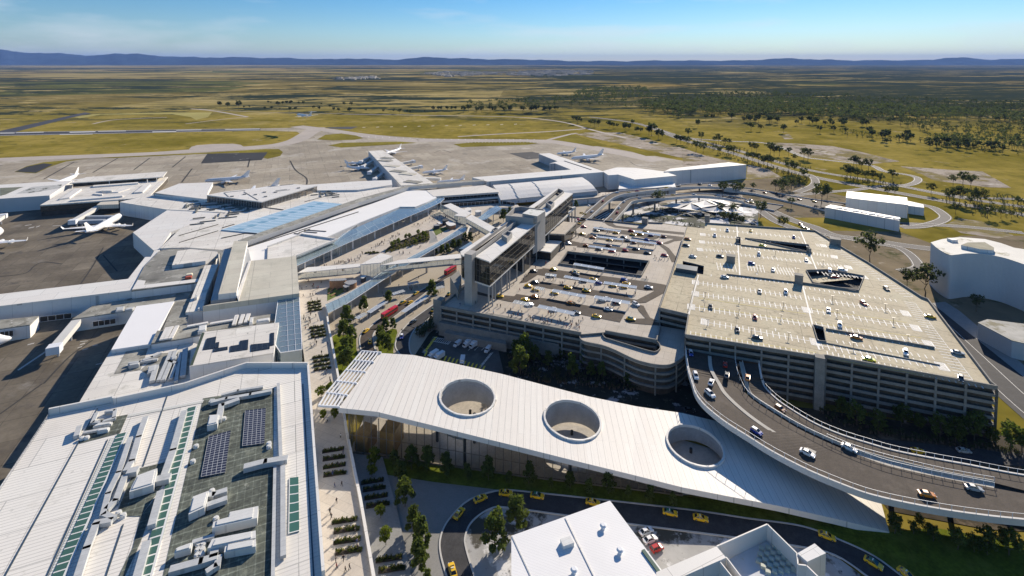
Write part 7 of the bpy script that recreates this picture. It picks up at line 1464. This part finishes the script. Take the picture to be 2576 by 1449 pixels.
# ---------------------------------------------------------------- planting
leafs = [mat('gum_leaves', (.135, .17, .045), .9, .45, 1.1, .1, fine=(4, .6), rnd=.3, leaf=.4), mat('bright_leaves', (.17, .21, .03), .9, .4, 1.2, .1, fine=(4, .6), rnd=.25, leaf=.4), mat('olive_leaves', (.075, .09, .045), .9, .45, .5, .1, rnd=.4, leaf=.35)]
barkM = mat('bark', (.12, .095, .07), .9, .2, 2)
def leaf_cluster(b, c, r, n, s, rg, flat=.7):
    for _ in range(n):
        d = Vector((rg.gauss(0, 1), rg.gauss(0, 1), rg.gauss(0, 1)*flat)); d = d.normalized()*r*(rg.random()**.45); p = c+d
        nn = (d.normalized()*.7+Vector((rg.gauss(0, .6), rg.gauss(0, .6), rg.gauss(0, .5)+.35))).normalized(); x = nn.orthogonal().normalized(); y = nn.cross(x); a = rg.uniform(0, 6.28); ca, sa = math.cos(a), math.sin(a); x, y = x*ca+y*sa, y*ca-x*sa; ss = s*rg.uniform(.6, 1.3)
        b.add([p-x*ss-y*ss*.5, p+x*ss*.2-y*ss*.7, p+x*ss+y*ss*.3, p-x*ss*.1+y*ss*.8])
def make_tree(seed, style, dens, leaf, name):
    rg = random.Random(seed); r = root(name, 'tree'); b = MB(); cr = MB(); H0 = 10.0
    if style == 'tall': tr, n, z0, z1, w0 = .16, 18, 2.3, 9.2, 2.9
    elif style == 'umbrella': tr, n, z0, z1, w0 = .2, 13, 5.6, 9.2, 4.0
    else: tr, n, z0, z1, w0 = .2, 15, 3.2, 8.8, 3.2
    lean = Vector((rg.uniform(-.05, .05), rg.uniform(-.05, .05), 1)); top = z1*.8 if style != 'umbrella' else z0*.8
    prev = Vector((0, 0, 0)); pts = [prev]
    for i in range(1, 5): pts.append(lean*top*i/4+Vector((rg.gauss(0, .12), rg.gauss(0, .12), 0)))
    for i in range(4): b.tube(pts[i], pts[i+1], tr*(1-i*.2), tr*(.8-i*.2), 6, cap=False)
    for i in range(n):
        f = (i+.5)/n; a = i*2.4+rg.uniform(-.5, .5); z = z0+(z1-z0)*f
        if style == 'tall': w_ = w0*(1.05-f*.75)*rg.uniform(.5, 1.05)
        elif style == 'umbrella': w_ = w0*math.sqrt(max(.05, 1-(f-.25)**2*1.3))*rg.uniform(.25, 1)
        else: w_ = w0*math.sin(math.pi*(.18+.7*f))*rg.uniform(.35, 1.0)
        c = Vector((math.cos(a)*w_, math.sin(a)*w_, z+rg.uniform(-.4, .4)))
        k = min(4, max(1, int(4*z/top*.65))); 
        if dens > 6: b.tube(pts[min(4, k)], c-UP*.2, tr*.35, tr*.12, 4, cap=False)
        leaf_cluster(cr, c, rg.uniform(.8, 1.35)*(1.0 if style == 'tall' else 1.25), dens, .42 if dens > 25 else .62 if dens > 10 else .95, rg)
    return Proto(r, [(part(b, 'trunk', barkM, r), []), (part(cr, 'crown', leaf, r), [])])
TP = {'tall': [make_tree(i, 'tall', 70, leafs[0], 'street_tree') for i in (1, 2, 3)], 'bright': [make_tree(i, 'round', 60, leafs[1], 'garden_tree') for i in (4, 5)],
      'gum': [make_tree(i, 'umbrella', 34, leafs[2], 'gum_tree') for i in (6, 7, 8)], 'round': [make_tree(i, 'round', 50, leafs[0], 'gum_tree') for i in (9, 10)], 'far': [make_tree(i, 'umbrella', 9, leafs[2], 'gum_tree') for i in (11, 12, 13)]}
tc = 0
def tree(kind, code, x, yb, yt, z, label, group):
    global tc
    u, v = K(code, x, yb); p = P(u, v, z); s = CR[code][2]; h = (yb-yt)/s*(H-z)/(v-VH); tc += 1
    if not (p.y < 6000): return
    TP[kind][tc % len(TP[kind])].place(p, tc*1.7, label, group, max(.25, h/10.0))
def trees(kind, code, z, where, group, items, numbered='from the left'):
    its = sorted(items)
    for i, (x, yb, yt) in enumerate(its):
        tree(kind, code, x, yb, yt, z, where if not numbered else f'{where}, {ORD[i]} {numbered}', group)
trees('tall', 5, .3, 'slim street tree on the bus forecourt', 'street trees on the forecourt', [(170, 905, 780), (355, 840, 736), (678, 795, 660)])
trees('tall', 5, .4, 'tall bushy tree in the lawn grove beside the concourse', 'trees of the lawn grove', [(40, 1005, 850), (72, 1140, 1000), (25, 1240, 1080), (15, 1110, 950), (62, 1210, 1090), (10, 1330, 1190), (48, 1340, 1160)])
trees('tall', 5, .4, 'tall bushy tree on the small lawn between the two roads', 'trees of the small lawn', [(330, 1060, 940), (388, 1040, 945), (310, 1180, 1040), (350, 1205, 1070), (290, 1120, 1000)])
trees('tall', 5, .3, 'tree in the sheltered forecourt behind the hotel', 'trees behind the hotel', [(715, 478, 425), (760, 475, 392), (800, 465, 388), (847, 440, 352), (887, 425, 350), (930, 380, 305), (972, 380, 300)])
trees('tall', 'h', .3, 'tree beside the concrete hotel core', 'trees by the hotel core', [(1350, 610, 415), (1435, 500, 390), (2390, 410, 298)])
trees('tall', 5, .2, 'tall tree in the planted strip before the garage front', 'trees before the garage front', [(x, y, y-(y-t)*1.28) for x, y, t in [(1402, 1175, 1070), (1318, 1255, 1140), (1378, 1270, 1110), (1350, 1375, 1195), (1750, 1235, 1130), (1852, 1315, 1175), (1740, 1385, 1255), (1965, 1405, 1305), (2040, 1335, 1215), (2110, 1375, 1260), (2160, 1455, 1370), (2265, 1445, 1345), (2395, 1435, 1360), (1660, 1245, 1165), (1560, 1320, 1220), (1460, 1290, 1180), (1880, 1390, 1300), (2200, 1400, 1320)]])
trees('tall', 2, .5, 'tree on the shaded lawn along the canopy glass front', 'trees along the glass front', [(400, 625, 490), (530, 650, 455), (645, 655, 460), (790, 690, 505), (950, 725, 595), (1110, 725, 540), (1265, 750, 650), (1415, 755, 585), (1580, 790, 705), (1725, 785, 650), (1865, 825, 710), (2015, 825, 650), (2165, 855, 760), (2330, 885, 750), (2500, 925, 815)])
trees('tall', 2, .4, 'tree on the blue grey paving beside the hedge terrace', 'trees beside the terrace', [(440, 740, 570), (480, 925, 690), (540, 1115, 910), (600, 1245, 990), (583, 1405, 1160), (650, 1530, 1390)], 'from the canopy')
trees('bright', 2, .8, 'small bright tree on the hedge terrace', 'small terrace trees', [(230, 700, 590), (245, 615, 470), (295, 1010, 900), (335, 1215, 1066)])
trees('tall', 2, .2, 'sunlit tree in the patchy yard inside the road bend', 'trees in the road bend', [(1155, 1255, 940), (1325, 1105, 825)])
trees('bright', 'w', PZ, 'small bright tree on the concourse by the trellis', 'small concourse trees', [(15, 1120, 925), (135, 1050, 875), (50, 1435, 1275), (205, 1425, 1245)])
trees('round', 3, .2, 'dark tree below the lower edge of the elevated ramp', 'trees below the ramp', [(1600, 1130, 965), (1740, 1130, 1025), (1785, 1075, 975), (1890, 1185, 1055), (2075, 1250, 1075), (2300, 1290, 1065), (2460, 1290, 1075), (1850, 1140, 1040), (2200, 1270, 1130)])
trees('round', 3, .2, 'dark tree in the shaded strip under the garage front', 'trees under the garage front', [(1200, 240, 85), (1310, 310, 125), (1475, 365, 185), (1650, 320, 145), (1780, 350, 210), (1940, 410, 215), (2060, 440, 235), (2200, 430, 195), (2340, 460, 315), (2470, 490, 265), (2560, 510, 325)])
trees('gum', 6, .2, 'gum tree near the shade sails', 'gum trees by the sails', [(590, 190, 62), (755, 285, 180), (290, 165, 80), (380, 175, 88), (310, 250, 145), (390, 250, 155), (445, 255, 178), (360, 245, 150)])
trees('gum', 6, .1, 'gum tree by the street between garage and curved block', 'gum trees by the street', [(1412, 535, 300), (1695, 735, 575), (1830, 785, 535), (2215, 905, 770)])
trees('gum', 'r', 3, 'gum tree beside the approach viaduct', 'gum trees by the viaduct', [(1370, 760, 525), (2305, 610, 395), (2480, 620, 398), (2565, 560, 415)])
hwl = 'gum tree standing in the grass beside the highway and slip roads'
trees('gum', 9, 0, hwl, 'gum trees along the highway', [(1050, 1345, 1185), (1000, 1300, 1230), (1090, 1300, 1210), (820, 1370, 1295), (530, 1245, 1185), (760, 1255, 1145), (820, 1235, 1145), (880, 1195, 1135), (700, 1245, 1160), (910, 1165, 1070), (800, 1115, 1010), (845, 1115, 1025), (640, 1070, 970), (670, 1060, 985), (610, 1065, 980), (570, 1045, 960), (525, 1035, 950), (490, 1015, 955), (380, 985, 905), (345, 980, 900), (275, 970, 915), (155, 965, 880), (100, 955, 865), (40, 905, 835), (10, 895, 828), (240, 885, 836), (270, 895, 815), (320, 905, 846), (350, 905, 850), (140, 870, 800), (40, 845, 772), (520, 950, 876), (555, 955, 888), (660, 975, 876), (690, 985, 900), (730, 985, 905), (800, 985, 916), (840, 1025, 968), (915, 1005, 920), (945, 1015, 922)], '')
trees('gum', 9, 0, hwl, 'gum trees along the highway', [(1290, 1065, 976), (1310, 1070, 990), (1400, 1095, 1000), (1350, 1085, 1018), (1240, 1155, 1046), (1270, 1155, 1056), (1320, 1165, 1076), (1380, 1165, 1096), (1430, 1185, 1086), (1490, 1190, 1112), (1580, 1175, 1082), (1545, 1285, 1206), (1600, 1285, 1206), (1875, 1275, 1186), (2040, 1205, 1126), (2115, 1210, 1100), (2175, 1230, 1120), (2010, 1335, 1226), (2090, 1345, 1206), (2165, 1355, 1286), (2240, 1355, 1220), (2200, 1335, 1256), (2300, 1455, 1346), (2400, 1455, 1366), (2480, 1455, 1391), (2530, 1365, 1286), (2060, 1425, 1336)], '')
trees('far', 8, 0, 'gum tree in the row along the road behind the pale storage yard', 'gum trees behind the storage yard', [(1750, 725, 676), (1780, 745, 678), (1810, 735, 698), (1880, 760, 708), (1910, 765, 703), (1940, 765, 710), (2020, 775, 716), (2050, 780, 728), (2080, 775, 738), (2140, 800, 730), (2170, 795, 738), (2230, 815, 762), (2260, 815, 768), (2320, 835, 758), (2340, 835, 732), (2390, 865, 778), (2420, 855, 798), (2530, 885, 822), (2560, 895, 828), (2195, 755, 708)], '')
trees('far', 9, 0, 'lone tree in the open yellow grass beyond the highway', 'lone trees in the far grass', [(115, 770, 708), (515, 793, 728), (585, 797, 743), (760, 812, 743), (1035, 810, 752), (1140, 810, 752), (1230, 810, 770)], '')
rg = random.Random(3)
fr_ = [(1655, 612, 570), (1720, 627, 578), (1800, 634, 566), (1840, 627, 604), (1885, 622, 602), (1665, 612, 580), (2025, 592, 566), (2045, 590, 572), (2098, 615, 570), (2135, 600, 570), (2165, 600, 566), (2195, 602, 564), (2255, 600, 572), (2290, 602, 568), (2000, 640, 610), (2050, 640, 608), (2110, 640, 622), (2185, 650, 612), (2230, 645, 612), (2365, 635, 602), (2425, 600, 582), (2410, 640, 610), (2490, 625, 596), (2520, 650, 615), (2555, 655, 620)]
trees('far', 7, 0, 'distant tree in the scattered line beyond the runway', 'distant trees beyond the runway', fr_, '')
fr2 = [(60, 665, 615), (20, 610, 575), (75, 615, 575), (185, 650, 626), (315, 658, 630), (395, 655, 628), (440, 668, 626), (500, 665, 632), (520, 665, 635), (628, 655, 638)] + [(rg.uniform(690, 860), rg.uniform(640, 650), 606) for _ in range(8)] + [(rg.uniform(900, 1640), rg.uniform(636, 664), rg.uniform(594, 612)) for _ in range(26)]
trees('far', 8, 0, 'distant tree in the dark line beyond the airfield', 'distant trees beyond the airfield', fr2, '')
def inpoly(x, y, p):
    c = False
    for i in range(len(p)):
        a, d = p[i], p[i-1]
        if (a[1] > y) != (d[1] > y) and x < (d[0]-a[0])*(y-a[1])/(d[1]-a[1])+a[0]: c = not c
    return c
def scat(poly, n, rg):
    out = []
    xs = [q[0] for q in poly]; ys = [q[1] for q in poly]
    while len(out) < n:
        x, y = rg.uniform(min(xs), max(xs)), rg.uniform(min(ys), max(ys))
        if inpoly(x, y, poly): out.append((x, y))
    return out
W1 = [(0, 640), (500, 610), (1000, 620), (1500, 660), (1650, 720), (1400, 750), (1000, 740), (700, 710), (300, 695), (60, 690)]; W2 = [(1280, 790), (1500, 790), (1800, 850), (2200, 890), (2560, 930), (2600, 960), (2000, 925), (1600, 890), (1300, 850)]
trees('far', 9, 0, 'grey green tree at the near edge of the wood beyond the highway', 'trees of the far wood', [(x, y+20, y-18-rg.uniform(5, 28)) for x, y in scat([(40, 690), (500, 690), (1000, 720), (1500, 735), (1300, 760), (700, 730), (300, 705)], 32, rg)], '')
trees('far', 9, 0, 'grey green tree in the wood strip at the right', 'trees of the right wood strip', [(x, y+20, y-25-rg.uniform(5, 30)) for x, y in scat(W2, 34, rg)], '')
def wood_mass(name, code, poly, n, hpx, rg):      # the rest of the far wood, many trees in one mass
    cr = MB()
    for x, y in scat(poly, n, rg):
        u, v = K(code, x, y); p = P(u, v, 0); h = hpx*rg.uniform(.7, 1.3)/CR[code][2]*H/(v-VH); h = min(h, 24)
        cr.tube(p, p+UP*h*.6, .3, .15, 4, 1, cap=False)
        for k in range(7): leaf_cluster(cr, p+Vector((rg.uniform(-.28, .28)*h, rg.uniform(-.28, .28)*h, h*rg.uniform(.5, .95))), h*.17, 5, h*.09, rg)
    o = cr.build(name, [leafs[2], barkM]); o['kind'] = 'stuff'; return o
wood_mass('woodland', 9, [(-300, 600), (0, 585), (400, 570), (1000, 590), (1500, 625), (2100, 660), (2700, 690), (2700, 760), (2300, 720), (1700, 720), (1300, 720), (700, 690), (0, 680), (-300, 640)], 1300, 48, rg)
wood_mass('woodland', 9, [(-200, 540), (300, 520), (900, 530), (1600, 560), (2700, 600), (2700, 690), (2100, 660), (1400, 620), (900, 585), (400, 568), (-200, 590)], 700, 34, rg)
wood_mass('woodland', 9, [(1500, 730), (2700, 760), (2700, 880), (2200, 850), (1800, 800)], 130, 46, rg)
wood_mass('woodland', 9, [(1800, 860), (2100, 850), (2800, 880), (2900, 990), (2400, 930), (2000, 920)], 110, 60, rg)
wood_mass('woodland', 8, [(880, 600), (1650, 560), (2000, 560), (2400, 600), (2700, 640), (2600, 720), (2350, 680), (2000, 620), (1500, 640), (1000, 650)], 170, 42, rg)
wood_mass('roadside_shrubs', 9, [(300, 960), (700, 1080), (950, 1150), (960, 1170), (700, 1110), (250, 970)], 120, 16, rg)
wood_mass('roadside_shrubs', 9, [(680, 1180), (960, 1150), (940, 1210), (750, 1260)], 70, 30, rg)
wood_mass('ramp_undergrowth', 3, [(1000, 190), (1300, 300), (1700, 380), (2300, 470), (2560, 520), (2560, 560), (1700, 430), (1150, 330)], 160, 40, rg)
wood_mass('bed_undergrowth', 5, [(560, 1080), (700, 950), (720, 1040), (600, 1110)], 50, 50, rg); wood_mass('bed_undergrowth', 5, [(1250, 1240), (1640, 1260), (2300, 1430), (2500, 1430), (2300, 1520), (1500, 1440), (1300, 1350)], 330, 34, rg)
wood_mass('sail_garden', 'r', [(870, 900), (1100, 860), (1700, 960), (2040, 1060), (1800, 1060), (1300, 960), (1000, 960)], 80, 26, rg); wood_mass('sail_garden', 'r', [(1180, 780), (1400, 790), (1900, 880), (2060, 930), (1950, 930), (1300, 830)], 60, 24, rg)
wood_mass('woodland', 8, [(1720, 560), (1790, 505), (1850, 480), (2300, 478), (2345, 545), (2330, 556)], 420, 26, rg)
for pts, n, h in (([(0, 882), (300, 892), (700, 1005), (1000, 1082), (1000, 1100), (600, 1012), (0, 902)], 150, 15), ([(1200, 1140), (1500, 1172), (1700, 1200), (1500, 1200), (1200, 1166)], 60, 16), ([(1960, 1235), (2600, 1310), (2600, 1449), (2200, 1440), (1960, 1330)], 140, 26), ([(1180, 790), (1700, 840), (2300, 930), (2600, 990), (1700, 900), (1180, 830)], 110, 22)): wood_mass('roadside_shrubs', 9, pts, n, h, rg)
# hedge rows and beds
hedM = mat('hedge_leaves', (.06, .08, .022), .95, .5, 1.5, .1, fine=(5, .6), leaf=.3); grsM = mat('tussock', (.24, .22, .06), .95, .4, 1.2, .1, fine=(5, .6), leaf=.3)
def make_hedge(seed):
    rg2 = random.Random(seed); r = root('planter_hedge', 'hedge'); b = MB()
    for i in range(26): leaf_cluster(b, Vector((rg2.uniform(-3.6, 3.6), rg2.uniform(-.5, .5), rg2.uniform(.25, .9))), .5, 14, .22, rg2, .8)
    for i in range(12): k0 = len(b.f); leaf_cluster(b, Vector((rg2.uniform(-3.4, 3.4), rg2.uniform(-.4, .4), rg2.uniform(.8, 1.2))), .35, 6, .2, rg2); b.m[k0:] = [1]*(len(b.f)-k0)
    s = MB(); s.box((0, 0, 0), 7.6, 1.4, .25)
    return Proto(r, [(part(b, 'foliage', [hedM, grsM], r), []), (part(s, 'soil', mat('soil', (.05, .04, .03), .95), r), [])])
HP = [make_hedge(1), make_hedge(2)]
def hedges(code, z, where, items):
    for i, (x, y) in enumerate(items):
        hd = heading(code, x, y, 20, -3.2, z); HP[i % 2].place(Q(code, x, y, z+.02), hd, f'dark hedge row {where}, {ORD[i]} from the top', 'hedge rows on the concourse and terrace')
hedges('p', PZ, 'in the concourse cluster beside the lawn pods', [(280, 1035), (285, 1072), (290, 1112), (297, 1153)]); hedges(4, PZ, 'in the concourse cluster beside the glass lobby', [(2390, 1022), (2397, 1046), (2402, 1069), (2405, 1092)])
hedges(4, PZ, 'in the concourse cluster by the terminal parapet', [(2420, 1246), (2425, 1276), (2430, 1306), (2434, 1338)]); hedges(1, PZ, 'in the concourse cluster below the trellis shadow', [(2515, 502), (2520, 562), (2524, 622), (2528, 682)])
hedges(2, PZ, 'in the sunlit concourse cluster near the bottom', [(25, 1035), (40, 1105), (45, 1185), (55, 1265)]); hedges(2, .72, 'in the shaded run on the lower terrace', [(235, 738), (248, 793), (262, 853), (275, 915), (360, 1322), (380, 1402)]); hedges('p', PZ, 'in the pair on the plaza near the footbridge', [(1085, 322), (1145, 332)])
bedq = smooth(L('p', [(1295, 312), (1370, 232), (1560, 140), (1900, 5), (1935, 50), (1942, 130), (1900, 170), (1700, 215), (1560, 252), (1400, 302), (1295, 312)], PZ), 3)[:-1]
t = thing('planting_bed', 'big leaf-shaped planting bed of tussock grass on the plaza', 'planter', cen(bedq, PZ)); MB().prism(bedq, PZ+.02, PZ+.4, 0, 1).build('soil', [mat('soil', (0, 0, 0)), kerbM], t)
b, d = MB(), MB(); rg = random.Random(9)
for x, y in scat([(1295, 312), (1370, 232), (1560, 140), (1900, 5), (1935, 50), (1942, 130), (1900, 170), (1700, 215), (1560, 252), (1400, 302)], 330, rg): leaf_cluster(b if rg.random() < .6 else d, Q('p', x, y, PZ+.6), .7, 9, .32, rg)
b.build('shrubs', hedM, t)['kind'] = 'stuff'; d.build('grasses', grsM, t)['kind'] = 'stuff'
trees('bright', 'p', PZ+.3, 'small bright green tree in or beside the plaza planting bed', 'small trees of the planting bed', [(1400, 250, 150), (1440, 225, 125), (1495, 205, 105), (1600, 130, 40), (1650, 120, 35), (1740, 200, 110), (1780, 60, -20), (1800, 150, 60), (1850, 90, 0), (1890, 120, 30)])
# ---------------------------------------------------------------- people
skinM = paint('skin', (.42, .25, .17), .6); hairM = paint('hair', (.03, .02, .015), .7)
def make_person(pose, cols, name='person'):
    J = {'pelvis': (0, 0, .95), 'chest': (.02, 0, 1.28), 'neck': (.03, 0, 1.48), 'head': (.05, 0, 1.60), 'crown': (.04, 0, 1.74)}
    st = {'walk': .28, 'stand': .04, 'stride': .36}[pose]; E_ = [('pelvis', 'chest'), ('chest', 'neck'), ('neck', 'head'), ('head', 'crown')]
    for s, n in ((1, 'l'), (-1, 'r')):
        f = st*s; J['hip'+n] = (0, .10*s, .90); J['kn'+n] = (f*.6+.04, .11*s, .50); J['an'+n] = (f, .11*s, .08); J['to'+n] = (f+.17, .12*s, .04)
        J['sh'+n] = (.02, .20*s, 1.42); J['el'+n] = (-f*.35-.02, .26*s, 1.14); J['ha'+n] = (-f*.6+.08, .25*s, .88)
        E_ += [('pelvis', 'hip'+n), ('hip'+n, 'kn'+n), ('kn'+n, 'an'+n), ('an'+n, 'to'+n), ('chest', 'sh'+n), ('sh'+n, 'el'+n), ('el'+n, 'ha'+n)]
    rad = {'pelvis': .15, 'chest': .17, 'neck': .065, 'head': .10, 'crown': .09, 'hip': .10, 'kn': .07, 'an': .05, 'to': .04, 'sh': .075, 'el': .05, 'ha': .04}
    ks = list(J); me = bpy.data.meshes.new('body'); me.from_pydata([J[k] for k in ks], [(ks.index(a), ks.index(c)) for a, c in E_], [])
    o = bpy.data.objects.new('body', me); COL.objects.link(o); md = o.modifiers.new('skin', 'SKIN'); md.use_smooth_shade = True
    for i, k in enumerate(ks): r_ = rad[k if k in rad else k[:2] if k[:2] in rad else k[:-1]]; me.skin_vertices[0].data[i].radius = (r_, r_)
    me.skin_vertices[0].data[0].use_root = True
    bpy.context.view_layer.update(); m2 = bpy.data.meshes.new_from_object(o.evaluated_get(bpy.context.evaluated_depsgraph_get())); bpy.data.objects.remove(o); m2.name = name
    m2.materials.clear()
    for c in (skinM, hairM, paint('cloth_%s' % cols[0][0], cols[0][1], .85), paint('cloth_%s' % cols[1][0], cols[1][1], .85)): m2.materials.append(c)
    for p in m2.polygons:
        z, y = p.center.z, abs(p.center.y); x = p.center.x
        p.material_index = 1 if z > 1.66 or (z > 1.52 and x < .0) else 0 if z > 1.46 or (y > .2 and z < .93) else 2 if z > .93 else 3
    return m2
CO = {'dark': (('black', (.02, .02, .022)), ('charcoal', (.03, .03, .035))), 'pale': (('cream', (.65, .62, .56)), ('stone', (.4, .36, .3))), 'blue': (('navy', (.03, .05, .14)), ('denim', (.06, .09, .18))), 'red': (('maroon', (.28, .03, .03)), ('black', (0, 0, 0))), 'white': (('white', (.75, .75, .74)), ('black', (0, 0, 0)))}
PM = {(p, c): make_person(p, CO[c]) for p in ('walk', 'stand', 'stride') for c in CO}
rg = random.Random(17)
def person(code, x, y, z, where, group):
    c = rg.choice(('dark', 'dark', 'dark', 'dark', 'blue', 'pale', 'red', 'white')); po = rg.choice(('walk', 'stand', 'stride', 'walk'))
    o = bpy.data.objects.new('person', PM[(po, c)]); COL.objects.link(o); o.location = Q(code, x, y, z); o.rotation_euler = (0, 0, rg.uniform(0, 6.28)); s = rg.uniform(.95, 1.12); o.scale = (s, s, s)
    cw = {'dark': 'black clothes', 'blue': 'navy clothes', 'pale': 'pale clothes', 'red': 'a maroon top', 'white': 'a white top'}[c]
    tag(o, f'person in {cw} {where}', 'person', group+' in '+cw)
def crowd(code, z, where, group, pts):
    for x, y in pts: person(code, x, y, z, where, group)
crowd('p', PZ, 'walking on the sunlit plaza beside the glass canopy', 'plaza walkers', scat([(120, 590), (480, 520), (900, 360), (1300, 150), (1500, 50), (1560, 120), (1280, 210), (1000, 350), (900, 460), (500, 500)], 52, rg) + scat([(1450, 340), (1700, 260), (1900, 210), (1700, 330), (1560, 390)], 8, rg))
crowd('h', PZ, 'walking on the north plaza near the timber pods', 'north plaza walkers', scat([(30, 680), (240, 540), (430, 480), (640, 570), (480, 640), (250, 680), (60, 740)], 26, rg) + [(680, 640), (735, 640), (720, 590), (820, 610), (380, 850), (460, 790)])
crowd('p', PZ, 'on the concourse between the hall and the timber pods', 'concourse walkers', scat([(130, 690), (400, 720), (370, 900), (400, 1010), (120, 1010), (100, 800)], 17, rg) + scat([(110, 1180), (400, 1180), (420, 1430), (120, 1430)], 14, rg))
crowd(4, PZ, 'on the concourse beside the glass lobby', 'lobby side walkers', scat([(2290, 930), (2440, 930), (2490, 1230), (2320, 1230)], 14, rg) + [(2465, 1350), (2490, 1420), (2460, 1390), (2495, 1440)])
crowd(1, PZ, 'on the concourse beside the front left terminal', 'terminal side walkers', [(2470, 285), (2570, 405), (2510, 690), (2525, 780), (2540, 895), (2490, 975), (2500, 1015), (2520, 1205), (2535, 1345), (2540, 1395), (2550, 620)]); crowd(2, PZ, 'on the concourse near the bottom hedge rows', 'bottom concourse walkers', [(12, 530), (2, 770), (103, 1125), (116, 1210), (122, 1250), (15, 1335), (30, 1420), (60, 1400)])
crowd(5, ZD, 'in the crowd at the front of the deck', 'deck front crowd', [(895, 855), (940, 840), (1010, 843), (1070, 886), (1085, 876), (1105, 876), (1145, 911), (1175, 866), (1200, 870), (1235, 901), (1275, 896), (1310, 921), (1332, 936), (1336, 915), (1360, 916), (1362, 955), (1428, 966), (1450, 960), (1460, 945), (1502, 970), (1515, 950), (1560, 925), (1580, 935), (1600, 925), (1645, 976), (1655, 985), (1690, 965), (1715, 950), (1665, 920), (1557, 995), (1680, 1006), (1735, 1016), (1742, 996), (1790, 985), (1802, 990), (1820, 965), (1795, 1036)] + scat([(1100, 890), (1500, 960), (1840, 1000), (1800, 1040), (1400, 985), (1080, 920)], 24, rg))
crowd(5, ZD, 'standing among the deck lanes and shelters', 'deck lane people', [(1345, 745), (1380, 645), (1392, 635), (1410, 630), (1375, 668), (1300, 700), (1490, 675), (1525, 670), (1600, 665), (1650, 695), (1666, 695), (1765, 695), (1760, 705), (1880, 724), (1886, 728), (1740, 774), (1830, 726), (2080, 755), (2215, 770), (2218, 778), (2150, 780), (1610, 796), (1800, 806), (1808, 815), (2010, 866), (2065, 855), (2100, 868), (2060, 620), (2140, 640), (2155, 640), (2202, 645), (2226, 650), (1940, 610), (1970, 610), (2300, 655), (1465, 576), (1540, 545), (1548, 545), (1755, 434), (1765, 440), (1860, 434), (1835, 445), (1930, 455), (1980, 450), (2075, 480), (2100, 475), (2010, 309), (2025, 309), (1908, 364), (1830, 364), (2075, 369), (2050, 372), (2160, 409), (2240, 414), (2390, 339), (2295, 409), (2330, 404), (2375, 509), (2400, 514), (2420, 504), (2440, 514), (2465, 514), (2365, 494), (1788, 345)])
crowd('p', .3, 'waiting on the bus forecourt paving', 'forecourt people', [(875, 1110), (970, 1160), (1045, 1150), (825, 1215), (850, 1310), (930, 1300), (1215, 1180), (1270, 1110), (1280, 962), (1260, 912), (1070, 982), (1500, 806), (1660, 838), (1680, 868), (1785, 690), (1840, 1018), (1925, 1038), (2070, 912), (1635, 1208), (1705, 1200)])
crowd('h', .3, 'on the sunlit forecourt behind the hotel', 'people behind the hotel', [(930, 836), (945, 806), (960, 826), (1025, 830), (905, 856), (1200, 606), (1195, 658), (1000, 840)])
crowd('t', PZ, 'on the north terrace by the curved roof hall', 'terrace people', [(860, 890), (925, 895), (985, 890), (1200, 850), (1075, 850), (1310, 840), (2280, 752), (2330, 745), (2370, 735), (2430, 730), (2490, 720)][:6]); crowd('r', 6, 'on the rounded white balcony beside the viaduct', 'balcony people', [(440, 605), (488, 600), (510, 600), (530, 585), (572, 600), (610, 585), (657, 575)])
HAZE = 1.9e-5
# ---------------------------------------------------------------- haze
hm, ht, hb, HN, HL = nodes('haze_air'); HN.remove(hb)
pv = HN.new('ShaderNodeVolumePrincipled'); pv.inputs['Color'].default_value = (.28, .48, 1.0, 1); pv.inputs['Density'].default_value = HAZE
HL.new(pv.outputs[0], HN['Material Output'].inputs['Volume'])
b = MB(); b.box((0, 30700, -1), 122000, 63000, 900); hz = b.build('haze', hm); hz['kind'] = 'stuff'
